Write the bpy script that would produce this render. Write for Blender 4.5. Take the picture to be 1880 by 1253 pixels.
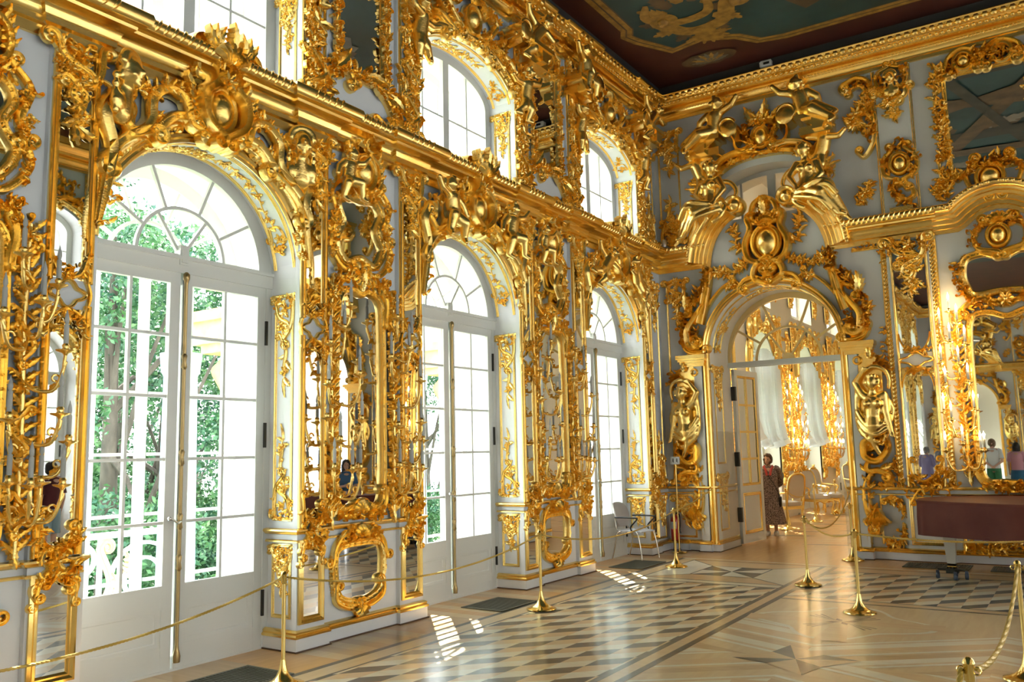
import bpy, bmesh, math, random
import numpy as np
from mathutils import Matrix, Vector

for _o in list(bpy.data.objects):
    bpy.data.objects.remove(_o)
SC = bpy.context.scene
COL = SC.collection
PI = math.pi

# ------------------------------------------------------------------ camera
BAY = 3.9            # distance between two window axes
YE = 14.356          # end wall plane
WD = 10.9            # hall width
YB = -17.0           # far end of the hall, behind the camera
ZM0, ZM1 = 4.96, 5.38
ZT0, ZC = 7.83, 8.42
F_PX = 1558.6
cam = bpy.data.cameras.new('camera')
cam.sensor_width = 36.0
cam.lens = F_PX / 1880 * 36.0
cam.clip_start, cam.clip_end = 0.1, 400
camo = bpy.data.objects.new('camera', cam)
COL.objects.link(camo)
SC.camera = camo
_p, _r, _y = 0.1287, -0.0226, -0.5855
_fw = Vector((math.sin(_y)*math.cos(_p), math.cos(_y)*math.cos(_p), math.sin(_p)))
_ri = Vector((math.cos(_y), -math.sin(_y), 0))
_up = _ri.cross(_fw)
_r2 = math.cos(_r)*_ri + math.sin(_r)*_up
_u2 = -math.sin(_r)*_ri + math.cos(_r)*_up
_m = Matrix((_r2, _u2, -_fw)).transposed().to_4x4()
_m.translation = Vector((6.1864, 0.0, 1.7955))
camo.matrix_world = _m

# ------------------------------------------------------------------ sky, sun, exposure
SC.view_settings.view_transform = 'Standard'
SC.view_settings.look = 'None'
SC.view_settings.gamma = 1.0
SC.view_settings.exposure = 2.05
SC.view_settings.use_curve_mapping = False
SC.cycles.use_denoising = True
SC.cycles.max_bounces = 11
SC.cycles.diffuse_bounces = 6
SC.cycles.glossy_bounces = 6
SC.cycles.transmission_bounces = 4
SC.cycles.transparent_max_bounces = 24
SC.cycles.sample_clamp_indirect = 8.0
SC.cycles.caustics_reflective = False
SC.cycles.caustics_refractive = False
SC.cycles.blur_glossy = 0.6
world = bpy.data.worlds.new('sky')
SC.world = world
world.use_nodes = True
_nt = world.node_tree
_nt.nodes.clear()
_o = _nt.nodes.new('ShaderNodeOutputWorld')
_b = _nt.nodes.new('ShaderNodeBackground')
_tc = _nt.nodes.new('ShaderNodeTexCoord')
_mp = _nt.nodes.new('ShaderNodeMapping'); _mp.inputs['Scale'].default_value = (1, 1, 2.2)
_no = _nt.nodes.new('ShaderNodeTexNoise'); _no.inputs['Scale'].default_value = 3.5; _no.inputs['Detail'].default_value = 6
_cr = _nt.nodes.new('ShaderNodeValToRGB')
_cr.color_ramp.elements[0].position = 0.38; _cr.color_ramp.elements[0].color = (0.76, 0.87, 0.97, 1)
_cr.color_ramp.elements[1].position = 0.58; _cr.color_ramp.elements[1].color = (1.0, 0.98, 0.94, 1)
_nt.links.new(_tc.outputs['Generated'], _mp.inputs[0]); _nt.links.new(_mp.outputs[0], _no.inputs['Vector'])
_nt.links.new(_no.outputs[0], _cr.inputs[0]); _nt.links.new(_cr.outputs[0], _b.inputs[0])
_b.inputs[1].default_value = 1.9
_nt.links.new(_b.outputs[0], _o.inputs[0])
_s = bpy.data.lights.new('sun', 'SUN'); _s.energy = 7.0; _s.angle = 0.006; _s.color = (1.0, 0.93, 0.82)
sun = bpy.data.objects.new('sun', _s); COL.objects.link(sun)
_sd = Vector((0.676*math.cos(0.87), -0.737*math.cos(0.87), -math.sin(0.87)))
sun.rotation_euler = _sd.to_track_quat('-Z', 'Y').to_euler()
sun.location = (-20, 30, 30)

def portal(loc, size, normal):
    l = bpy.data.lights.new('sky_portal', 'AREA'); l.shape = 'RECTANGLE'; l.size, l.size_y = size
    o = bpy.data.objects.new('sky_portal', l); COL.objects.link(o)
    o.location = loc; o.rotation_euler = Vector(normal).to_track_quat('-Z', 'Y').to_euler()
    l.cycles.is_portal = True
for _k in range(-5, 3):
    _yb = 4.62 + BAY*_k
    portal((-1.15, _yb, 2.3), (2.1, 4.7), (1, 0, 0)); portal((-1.15, _yb, 6.3), (2.1, 1.9), (1, 0, 0))
    portal((WD+1.15, _yb, 2.3), (2.1, 4.7), (-1, 0, 0)); portal((WD+1.15, _yb, 6.3), (2.1, 1.9), (-1, 0, 0))
for _k in range(4, 7):
    portal((-1.15, 4.62 + BAY*_k, 2.3), (2.1, 4.7), (1, 0, 0))

# ------------------------------------------------------------------ materials
def mat(name, col=(.8, .8, .8), rough=.5, metal=0., coat=0., bump=None, noise=None, emit=None, spec=.5, sub=None):
    m = bpy.data.materials.new(name); m.use_nodes = True
    nt = m.node_tree; b = nt.nodes['Principled BSDF']
    b.inputs['Base Color'].default_value = (*col, 1); b.inputs['Roughness'].default_value = rough
    b.inputs['Metallic'].default_value = metal; b.inputs['Coat Weight'].default_value = coat
    b.inputs['Coat Roughness'].default_value = .08; b.inputs['Specular IOR Level'].default_value = spec
    if emit: b.inputs['Emission Color'].default_value = (*emit[0], 1); b.inputs['Emission Strength'].default_value = emit[1]
    tc = nt.nodes.new('ShaderNodeTexCoord')
    if noise:                                    # (scale, colour2, stretch)
        sc, c2, st = noise
        mp = nt.nodes.new('ShaderNodeMapping'); mp.inputs['Scale'].default_value = st
        n = nt.nodes.new('ShaderNodeTexNoise'); n.inputs['Scale'].default_value = sc; n.inputs['Detail'].default_value = 5
        r = nt.nodes.new('ShaderNodeValToRGB')
        r.color_ramp.elements[0].position = .35; r.color_ramp.elements[0].color = (*col, 1)
        r.color_ramp.elements[1].position = .68; r.color_ramp.elements[1].color = (*c2, 1)
        nt.links.new(tc.outputs['Object'], mp.inputs[0]); nt.links.new(mp.outputs[0], n.inputs['Vector'])
        nt.links.new(n.outputs[0], r.inputs[0]); nt.links.new(r.outputs[0], b.inputs['Base Color'])
    if bump:                                     # (scale, strength, distance)
        n = nt.nodes.new('ShaderNodeTexNoise'); n.inputs['Scale'].default_value = bump[0]; n.inputs['Detail'].default_value = 3
        bp = nt.nodes.new('ShaderNodeBump'); bp.inputs['Strength'].default_value = bump[1]; bp.inputs['Distance'].default_value = bump[2]
        nt.links.new(tc.outputs['Object'], n.inputs['Vector']); nt.links.new(n.outputs[0], bp.inputs['Height'])
        nt.links.new(bp.outputs[0], b.inputs['Normal'])
    return m

M = {}
M['gold'] = mat('gilding', (1.0, .70, .21), .27, 1., bump=(55, .35, .006), noise=(9, (1.0, .76, .29), (1, 1, 1)))
M['goldflat'] = mat('gilded_molding', (1.0, .69, .21), .25, 1., bump=(30, .2, .003), noise=(5, (1.0, .75, .28), (1, 1, 1)))
M['brass'] = mat('polished_brass', (.93, .72, .27), .16, 1.)
M['wall'] = mat('white_stucco', (.89, .89, .89), .55, bump=(60, .06, .002))
M['wallw'] = mat('warm_white_stucco', (.95, .90, .80), .55, bump=(60, .06, .002))
M['paint'] = mat('white_door_paint', (.84, .84, .79), .32, spec=.5)
M['mirror'] = mat('old_mirror_glass', (.80, .80, .77), .012, 1.)
M['skirt'] = mat('dark_wood_skirting', (.10, .045, .02), .4)
M['iron'] = mat('dark_steel', (.06, .06, .055), .4, .6)
M['steel'] = mat('brushed_steel', (.62, .62, .62), .3, 1.)
M['chrome'] = mat('satin_chrome', (.72, .70, .66), .22, 1.)
M['candle'] = mat('ivory_candle', (.94, .91, .84), .45)
M['bulb'] = mat('clear_flame_bulb', (.95, .94, .9), .12, spec=.8)
M['bulblit'] = mat('lit_flame_bulb', (1, .9, .7), .3, emit=((1.0, .74, .40), 9.))
M['pan'] = mat('cut_glass_pan', (.86, .86, .80), .1, .25)
M['grille'] = mat('floor_grille_bronze', (.115, .115, .085), .5, .35)
M['plastic_w'] = mat('white_plastic', (.78, .78, .76), .35)
M['plastic_k'] = mat('black_plastic', (.015, .015, .015), .35)
M['red'] = mat('red_enamel', (.62, .02, .018), .28, coat=.4)
M['cloth_white'] = mat('white_curtain', (.86, .87, .88), .85, noise=(2.5, (.80, .83, .86), (1, 6, .6)))
M['cream_cloth'] = mat('cream_damask', (.66, .58, .49), .75, bump=(90, .15, .002))
M['leather'] = mat('maroon_leather', (.135, .031, .020), .55, spec=.28, noise=(3, (.175, .046, .030), (1, 1, 1)), bump=(180, .12, .002))
M['skin'] = mat('skin', (.62, .36, .25), .5)
M['hair'] = mat('brown_hair', (.07, .032, .016), .45, noise=(30, (.13, .06, .03), (1, 1, .3)))
M['leaf'] = mat('green_leaf', (.03, .115, .075), .5, noise=(1.2, (.12, .26, .09), (1, 1, 1)))
M['bark'] = mat('tree_bark', (.06, .05, .04), .8, noise=(6, (.12, .10, .08), (1, 1, .3)))
M['grass'] = mat('lawn', (.06, .14, .03), .8, noise=(.6, (.10, .20, .05), (1, 1, 1)))
M['ochre'] = mat('ochre_stucco', (.72, .42, .16), .6, noise=(6, (.80, .52, .25), (1, 1, 1)))
M['blue_wall'] = mat('pale_blue_facade', (.42, .62, .78), .6)
M['rope'] = mat('golden_rope', (.66, .45, .10), .45, .35)
M['shoe'] = mat('white_shoe', (.82, .82, .80), .45)

def glassmat(name, tint, fac, rough=0.0, cap=.7):
    m = bpy.data.materials.new(name); m.use_nodes = True; nt = m.node_tree; nt.nodes.clear()
    o = nt.nodes.new('ShaderNodeOutputMaterial'); mx = nt.nodes.new('ShaderNodeMixShader')
    t = nt.nodes.new('ShaderNodeBsdfTransparent'); g = nt.nodes.new('ShaderNodeBsdfGlossy')
    lw = nt.nodes.new('ShaderNodeLayerWeight'); lw.inputs[0].default_value = fac
    t.inputs[0].default_value = (*tint, 1); g.inputs['Roughness'].default_value = rough
    mu = nt.nodes.new('ShaderNodeMath'); mu.operation = 'MULTIPLY'; mu.inputs[1].default_value = cap; mu.use_clamp = True; nt.links.new(lw.outputs['Fresnel'], mu.inputs[0]); nt.links.new(mu.outputs[0], mx.inputs[0]); nt.links.new(t.outputs[0], mx.inputs[1]); nt.links.new(g.outputs[0], mx.inputs[2])
    nt.links.new(mx.outputs[0], o.inputs[0])
    return m
M['glass'] = glassmat('window_glass', (.975, .985, .982), .06)
M['acrylic'] = glassmat('clear_acrylic', (.95, .95, .94), .06, .02, .35)

def spots(m, c2, scale, lo, hi):
    """small printed flecks over the base colour"""
    nt = m.node_tree; b = nt.nodes['Principled BSDF']
    tc = nt.nodes.new('ShaderNodeTexCoord'); v = nt.nodes.new('ShaderNodeTexVoronoi'); v.inputs['Scale'].default_value = scale
    r = nt.nodes.new('ShaderNodeValToRGB'); r.color_ramp.elements[0].position = lo; r.color_ramp.elements[1].position = hi
    r.color_ramp.elements[0].color = (*c2, 1); r.color_ramp.elements[1].color = b.inputs['Base Color'].default_value
    nt.links.new(tc.outputs['Object'], v.inputs['Vector']); nt.links.new(v.outputs['Distance'], r.inputs[0]); nt.links.new(r.outputs[0], b.inputs['Base Color'])
M['dress'] = mat('printed_dress', (.11, .08, .075), .75); spots(M['dress'], (.58, .42, .36), 60, .30, .55)

def translucent(m, f):
    nt = m.node_tree; b = nt.nodes['Principled BSDF']; o = nt.nodes['Material Output']; t = nt.nodes.new('ShaderNodeBsdfTranslucent'); t.inputs[0].default_value = (.85, .87, .88, 1)
    mx = nt.nodes.new('ShaderNodeMixShader'); mx.inputs[0].default_value = f; nt.links.new(b.outputs[0], mx.inputs[1]); nt.links.new(t.outputs[0], mx.inputs[2]); nt.links.new(mx.outputs[0], o.inputs[0])
translucent(M['cloth_white'], .45); translucent(M['candle'], .5); translucent(M['bulb'], .55)
# ------------------------------------------------------------------ object helpers
def tag(o, label=None, cat=None, group=None, kind=None):
    if label: o['label'] = label
    if cat: o['category'] = cat
    if group: o['group'] = group
    if kind: o['kind'] = kind
    return o
WL = Matrix(((0, 0, 1, 0), (1, 0, 0, 0), (0, 1, 0, 0), (0, 0, 0, 1)))      # u=+y v=+z w=+x
WE = Matrix(((1, 0, 0, 0), (0, 0, -1, 0), (0, 1, 0, 0), (0, 0, 0, 1)))     # u=+x v=+z w=-y
WR = Matrix(((0, 0, -1, 0), (-1, 0, 0, 0), (0, 1, 0, 0), (0, 0, 0, 1)))    # u=-y v=+z w=-x
WJ = Matrix(((-1, 0, 0, 0), (0, 0, -1, 0), (0, 1, 0, 0), (0, 0, 0, 1)))    # right jamb of a window: u=-x w=-y, mirrored on purpose
def onwall(W, u, v, w=0):
    m = W.copy(); m.translation = (W.to_3x3() @ Vector((u, v, w))); return m
def onleft(u, v, w=0): return onwall(WL, u, v, w)
def onend(u, v, w=0):
    m = onwall(WE, u, v, w); m.translation.y += YE; return m
def onright(u, v, w=0):
    m = WR.copy(); m.translation = (WD - w, u, v); return m
def thing(name, label, cat, mw=None, group=None):
    o = bpy.data.objects.new(name, None); COL.objects.link(o); o.empty_display_size = .1
    if mw is not None: o.matrix_world = mw if isinstance(mw, Matrix) else Matrix.Translation(mw)
    return tag(o, label, cat, group)
def link(name, me, parent=None, mw=None):
    o = bpy.data.objects.new(name, me); COL.objects.link(o)
    if parent is not None: o.parent = parent
    elif mw is not None: o.matrix_world = mw if isinstance(mw, Matrix) else Matrix.Translation(mw)
    return o
def dup(o, mw=None, label=None, parent=None):
    c = o.copy(); COL.objects.link(c)
    if parent is not None: c.parent = parent
    for ch in o.children: dup(ch, None, None, c)
    if mw is not None: c.matrix_world = mw if isinstance(mw, Matrix) else Matrix.Translation(mw)
    if label: c['label'] = label
    return c

# ------------------------------------------------------------------ mesh builder
SPH = {}
class G:
    def __init__(s): s.v = []; s.f = []; s.mi = []; s.cm = 0
    def add(s, vs, fs):
        n = len(s.v); s.v.extend([tuple(map(float, q)) for q in vs]); s.f.extend([tuple(i+n for i in q) for q in fs]); s.mi.extend([s.cm]*len(fs))
    def merge(s, o, fn=None):
        n = len(s.v); s.v.extend([fn(q) for q in o.v] if fn else o.v); s.f.extend([tuple(i+n for i in q) for q in o.f]); s.mi.extend(o.mi); return s
    def grid(s, P, cu=False, cv=False):
        P = np.asarray(P, float); n, m = P.shape[:2]; fs = []
        for i in range(n if cu else n-1):
            for j in range(m if cv else m-1):
                fs.append((i*m+j, ((i+1) % n)*m+j, ((i+1) % n)*m+(j+1) % m, i*m+(j+1) % m))
        s.add(P.reshape(-1, 3), fs)
    def box(s, c, d, bev=0):
        x, y, z = c; a, b, e = d[0]/2, d[1]/2, d[2]/2
        s.add([(x+i*a, y+j*b, z+k*e) for i in (-1, 1) for j in (-1, 1) for k in (-1, 1)],
              [(0, 1, 3, 2), (4, 6, 7, 5), (0, 4, 5, 1), (2, 3, 7, 6), (0, 2, 6, 4), (1, 5, 7, 3)])
    def bx(s, x0, x1, y0, y1, z0, z1): s.box(((x0+x1)/2, (y0+y1)/2, (z0+z1)/2), (x1-x0, y1-y0, z1-z0))
    def ball(s, c, r, n=8, m=6):
        r = (r, r, r) if not hasattr(r, '__len__') else r
        key = (n, m)
        if key not in SPH:
            vs = [(0, 0, 1)]; fs = []
            for i in range(1, m):
                a = PI*i/m
                for j in range(n):
                    b = 2*PI*j/n; vs.append((math.sin(a)*math.cos(b), math.sin(a)*math.sin(b), math.cos(a)))
            vs.append((0, 0, -1)); L = len(vs)-1
            for j in range(n):
                fs.append((0, 1+j, 1+(j+1) % n)); fs.append((L, L-n+(j+1) % n, L-n+j))
                for i in range(m-2): a = 1+i*n; fs.append((a+j, a+n+j, a+n+(j+1) % n, a+(j+1) % n))
            SPH[key] = (vs, fs)
        vs, fs = SPH[key]
        s.add([(c[0]+q[0]*r[0], c[1]+q[1]*r[1], c[2]+q[2]*r[2]) for q in vs], fs)
    def lathe(s, prof, c=(0, 0, 0), n=16, axis='z', wob=None):
        P = []
        for j in range(n):
            a = 2*PI*j/n; row = []
            for (r, h) in prof:
                rr = r*(1+(wob[0]*math.cos(wob[1]*a) if wob else 0))
                q = (rr*math.cos(a), rr*math.sin(a), h)
                if axis == 'y': q = (q[0], q[2], -q[1])
                if axis == 'x': q = (q[2], q[0], q[1])
                row.append((c[0]+q[0], c[1]+q[1], c[2]+q[2]))
            P.append(row)
        s.grid(P, cu=True)
    def tube(s, pts, r, n=8, cap=True):
        P = np.asarray(pts, float); k = len(P); r = np.broadcast_to(np.asarray(r, float), (k,))
        T = np.gradient(P, axis=0); T /= np.linalg.norm(T, axis=1)[:, None]+1e-12
        N = np.cross(T[0], (0, 0, 1) if abs(T[0][2]) < .9 else (1, 0, 0)); N /= np.linalg.norm(N)
        R = []
        for i in range(k):
            N = N-T[i]*(N@T[i]); N /= np.linalg.norm(N)+1e-12; B = np.cross(T[i], N)
            R.append([P[i]+r[i]*(math.cos(2*PI*j/n)*N+math.sin(2*PI*j/n)*B) for j in range(n)])
        b = len(s.v); s.grid(R, cv=True)
        if cap:
            s.f.append(tuple(b+j for j in range(n))[::-1]); s.f.append(tuple(b+(k-1)*n+j for j in range(n))); s.mi += [s.cm]*2
    def build(s, name, m, parent=None, mw=None, smooth=True, flat=False):
        me = s.mesh(name, m, smooth); return link(name, me, parent, mw)
    def mesh(s, name, m, smooth=True):
        me = bpy.data.meshes.new(name); me.from_pydata(s.v, [], s.f)
        for q in (m if isinstance(m, (list, tuple)) else [m]): me.materials.append(q)
        if any(s.mi): me.polygons.foreach_set('material_index', s.mi)
        if smooth: me.polygons.foreach_set('use_smooth', [True]*len(me.polygons)); me.set_sharp_from_angle(angle=math.radians(48))
        me.update(); return me

def cr(pts, n=8, closed=False):
    """Catmull-Rom through the points"""
    P = [np.asarray(q, float) for q in pts]; k = len(P); out = []
    g = (lambda i: P[i % k]) if closed else (lambda i: P[i] if 0 <= i < k else (2*P[0]-P[1] if i < 0 else 2*P[-1]-P[-2]))
    for i in range(k if closed else k-1):
        a, b, c, d = g(i-1), g(i), g(i+1), g(i+2)
        for j in range(n):
            t = j/n; out.append(.5*(2*b+(c-a)*t+(2*a-5*b+4*c-d)*t*t+(3*b-a-3*c+d)*t**3))
    if not closed: out.append(P[-1])
    return np.array(out)
def curl(p, ang, sign, R, turns=1.2, end=.28):
    pts = []; p = np.array(p, float); a = ang; n = int(14*turns)+4
    for i in range(n):
        rr = R*(1+(end-1)*i/n); da = turns*2*PI/n
        p = p+rr*da*np.array((math.cos(a+sign*da/2), math.sin(a+sign*da/2))); a += sign*da; pts.append(p.copy())
    return pts
BAND = [(-1, 0), (-.95, .62), (-.6, 1), (-.2, .68), (.25, .6), (.62, 1), (.96, .6), (1, 0)]
ROLL = [(-1, 0), (-.85, .6), (-.45, .95), (0, 1.05), (.45, .95), (.85, .6), (1, 0)]
def band(g, P, w, h, z=0., prof=BAND, closed=False):
    """moulded strip along a path in the wall plane; w,h: half width and height per point"""
    P = np.asarray(P, float); k = len(P); w = np.broadcast_to(w, (k,)); h = np.broadcast_to(h, (k,)); z = np.broadcast_to(z, (k,))
    T = (np.roll(P, -1, 0)-np.roll(P, 1, 0)) if closed else np.gradient(P, axis=0)
    T = T/(np.linalg.norm(T, axis=1)[:, None]+1e-12); N = np.stack([-T[:, 1], T[:, 0]], 1)
    g.grid([[(P[i, 0]+N[i, 0]*a*w[i], P[i, 1]+N[i, 1]*a*w[i], z[i]+b*h[i]) for a, b in prof] for i in range(k)], cu=closed)
def scroll(g, pts, w, h, c0=None, c1=None, z=0., n=6, thin=.35):
    P = cr(pts, n)[:, :2]
    L = list(P)
    if c1: a = math.atan2(*(P[-1]-P[-2])[::-1]); L = L+curl(P[-1], a, *c1)
    if c0: a = math.atan2(*(P[0]-P[1])[::-1]); L = curl(P[0], a, *c0)[::-1]+L
    L = np.array(L); k = len(L); t = np.linspace(0, 1, k)
    prof = thin+(1-thin)*np.sin(PI*t)**.7
    band(g, L, w*prof, h*(.6+.4*prof), z)
    for q, c in ((0, c0), (-1, c1)):
        if c: g.ball((L[q][0], L[q][1], z+h*.5), w*.75, 8, 5)
def leaf(g, b, ang, L, W, h, bend=0., z=0., lobes=4, up=.4):
    """acanthus leaf lying on the wall, tip curling away from it"""
    n = 2*lobes+2; p = np.array(b[:2], float); a = ang; rows = []
    for i in range(n+1):
        t = i/n
        wd = W*(math.sin(PI*min(1, .12+.88*t))**.75)*(1.15-.5*t)*(1.0 if i % 2 else .66)
        if i == n: wd = W*.03
        fx, fy = math.cos(a), math.sin(a); nx, ny = -fy, fx
        zz = z+h*(.35+.25*math.sin(PI*t)+up*t*t)
        sw = wd*.45*(1 if i % 2 else 0)
        rows.append([(p[0]+nx*wd+fx*sw, p[1]+ny*wd+fy*sw, max(z, zz-h*.55)), (p[0]+nx*wd*.5+fx*sw*.4, p[1]+ny*wd*.5+fy*sw*.4, zz+h*.12),
                     (p[0], p[1], zz-h*.12),
                     (p[0]-nx*wd*.5+fx*sw*.4, p[1]-ny*wd*.5+fy*sw*.4, zz+h*.12), (p[0]-nx*wd+fx*sw, p[1]-ny*wd+fy*sw, max(z, zz-h*.55))])
        p = p+L/n*np.array((fx, fy)); a += bend/n
    g.grid(rows)
def flower(g, c, r, h=.03, n=5, z=0., a0=0.):
    for i in range(n): leaf(g, (c[0]+.1*r*math.cos(a0+2*PI*i/n), c[1]+.1*r*math.sin(a0+2*PI*i/n)), a0+2*PI*i/n, r, r*.42, h, 0, z, 2, .5)
    g.ball((c[0], c[1], z+h*.8), r*.26, 8, 5)
def shell(g, c, ang, R, h, ribs=7, spread=2.4, z=0.):
    rows = []
    for i in range(ribs*4+1):
        t = i/(ribs*4); a = ang+spread*(t-.5); rb = .5+.5*math.cos(2*PI*ribs*t+PI)
        rows.append([(c[0]+R*q*math.cos(a)*(1+.07*rb*q), c[1]+R*q*math.sin(a)*(1+.07*rb*q), z+h*(math.sin(q*PI*.75)*(.65+.35*rb)) if q < 1 else z) for q in (.08, .3, .55, .8, .95, 1.0)])
    g.grid(rows)
def boss(g, c, rx, ry, h, z=0.):
    rows = []
    for i in range(6):
        a = PI/2*i/5; rows.append([(c[0]+rx*math.cos(a)*math.cos(2*PI*j/20), c[1]+ry*math.cos(a)*math.sin(2*PI*j/20), z+h*math.sin(a)) for j in range(20)])
    g.grid(rows, cv=True)
def ring(g, c, rx, ry, w, h, z=0., n=32, prof=BAND):
    band(g, [(c[0]+rx*math.cos(2*PI*i/n), c[1]+ry*math.sin(2*PI*i/n)) for i in range(n)], w, h, z, prof, True)
def flames(g, P, n, L, W, h, side=1, z=0., jit=.5, rng=random, lean=.9, closed=False):
    """row of leaves leaning along a path"""
    P = np.asarray(P, float); k = len(P); L *= .8; h *= .8; n = int(n*1.2)
    for i in range(n):
        f = (i+.5)/n*(k-1); j = int(f); d = P[min(j+1, k-1)]-P[max(j-1, 0)]; a = math.atan2(d[1], d[0])
        q = P[j]+(P[min(j+1, k-1)]-P[j])*(f-j); s = 1+jit*(rng.random()-.5)
        leaf(g, q, a+side*lean, L*s, W*s, h, -side*(.6+.8*rng.random()), z, 3)
def vine(g, pts, w, n, L, rng=random, h=.03, z=0., flowers=2, stem=True):
    P = cr(pts, 10)[:, :2]; k = len(P)
    if stem: band(g, P, w, w*1.2, z, ROLL)
    for i in range(n):
        f = (i+.4)/n*(k-2); j = int(f); d = P[j+1]-P[j]; a = math.atan2(d[1], d[0]); s = 1 if i % 2 else -1; q = .7+.6*rng.random()
        leaf(g, P[j], a+s*(.5+.5*rng.random()), L*q, L*.3*q, h, s*(.4+rng.random()), z, 3)
    for i in range(flowers):
        j = int((i+.7)/flowers*(k-1)); j = min(j, k-1); flower(g, P[j], L*.45, h, 5, z+.01, rng.random()*6)
def drop(g, top, L, W, rng, h=.035, z=0., s=1):
    """hanging carved spray: scrolls at the top, leaves running out to a point"""
    u, v = top
    scroll(g, [(u-W*.5*s, v-.02), (u-W*.3*s, v-L*.2), (u+W*.2*s, v-L*.28)], W*.10, h, (s, W*.16), (-s, W*.18), z)
    scroll(g, [(u+W*.5*s, v-.02), (u+W*.42*s, v-L*.3), (u-W*.05*s, v-L*.45)], W*.10, h, (-s, W*.14), (s, W*.2), z)
    scroll(g, [(u-W*.2*s, v-L*.4), (u+W*.12*s, v-L*.55), (u+W*.02*s, v-L*.75)], W*.08, h, (s, W*.13), (s, W*.12), z)
    vine(g, [(u, v-.03*L), (u-W*.15*s, v-L*.3), (u+W*.12*s, v-L*.6), (u-W*.03*s, v-L*.95)], W*.04, 12, W*.42, rng, h, z, 2)
    leaf(g, (u-W*.02*s, v-L*.85), -PI/2, L*.2, W*.1, h, .4*s, z, 3)
    flower(g, (u+W*.06*s, v-L*.12), W*.2, h, 5, z+h*.4)
def thicket(g, pts, n, size, rng, h=.045, z=0., spread=.1):
    """dense carving along a path: leaves, scrolls and blossoms"""
    P = cr(pts, 8)[:, :2]; k = len(P); n = int(n*1.5); size *= .72; h *= .8
    for i in range(n):
        f = rng.random()*(k-1.01); j = int(f); q = P[j]+(P[j+1]-P[j])*(f-j)+np.array((rng.uniform(-spread, spread), rng.uniform(-spread, spread)))
        d = P[j+1]-P[j]; a = math.atan2(d[1], d[0])+rng.uniform(-1.6, 1.6); s = size*rng.uniform(.6, 1.3); t = rng.random(); zz = z+rng.random()*h*.7
        if t < .62: leaf(g, q, a, s, s*.3, h, rng.uniform(-2, 2), zz, 3)
        elif t < .88:
            e = (q[0]+s*.8*math.cos(a), q[1]+s*.8*math.sin(a)); sg = rng.choice((-1, 1))
            scroll(g, [q, ((q[0]+e[0])/2-sg*s*.2*math.sin(a), (q[1]+e[1])/2+sg*s*.2*math.cos(a)), e], s*.11, h*1.1, None, (-sg, s*.17), zz, 4)
        else: flower(g, q, s*.34, h*.8, 5, zz+h*.3, rng.random()*6)
def rect(u0, u1, v0, v1): return [(u0, v0), (u1, v0), (u1, v1), (u0, v1)]
def polyframe(g, pts, w, h, z=0., prof=((-1, 0), (-1, .6), (-.4, 1), (.1, .55), (.5, .75), (.9, .35), (1, 0)), closed=True):
    """mitred moulding round a polygon"""
    P = [np.array(q, float) for q in pts]; k = len(P); rows = []
    for i in range(k):
        a = P[i]-P[i-1] if (i or closed) else P[1]-P[0]; b = P[(i+1) % k]-P[i] if (i < k-1 or closed) else P[i]-P[i-1]
        a = a/np.linalg.norm(a); b = b/np.linalg.norm(b); na = np.array((-a[1], a[0])); nb = np.array((-b[1], b[0]))
        m = na+nb; m = m/max(.25, (m@na)); m = m/1.0
        rows.append([(P[i][0]+m[0]*q*w, P[i][1]+m[1]*q*w, z+e*h) for q, e in prof])
    g.grid(rows, cu=closed)
def plate(g, pts, z, t=.006):
    """flat sheet with thickness, outline in the wall plane"""
    n = len(pts); g.add([(q[0], q[1], z) for q in pts]+[(q[0], q[1], z-t) for q in pts], [tuple(range(n)), tuple(range(2*n-1, n-1, -1))]+[(i, i+n, (i+1) % n+n, (i+1) % n) for i in range(n)])
def arc(cx, cy, rx, ry, a0, a1, n): return [(cx+rx*math.cos(a0+(a1-a0)*i/n), cy+ry*math.sin(a0+(a1-a0)*i/n)) for i in range(n+1)]

# ------------------------------------------------------------------ bodies: tapered limbs fused into one skin
def limb(g, p0, p1, r0, r1, n=16):
    p0 = np.array(p0, float); p1 = np.array(p1, float); d = p1-p0; L = np.linalg.norm(d)+1e-9; d /= L
    a = np.cross(d, (0, 0, 1) if abs(d[2]) < .9 else (1, 0, 0)); a /= np.linalg.norm(a); b = np.cross(d, a); rows = []
    for c, r, t0, t1 in ((p0, r0, -PI/2, 0), (p1, r1, 0, PI/2)):
        for i in range(4):
            t = t0+(t1-t0)*i/3; rr = max(r*math.cos(t), 1e-4)
            rows.append([c+d*r*math.sin(t)+rr*(math.cos(2*PI*j/n)*a+math.sin(2*PI*j/n)*b) for j in range(n)])
    k = len(g.v); g.grid(rows, cv=True); g.f.append(tuple(k+j for j in range(n))[::-1]); g.f.append(tuple(k+7*n+j for j in range(n))); g.mi += [0, 0]
def fused(g, name, m, vox, smooth=4):
    me = bpy.data.meshes.new(name); me.from_pydata(g.v, [], g.f); o = bpy.data.objects.new(name, me); COL.objects.link(o)
    r = o.modifiers.new('r', 'REMESH'); r.mode = 'VOXEL'; r.voxel_size = vox; r.use_smooth_shade = True
    s = o.modifiers.new('s', 'SMOOTH'); s.iterations = smooth+2; s.factor = .5
    dg = bpy.context.evaluated_depsgraph_get(); out = bpy.data.meshes.new_from_object(o.evaluated_get(dg)); out.name = name
    bpy.data.objects.remove(o); bpy.data.meshes.remove(me); out.polygons.foreach_set('use_smooth', [True]*len(out.polygons)); out.name = name; out.materials.clear(); out.materials.append(m); return out
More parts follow.
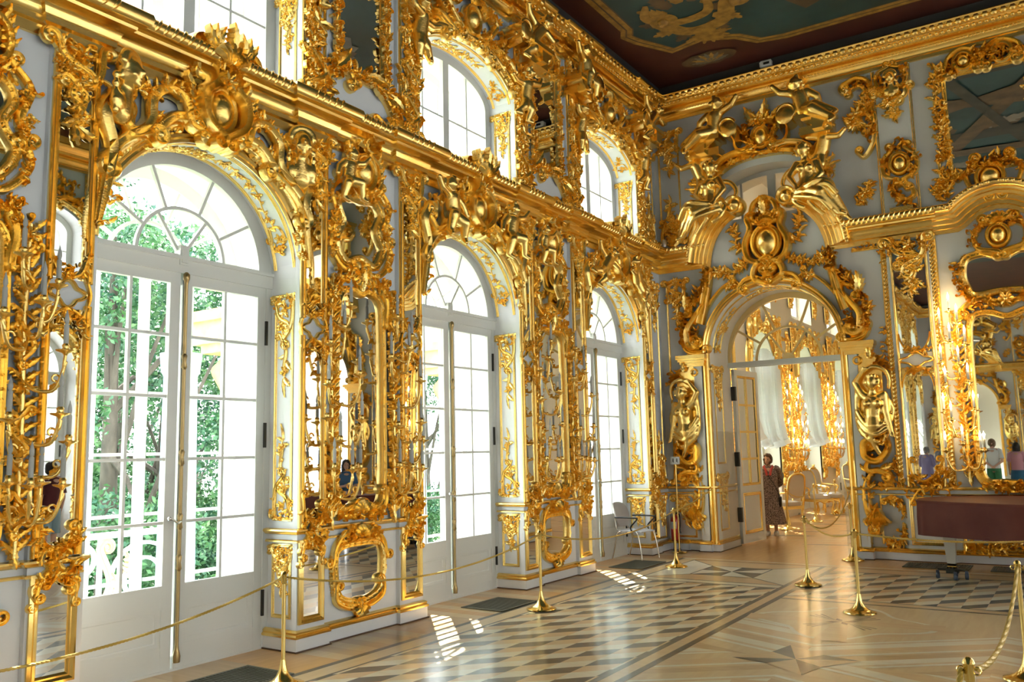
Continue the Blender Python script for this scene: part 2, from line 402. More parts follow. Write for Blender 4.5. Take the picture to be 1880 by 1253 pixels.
# ------------------------------------------------------------------ the hall's shell
HW, SPR, DEP = 1.02, 3.53, 1.15         # half width of an opening, springing height, wall thickness
USP, URZ = 6.58, .50                    # attic window: springing, rise of its arch
K0, K1 = -5, 2
def low_arch(n=24): return arc(0, SPR, HW, HW, 0, PI, n)
def up_arch(n=20): return arc(0, USP, HW, URZ, 0, PI, n)
def window_wall(g, ks, y0, y1, w=-.05):
    """pierced wall in (u,v,w); ks: bay numbers"""
    cs = [4.62+BAY*k for k in ks]; edges = [y0]
    for c in cs: edges += [c-HW, c+HW]
    edges.append(y1)
    for i in range(0, len(edges), 2): g.add([(edges[i], -.02, w), (edges[i+1], -.02, w), (edges[i+1], ZC+.1, w), (edges[i], ZC+.1, w)], [(0, 1, 2, 3)])
    for c in cs:
        for A, top in ((low_arch(), 5.2), (up_arch(), ZC+.1)):
            P = [(c+q[0], q[1]) for q in A]; n = len(P)
            g.add([(q[0], q[1], w) for q in P]+[(q[0], top, w) for q in P], [(i, i+1, n+i+1, n+i) for i in range(n-1)])
        for A, bot in ((low_arch(), -.02), (up_arch(), 5.2)):
            P = [(HW, bot)]+A+[(-HW, bot)]
            g.grid([[(c+q[0], q[1], w), (c+q[0], q[1], -DEP)] for q in P])
        g.add([(c-HW, 5.2, w), (c+HW, 5.2, w), (c+HW, 5.2, -DEP), (c-HW, 5.2, -DEP)], [(0, 1, 2, 3)])
def strips(g, ks):
    for k in ks:
        c = 6.52+BAY*k
        for a, b in ((-.90, -.55), (.54, .92)):
            for z0, z1 in ((0, 4.97), (5.3, 7.85)): g.bx(c+a, c+b, z0, z1, -.06, 0)
g = G(); window_wall(g, range(K0, K1+1), YB, YE); strips(g, range(K0-1, K1)); g.bx(13.42, 13.76, 0, 4.97, -.06, 0); g.bx(13.42, 13.76, 5.3, 7.85, -.06, 0)
tag(g.build('wall_left', M['wall'], None, WL.copy(), smooth=False), kind='structure')
g2 = G(); window_wall(g2, range(K0, K1+1), YB, YE)
wr = tag(g2.build('wall_right', M['wall'], None, WR @ Matrix.Translation((-(2*6.52-BAY), 0, -WD)), smooth=False), kind='structure')
wr.matrix_world = Matrix(((0, 0, -1, WD), (1, 0, 0, 0), (0, 1, 0, 0), (0, 0, 0, 1)))

# plan path of the window wall (x, y), room on the right hand
def pier_plan(k, front=False):
    c = 6.52+BAY*k
    p = [(0, c-.90), (0, c-.55), (-.05, c-.55), (-.05, c+.54), (0, c+.54), (0, c+.92)]
    return p if front else [(-.44, c-.90)]+p+[(-.44, c+.92)]
def plan_sweep(g, pts, prof, closed=False):
    P = [np.array(q, float) for q in pts]; k = len(P); rows = []
    for i in range(k):
        a = P[i]-P[i-1] if i else P[1]-P[0]; b = P[i+1]-P[i] if i < k-1 else P[i]-P[i-1]
        a = a/np.linalg.norm(a); b = b/np.linalg.norm(b); na = np.array((a[1], -a[0])); nb = np.array((b[1], -b[0]))
        m = na+nb; m = m/max(.3, m@na)
        rows.append([(P[i][0]+m[0]*w, P[i][1]+m[1]*w, z) for w, z in prof])
    g.grid(rows)
def lines(pts, prof_list, names, parent=None):
    for prof, (nm, mt) in zip(prof_list, names):
        g = G()
        for p in pts: plan_sweep(g, p, prof)
        tag(g.build(nm, mt, parent), kind=None if parent else 'structure')
corner = [(-.44, 13.42), (0, 13.42), (0, 13.76), (-.05, 13.76), (-.05, YE-.05), (.30, YE-.05), (.30, YE), (.58, YE), (.58, YE-.10), (.73, YE-.10), (.735, YE-.04), (.85, YE-.04), (.85, YE+1.0)]
endR = [(3.06, YE+1.0), (3.06, YE-.04), (3.175, YE-.04), (3.18, YE-.10), (3.32, YE-.10), (3.32, YE), (3.56, YE), (3.86, YE-.05), (4.47, YE-.05), (4.52, YE), (6.36, YE), (6.41, YE-.05), (7.02, YE-.05), (7.30, YE), (7.58, YE-.1), (7.77, YE-.1), (7.82, YE-.05), (7.82, YE+1)]
BASEW = [(0, 0), (.035, 0), (.035, .125), (0, .125)]
BASEG = [(0, .122), (.045, .122), (.05, .14), (.03, .155), (.036, .175), (.012, .19), (0, .192)]
SKIRT = [(0, .0), (.05, .0), (.05, .012), (0, .012)]
RAIL1 = [(0, 1.06), (.02, 1.06), (.035, 1.075), (.05, 1.09), (.045, 1.105), (.02, 1.115), (0, 1.115)]
RAIL2 = [(0, .985), (.018, .985), (.02, 1.0), (.008, 1.01), (0, 1.01)]
allp = [pier_plan(k) for k in range(-6, 2)]+[corner, endR]
lines(allp, [BASEW, BASEG, SKIRT, RAIL1, RAIL2], [('baseboard_left', M['wall']), ('trim_1', M['goldflat']), ('trim_2', M['skirt']), ('trim_3', M['goldflat']), ('trim_4', M['goldflat'])])

# cornices
CORN = [(0, 4.96), (.03, 4.96), (.033, 5.04), (.06, 5.055), (.062, 5.10), (.075, 5.11), (.082, 5.15), (.10, 5.185), (.13, 5.205), (.165, 5.215), (.17, 5.24)]
OVOLO = [(.17, 5.24), (.215, 5.245), (.25, 5.27), (.262, 5.315), (.25, 5.355), (.215, 5.38), (.18, 5.385), (.17, 5.392), (-.3, 5.392)]
def ovolo_wave(g, pts, prof, step=.07, amp=.012, mode='plan', z0=0):
    """egg and leaf carving along the projecting roll"""
    for a, b in zip(pts[:-1], pts[1:]):
        a = np.array(a, float); b = np.array(b, float); L = np.linalg.norm(b-a)
        if L < .3: continue
        d = (b-a)/L; nrm = np.array((d[1], -d[0])); k = int(L/step)
        for i in range(k):
            q = a+d*(i+.5)*L/k
            for w, z, r in prof:
                if r < .05: g.ball((q[0]+nrm[0]*w, q[1]+nrm[1]*w, z), (r*(1.3 if abs(d[0]) > .5 else .9), r*(.9 if abs(d[0]) > .5 else 1.3), r*1.25), 6, 4)
                else:       # slanting leaf rib laid over the roll
                    P = [q+nrm*(w+r*.95*math.cos(t))+d*(t*.035-.02) for t in (-1.15, -.5, .2, .9, 1.5)]
                    g.tube([(p[0], p[1], z+r*.95*math.sin(t)) for p, t in zip(P, (-1.15, -.5, .2, .9, 1.5))], [.006, .017, .021, .017, .006], 6, False)
frontL = [(-.05, YB)]
for k in range(-6, 2): frontL += pier_plan(k, True) if False else [( -.05, 6.52+BAY*k-.93), (0, 6.52+BAY*k-.93), (0, 6.52+BAY*k-.52), (-.05, 6.52+BAY*k-.52), (-.05, 6.52+BAY*k+.51), (0, 6.52+BAY*k+.51), (0, 6.52+BAY*k+.95), (-.05, 6.52+BAY*k+.95)]
frontL += [(-.05, 13.39), (0, 13.39), (0, 13.79), (-.05, 13.79), (-.05, YE)]
frontL = [q for q in frontL if q[1] > YB-1]
frontL = sorted(set(frontL), key=lambda q: frontL.index(q))
while len(frontL) > 1 and frontL[1][1] < YB: frontL.pop(0)
midL = frontL+[(.62, YE)]
g = G(); plan_sweep(g, midL, CORN); plan_sweep(g, midL, OVOLO); ovolo_wave(g, midL, [(.195, 5.315, .068)], .075)
tag(g.build('trim_5', M['goldflat']), kind='structure')
midR = [(3.27, YE), (4.62, YE)]
g = G(); plan_sweep(g, midR, CORN); plan_sweep(g, midR, OVOLO); ovolo_wave(g, midR, [(.195, 5.315, .068)], .075)
tag(g.build('trim_6', M['goldflat']), kind='structure')
TOPC = [(0, 7.82), (.04, 7.82), (.045, 7.87), (.07, 7.885), (.075, 7.94), (.095, 7.955), (.10, 8.00), (.07, 8.01), (.07, 8.03), (.22, 8.04), (.23, 8.085), (.26, 8.10), (.275, 8.135), (.31, 8.15), (.345, 8.185), (.35, 8.22), (.32, 8.245), (.22, 8.25), (.20, 8.27)]
topL = frontL+[(6.41, YE)]
topL[len(topL)-1] = (WD, YE)
g = G(); plan_sweep(g, topL, TOPC); ovolo_wave(g, topL, [(.315, 8.165, .049)], .12); ovolo_wave(g, topL, [(.245, 8.09, .028)], .085); ovolo_wave(g, topL, [(.095, 7.98, .021)], .055)
tag(g.build('trim_7', M['goldflat']), kind='structure')
M['cove'] = mat('shadow_toned_cove', (.035, .035, .035), .6)  # near-black colour stands in for the shadow between cornice and ceiling
g = G(); plan_sweep(g, [(0, YB), (0, YE), (WD, YE)], [(.19, 8.25), (.22, ZC)])
tag(g.build('trim_8', M['cove'], smooth=False), kind='structure')
# outer side of the cornices on the opposite wall
g = G(); plan_sweep(g, [(WD, YE), (WD, YB)], CORN+OVOLO); plan_sweep(g, [(WD, YE), (WD, YB)], TOPC); plan_sweep(g, [(WD, YE), (WD, YB)], [(.19, 8.25), (.22, ZC)])
tag(g.build('trim_9', M['goldflat']), kind='structure')
g = G(); plan_sweep(g, [(WD, YB), (0, YB)], CORN+OVOLO); plan_sweep(g, [(WD, YB), (0, YB)], TOPC)
tag(g.build('trim_10', M['goldflat']), kind='structure')

# end wall with its doorway and the segmental window above; front at y = YE, thickness 1.0
DX0, DX1, DSP = .85, 3.06, 3.42
DCX, DR = (DX0+DX1)/2, (DX1-DX0)/2
OV0, OV1, OVB, OVS, OVT = 1.05, 2.95, 5.75, 6.25, 6.66
def pierced_end(g, mirror=False):
    fx = (lambda x: 2*5.44-x) if mirror else (lambda x: x)
    A = arc(DCX, DSP, DR, DR, 0, PI, 28); P = [(DX1, -.02)]+A+[(DX0, -.02)]; n = len(A)
    q4 = lambda *p: g.add([(fx(x), y, z) for x, y, z in p], [tuple(range(len(p)))])
    lim0, lim1 = -.12, 5.44
    q4((lim0, -.02, 0), (DX0, -.02, 0), (DX0, DSP, 0), (lim0, DSP, 0)); q4((DX1, -.02, 0), (lim1, -.02, 0), (lim1, DSP, 0), (DX1, DSP, 0))
    g.add([(fx(q[0]), q[1], 0) for q in A]+[(fx(q[0]), OVB, 0) for q in A], [(i, i+1, n+i+1, n+i) for i in range(n-1)])
    q4((lim0, DSP, 0), (DX0, DSP, 0), (DX0, OVB, 0), (lim0, OVB, 0)); q4((DX1, DSP, 0), (lim1, DSP, 0), (lim1, OVB, 0), (DX1, OVB, 0))
    g.grid([[(fx(q[0]), q[1], 0), (fx(q[0]), q[1], -1.02)] for q in P])
    B = arc((OV0+OV1)/2, OVS, (OV1-OV0)/2, OVT-OVS, 0, PI, 20); m = len(B)
    q4((lim0, OVB, 0), (OV0, OVB, 0), (OV0, OVS, 0), (lim0, OVS, 0)); q4((OV1, OVB, 0), (lim1, OVB, 0), (lim1, OVS, 0), (OV1, OVS, 0))
    q4((lim0, OVS, 0), (OV0, OVS, 0), (OV0, ZC+.1, 0), (lim0, ZC+.1, 0)); q4((OV1, OVS, 0), (lim1, OVS, 0), (lim1, ZC+.1, 0), (OV1, ZC+.1, 0))
    g.add([(fx(q[0]), q[1], 0) for q in B]+[(fx(q[0]), ZC+.1, 0) for q in B], [(i, i+1, m+i+1, m+i) for i in range(m-1)])
    g.grid([[(fx(q[0]), q[1], 0), (fx(q[0]), q[1], -1.02)] for q in [(OV1, OVB)]+B+[(OV0, OVB), (OV1, OVB)]])
g = G(); pierced_end(g); pierced_end(g, True)
# projecting pilasters beside the doorway, and the mirror strips
for m in (0, 1):
    fx = (lambda x: 10.88-x) if m else (lambda x: x)
    for x0, x1, z0, z1, w in ((.58, .725, 0, 3.25, .10), (3.185, 3.32, 0, 3.25, .10), (3.86, 4.47, 0, 4.97, .05), (3.86, 4.42, 5.35, 7.83, .04)):
        a, b = sorted((fx(x0), fx(x1))); g.bx(a, b, z0, z1, -.02, w)
we = tag(g.build('wall_back', M['wallw'], None, onend(0, 0), smooth=False), kind='structure')
wf = tag(link('wall_front', we.data, None, Matrix(((-1, 0, 0, WD), (0, 1, 0, YB), (0, 0, 1, 0), (0, 0, 0, 1))) @ WE), kind='structure')
wf.matrix_world = Matrix(((1, 0, 0, 0), (0, 0, 1, YB), (0, 1, 0, 0), (0, 0, 0, 1)))

g = G(); g.add([(-1, YB-1.04, -.1), (WD+1, YB-1.04, -.1), (WD+1, YB-1.04, 9), (-1, YB-1.04, 9)], [(0, 1, 2, 3)]); tag(g.build('wall_front_outer', M['wallw'], smooth=False), kind='structure')
# ------------------------------------------------------------------ parquet floor: inlaid pieces
WOODS = []
def wood(name, c, c2, grain=(1, 9, 1)):
    m = mat(name, c, .30, coat=.22, noise=(1.6, c2, grain), spec=.35); m.node_tree.nodes['Principled BSDF'].inputs['Coat Roughness'].default_value = .11
    nz = [n for n in m.node_tree.nodes if n.type == 'TEX_NOISE'][0]; nz.inputs['Scale'].default_value = 1.6; nz.inputs['Distortion'].default_value = .6
    WOODS.append(m); return len(WOODS)-1
W_ORA = wood('honey_oak', (.76, .43, .15), (.68, .36, .115), (9, 1, 1))
W_TAN = wood('tan_maple', (.80, .56, .30), (.74, .49, .24))
W_CRM = wood('pale_maple', (.88, .79, .58), (.84, .72, .49))
W_DRK = wood('bog_oak', (.085, .083, .070), (.125, .118, .098))
W_BEI = wood('beige_ash', (.80, .60, .33), (.74, .52, .27), (9, 1, 1))
W_ROS = wood('rosewood', (.30, .145, .06), (.24, .11, .045))
W_WHT = wood('bleached_maple', (.90, .83, .66), (.86, .77, .58), (6, 1, 1))
W_MID = wood('ash_cross', (.70, .47, .24), (.62, .40, .19), (1, 9, 1))
def clip(poly, x0, x1, y0, y1):
    for ax, lim, s in ((0, x0, 1), (0, x1, -1), (1, y0, 1), (1, y1, -1)):
        out = []
        for i in range(len(poly)):
            a, b = poly[i-1], poly[i]; da, db = s*(a[ax]-lim), s*(b[ax]-lim)
            if (da < 0) != (db < 0): t = da/(da-db); out.append((a[0]+(b[0]-a[0])*t, a[1]+(b[1]-a[1])*t))
            if db >= 0: out.append(b)
        poly = out
        if len(poly) < 3: return []
    return poly
fl = G()
def piece(poly, w, lay):
    n = len(poly)
    if n < 3: return
    ar = sum(poly[i-1][0]*poly[i][1]-poly[i][0]*poly[i-1][1] for i in range(n))
    fl.cm = w; fl.add([(q[0], q[1], lay*.0006) for q in (poly if ar > 0 else poly[::-1])], [tuple(range(n))])
def strip(x0, x1, y0, y1, w, lay): piece([(x0, y0), (x1, y0), (x1, y1), (x0, y1)], w, lay)
def bar(a, b, wd, w, lay):
    d = np.array(b, float)-np.array(a, float); d /= np.linalg.norm(d); n = np.array((-d[1], d[0]))*wd/2
    piece([(a[0]-n[0], a[1]-n[1]), (b[0]-n[0], b[1]-n[1]), (b[0]+n[0], b[1]+n[1]), (a[0]+n[0], a[1]+n[1])], w, lay)
strip(-.6, WD+.6, YB, YE+1.1, W_ORA, 0)
rf = random.Random(3)
for i in range(int(31.3/.17)): strip(-.6, .58, YB+i*.17, YB+(i+1)*.17, rf.choice((W_ORA, W_BEI, W_MID, W_ORA)), 1)
SQ = .2367
def field(x0, x1, y0, y1):
    """three woods in leaning lozenges"""
    strip(x0, x1, y0, y1, W_CRM, 2)
    for j in range(int((x0-2.093)/SQ)-2, int((x1-2.093)/SQ)+2):
        for i in range(int((y0-x1-4.1)/SQ)-2, int((y1-x0-4.1)/SQ)+4):
            m = (i+2*j) % 3; p = (2.093+j*SQ, 6.199+(i+j)*SQ)
            q = clip([p, (p[0]+SQ, p[1]+SQ), (p[0]+SQ, p[1]+2*SQ), (p[0], p[1]+SQ)], x0, x1, y0, y1)
            if q: piece(q, (W_DRK, W_CRM, W_TAN if rf.random() < .75 else W_BEI)[m], 3)
for xa, sg in ((0, 1), (10.88, -1)):
    X = lambda x: xa+sg*x
    def S(x0, x1, *a): strip(min(X(x0), X(x1)), max(X(x0), X(x1)), *a)
    S(.58, .65, YB, 13.36, W_DRK, 2); S(.65, .845, YB, 13.36, W_BEI, 2); S(.845, .875, YB, 13.15, W_DRK, 2)
    S(.875, 2.83, YB, 11.0, W_CRM, 2)
    a, b = sorted((X(.875), X(2.83))); field(a, b, -1.5, 10.98)
    S(2.825, 2.89, YB, 13.2, W_DRK, 4); S(2.89, 3.0, YB, 13.2, W_TAN, 4); S(3.0, 3.07, YB, 13.2, W_DRK, 4)
    S(.875, 2.83, 10.98, 11.02, W_DRK, 4); S(.875, 2.83, 11.02, 11.2, W_CRM, 4); S(.875, 2.83, 11.2, 11.23, W_DRK, 4); S(.875, 2.83, 11.23, 13.15, W_TAN, 4)
strip(.6, 10.3, 13.3, 13.36, W_WHT, 3); strip(.875, 10.0, 13.13, 13.16, W_DRK, 5)
def star(c, r, ang=0., back=None, lay=6):
    for i in range(8):
        a0, a1 = ang+PI/4*i, ang+PI/4*(i+1); ext = lambda a: r/max(abs(math.cos(a-ang)), abs(math.sin(a-ang)))
        piece([c, (c[0]+ext(a0)*math.cos(a0), c[1]+ext(a0)*math.sin(a0)), (c[0]+ext(a1)*math.cos(a1), c[1]+ext(a1)*math.sin(a1))], W_DRK if i % 2 else W_WHT, lay)
    cs = [(c[0]+r*1.414*math.cos(ang+PI/4+PI/2*i), c[1]+r*1.414*math.sin(ang+PI/4+PI/2*i)) for i in range(4)]
    for i in range(4): bar(cs[i-1], cs[i], .022, W_DRK, lay+1)
def star_panel(cx, cy):
    star((cx, cy), .45, 0)
    x0, x1, y0, y1 = cx-.955, cx+.995, cy-.91, cy+.99
    k = .45
    for sx, sy in ((-1, -1), (1, -1), (1, 1), (-1, 1)):
        cxr, cyr = (x0 if sx < 0 else x1), (y0 if sy < 0 else y1)
        bar((cx+sx*k, cy+sy*k), (cxr, cyr), .022, W_DRK, 6)
    piece([(x0, y0), (cx-k, cy-k), (cx-k, cy+k), (x0, y1)], W_WHT, 5); piece([(x1, y0), (cx+k, cy-k), (cx+k, cy+k), (x1, y1)], W_CRM, 5)
star_panel(1.833, 12.14); star_panel(9.05, 12.14)
# middle of the hall: square panels with pinwheels and rosettes, radiating boards
strip(3.07, 7.81, YB, 10.3, W_BEI, 2)
for cy in (-6.4, -2.94, .52, 4.0, 7.48, 10.94):
    for cx in (4.016, 6.86):
        if cy > 10: continue
        for q, (ax, ay) in enumerate(((-1, -1), (1, -1), (1, 1), (-1, 1))):
            xl, xh = (3.08 if cx < 5.44 else 5.44, cx) if ax < 0 else (cx, 5.44 if cx < 5.44 else 7.8); yl, yh = (cy-1.74, cy) if ay < 0 else (cy, cy+1.74)
            for i in range(-7, 14):
                o = i*.17; d = .17 if i % 3 else .055; sl = (.75, .42, .75, .42)[q]
                if i % 3 == 0: o += .05
                a = clip([(cx, cy+ay*o), (cx+ax*2.2, cy+ay*(o+2.2*sl)), (cx+ax*2.2, cy+ay*(o+2.2*sl+d)), (cx, cy+ay*(o+d))], xl, xh, yl, yh)
                if a: piece(a, ((W_CRM, W_MID, W_BEI, W_TAN)[(i+q) % 4] if i % 3 else W_WHT), 3 if i % 3 else 4)
        for i in range(4):
            a = PI/2*i+.35; r1, r2 = .52, .30
            piece([(cx, cy), (cx+r1*math.cos(a), cy+r1*math.sin(a)), (cx+r2*math.cos(a+.62), cy+r2*math.sin(a+.62))], W_DRK, 7)
            piece([(cx, cy), (cx+r2*math.cos(a+.62), cy+r2*math.sin(a+.62)), (cx+r1*math.cos(a+PI/2), cy+r1*math.sin(a+PI/2))], W_TAN, 7)
for cy in (-4.67, -1.2, 2.26, 5.74, 9.22):
    for cx in (4.0, 6.88):
        P = [(cx+(.76+.14*math.cos(4*t))*math.cos(t), cy+(.76+.14*math.cos(4*t))*math.sin(t)) for t in np.linspace(0, 2*PI, 40, endpoint=False)]
        piece(P, W_WHT, 5); piece([(cx+(q[0]-cx)*.93, cy+(q[1]-cy)*.93) for q in P], W_BEI, 6)
        for i in range(4):
            a = PI/2*i+.1; piece([(cx+.2*math.cos(a+.4), cy+.2*math.sin(a+.4)), (cx+.95*math.cos(a+.16), cy+.95*math.sin(a+.16)), (cx+.95*math.cos(a-.16), cy+.95*math.sin(a-.16)), (cx+.2*math.cos(a-.4), cy+.2*math.sin(a-.4))], W_TAN, 7)
            for t in (-.12, 0, .12): piece([(cx+.07*math.cos(a+.8), cy+.07*math.sin(a+.8)), (cx+.42*math.cos(a+.8+t*1.4-.03), cy+.42*math.sin(a+.8+t*1.4-.03)), (cx+.42*math.cos(a+.8+t*1.4+.03), cy+.42*math.sin(a+.8+t*1.4+.03))], W_ROS, 8)
            b = a+.4; piece([(cx, cy), (cx+.10*math.cos(b-.35), cy+.10*math.sin(b-.35)), (cx+.17*math.cos(b), cy+.17*math.sin(b)), (cx+.10*math.cos(b+.35), cy+.10*math.sin(b+.35))], W_ROS, 9)
# cross field near the end wall
strip(3.07, 7.81, 10.3, 10.34, W_DRK, 5); strip(3.07, 7.81, 10.34, 10.5, W_TAN, 5); strip(3.07, 7.81, 10.5, 10.53, W_DRK, 5)
field(3.07, 7.81, 10.53, 12.75); strip(3.07, 7.81, 12.75, 12.79, W_DRK, 5); strip(3.07, 7.81, 12.79, 13.13, W_TAN, 5)
tag(fl.build('floor', WOODS, smooth=False), kind='structure')
# floor of the next room
fl = G(); strip(-.6, WD, YE+1.08, 34, W_ORA, 0)
for j in range(40):
    for i in range(6):
        x, y = .7+i*1.1, 15.9+j*.45
        if (i+j) % 2: piece([(x, y), (x+.8, y+.12), (x+1.0, y+.26), (x+.2, y+.15)], (W_DRK, W_TAN, W_ROS)[(i*2+j) % 3], 2)
        piece([(x+.1, y+.2), (x+.95, y+.33), (x+1.0, y+.36), (x+.15, y+.24)], (W_TAN, W_CRM)[j % 2], 3)
tag(fl.build('floor_next_room', WOODS, smooth=False), kind='structure')

# ------------------------------------------------------------------ painted ceiling
ce = G(); CM = [mat('maroon_ceiling', (.055, .012, .008), .55, noise=(2, (.085, .02, .012), (1, 1, 1))), mat('painted_gold', (.50, .27, .05), .5, noise=(8, (.24, .115, .022), (1, 1, 1))),
      mat('painted_teal', (.012, .035, .036), .55, noise=(.8, (.03, .085, .09), (1, 1, 1))), mat('painted_umber', (.16, .09, .04), .55, noise=(3, (.07, .045, .025), (1, 1, 1))), mat('painted_stone', (.24, .21, .16), .55, noise=(1.4, (.12, .11, .09), (1, 1, 1))), mat('painted_dark', (.03, .03, .025), .55, noise=(1.4, (.06, .055, .04), (1, 1, 1)))]  # last entry: the mural's own dark paint, used for its beams
def cpoly(P, m, lay):
    ce.cm = m; ce.add([(q[0], q[1], ZC-lay*.003) for q in P], [tuple(range(len(P)))[::-1]])
ce.cm = 0; ce.add([(-.1, YB, ZC), (WD+.1, YB, ZC), (WD+.1, YE+.1, ZC), (-.1, YE+.1, ZC)], [(0, 3, 2, 1)])
FR = [(.72, -7), (.72, 11.75), (.62, 11.95), (.70, 12.2), (1.05, 12.85), (1.6, 12.72), (2.1, 13.0), (2.35, 13.35), (2.75, 13.45), (8.1, 13.45), (8.5, 13.35), (8.75, 13.0), (9.2, 12.7), (9.8, 12.85), (10.2, 12.2), (10.28, 11.95), (10.16, 11.75), (10.16, -7)]
def inset(P, d):
    out = []
    for i in range(len(P)):
        a = np.array(P[i-1]) if i else np.array(P[0])-(0, 1); b = np.array(P[i]); c = np.array(P[(i+1) % len(P)]) if i < len(P)-1 else np.array(P[-1])-(0, 1)
        t = (c-a)/np.linalg.norm(c-a); n = np.array((t[1], -t[0])); out.append(tuple(b+n*d))
    return out
for m, d, l in ((1, -.1, 1), (3, -.015, 2), (1, .015, 3), (3, .10, 4), (2, .125, 5)): cpoly(inset(FR, d), m, l)
gg = G()
def cband(pts, w, m, lay, c0=None, c1=None):
    t = G(); scroll(t, pts, w, .004, c0, c1); ce.cm = m; ce.merge(t, lambda q: (q[0], q[1], ZC-lay*.003-q[2]))
    ce.mi[-len(t.f):] = [m]*len(t.f)
def cleaf(b, a, L, W, bend, m, lay):
    t = G(); leaf(t, b, a, L, W, .004, bend); ce.merge(t, lambda q: (q[0], q[1], ZC-lay*.003-q[2])); ce.mi[-len(t.f):] = [m]*len(t.f)
for X in (lambda x: x, lambda x: 10.88-x):
    cpoly([(X(1.45)+.48*math.cos(t), 13.45+.24*math.sin(t)*(1+.1*math.cos(9*t))) for t in np.linspace(0, 2*PI, 40, endpoint=False)], 3, 6)
    for i in range(9): cleaf((X(1.45), 13.58), (-PI*.5+1.5*(i-4)/4.5), .34, .07, 0, 1 if i % 2 else 4, 7)
    cband([(X(1.25), 11.9), (X(1.55), 12.35), (X(2.1), 12.3), (X(2.35), 11.8)], .13, 1, 8, (1 if X(1) < 5 else -1, .14), (1 if X(1) < 5 else -1, .14))
    cband([(X(1.3), 11.2), (X(1.15), 11.6), (X(1.5), 11.95), (X(2.0), 11.9), (X(2.15), 11.45)], .10, 1, 9)
    for i in range(12): a = 2*PI*i/12; cleaf((X(1.75)+.33*math.cos(a), 11.85+.42*math.sin(a)), a, .5, .16, .6, 1 if i % 2 else 3, 7)
    for i in range(7): cleaf((X(1.75), 12.5), PI/2+(i-3)*.32, .42, .1, (i-3)*.2, 1, 9)
    cpoly([(X(q[0]), q[1]) for q in [(.95, 9.6), (1.3, 9.3), (2.0, 10.6), (1.6, 10.9)]][::1 if X(1) < 5 else -1], 3, 6); cpoly([(X(q[0]), q[1]) for q in [(1.4, 9.0), (1.7, 8.9), (2.4, 10.4), (2.15, 10.6)]][::1 if X(1) < 5 else -1], 4, 6)
rr = random.Random(8)
def beam(a, b, w, m, lay):
    d = np.array(b, float)-np.array(a, float); d /= np.linalg.norm(d); n = np.array((-d[1], d[0]))*w/2; cpoly([(a[0]-n[0], a[1]-n[1]), (b[0]-n[0], b[1]-n[1]), (b[0]+n[0], b[1]+n[1]), (a[0]+n[0], a[1]+n[1])], m, lay)
cpoly([(2.6, 3.5), (4, 2.6), (7.2, 3), (8.6, 5.2), (8, 8.6), (6.3, 10.6), (4.2, 10.2), (2.7, 8.2)], 2, 6)
for i in range(26):
    a = rr.random()*6.28; r = 1.2+2.4*rr.random(); cleaf((5.44+r*math.cos(a), 6.5+1.3*r*math.sin(a)), rr.random()*6, .9+rr.random()*.8, .3, rr.random()*2, rr.choice((3, 4, 2, 4)), 7+i % 3)
for i, (a, b, w, m) in enumerate((((3.0, 10.9), (8.0, 9.4), .5, 3), ((3.2, 9.6), (7.6, 11.4), .32, 3), ((2.6, 8.4), (8.6, 8.0), .6, 5), ((4.2, 7.2), (6.4, 11.8), .35, 3), ((5.8, 7.0), (4.6, 12.2), .22, 5), ((2.8, 7.4), (8.2, 6.6), .45, 3), ((2.6, 5.8), (8.2, 5.2), .5, 3), ((3.4, 11.9), (7.4, 11.9), .35, 5), ((2.3, 10.2), (3.4, 12.6), .25, 3))): beam(a, b, w, m, 10+i)
for t in (-5, -2, 1.5, 4.5): 
    for sx in (1.35, 9.5): 
        for i in range(8): cleaf((sx, t), PI/4*i, .55, .15, .5, 1 if i % 2 else 3, 8)
tag(ce.build('ceiling', CM, smooth=False), kind='structure')
# ceiling and far walls of the next room
g = G(); g.add([(-.1, YE+1, 8.45), (WD, YE+1, 8.45), (WD, 34, 8.45), (-.1, 34, 8.45)], [(0, 3, 2, 1)]); tag(g.build('ceiling_next_room', M['wallw'], smooth=False), kind='structure')
g = G(); g.add([(-.1, 34, 0), (WD, 34, 0), (WD, 34, 8.5), (-.1, 34, 8.5)], [(0, 1, 2, 3)]); g.add([(7.5, YE+1, 0), (7.5, 34, 0), (7.5, 34, 8.5), (7.5, YE+1, 8.5)], [(0, 1, 2, 3)]); tag(g.build('wall_next_room', M['wallw'], smooth=False), kind='structure')
g = G(); window_wall(g, range(4, 7), YE+1.02, 34); tag(g.build('wall_left_next_room', M['wallw'], None, WL.copy(), smooth=False), kind='structure')
g = G(); g.add([(-.05, 0, -1.02), (.85, 0, -1.02), (.85, 8.45, -1.02), (-.05, 8.45, -1.02)], [(0, 1, 2, 3)]); g.add([(3.06, 0, -1.02), (7.6, 0, -1.02), (7.6, 8.45, -1.02), (3.06, 8.45, -1.02)], [(0, 1, 2, 3)])
tag(g.build('wall_back_next_room', M['wallw'], None, onend(0, 0), smooth=False), kind='structure')
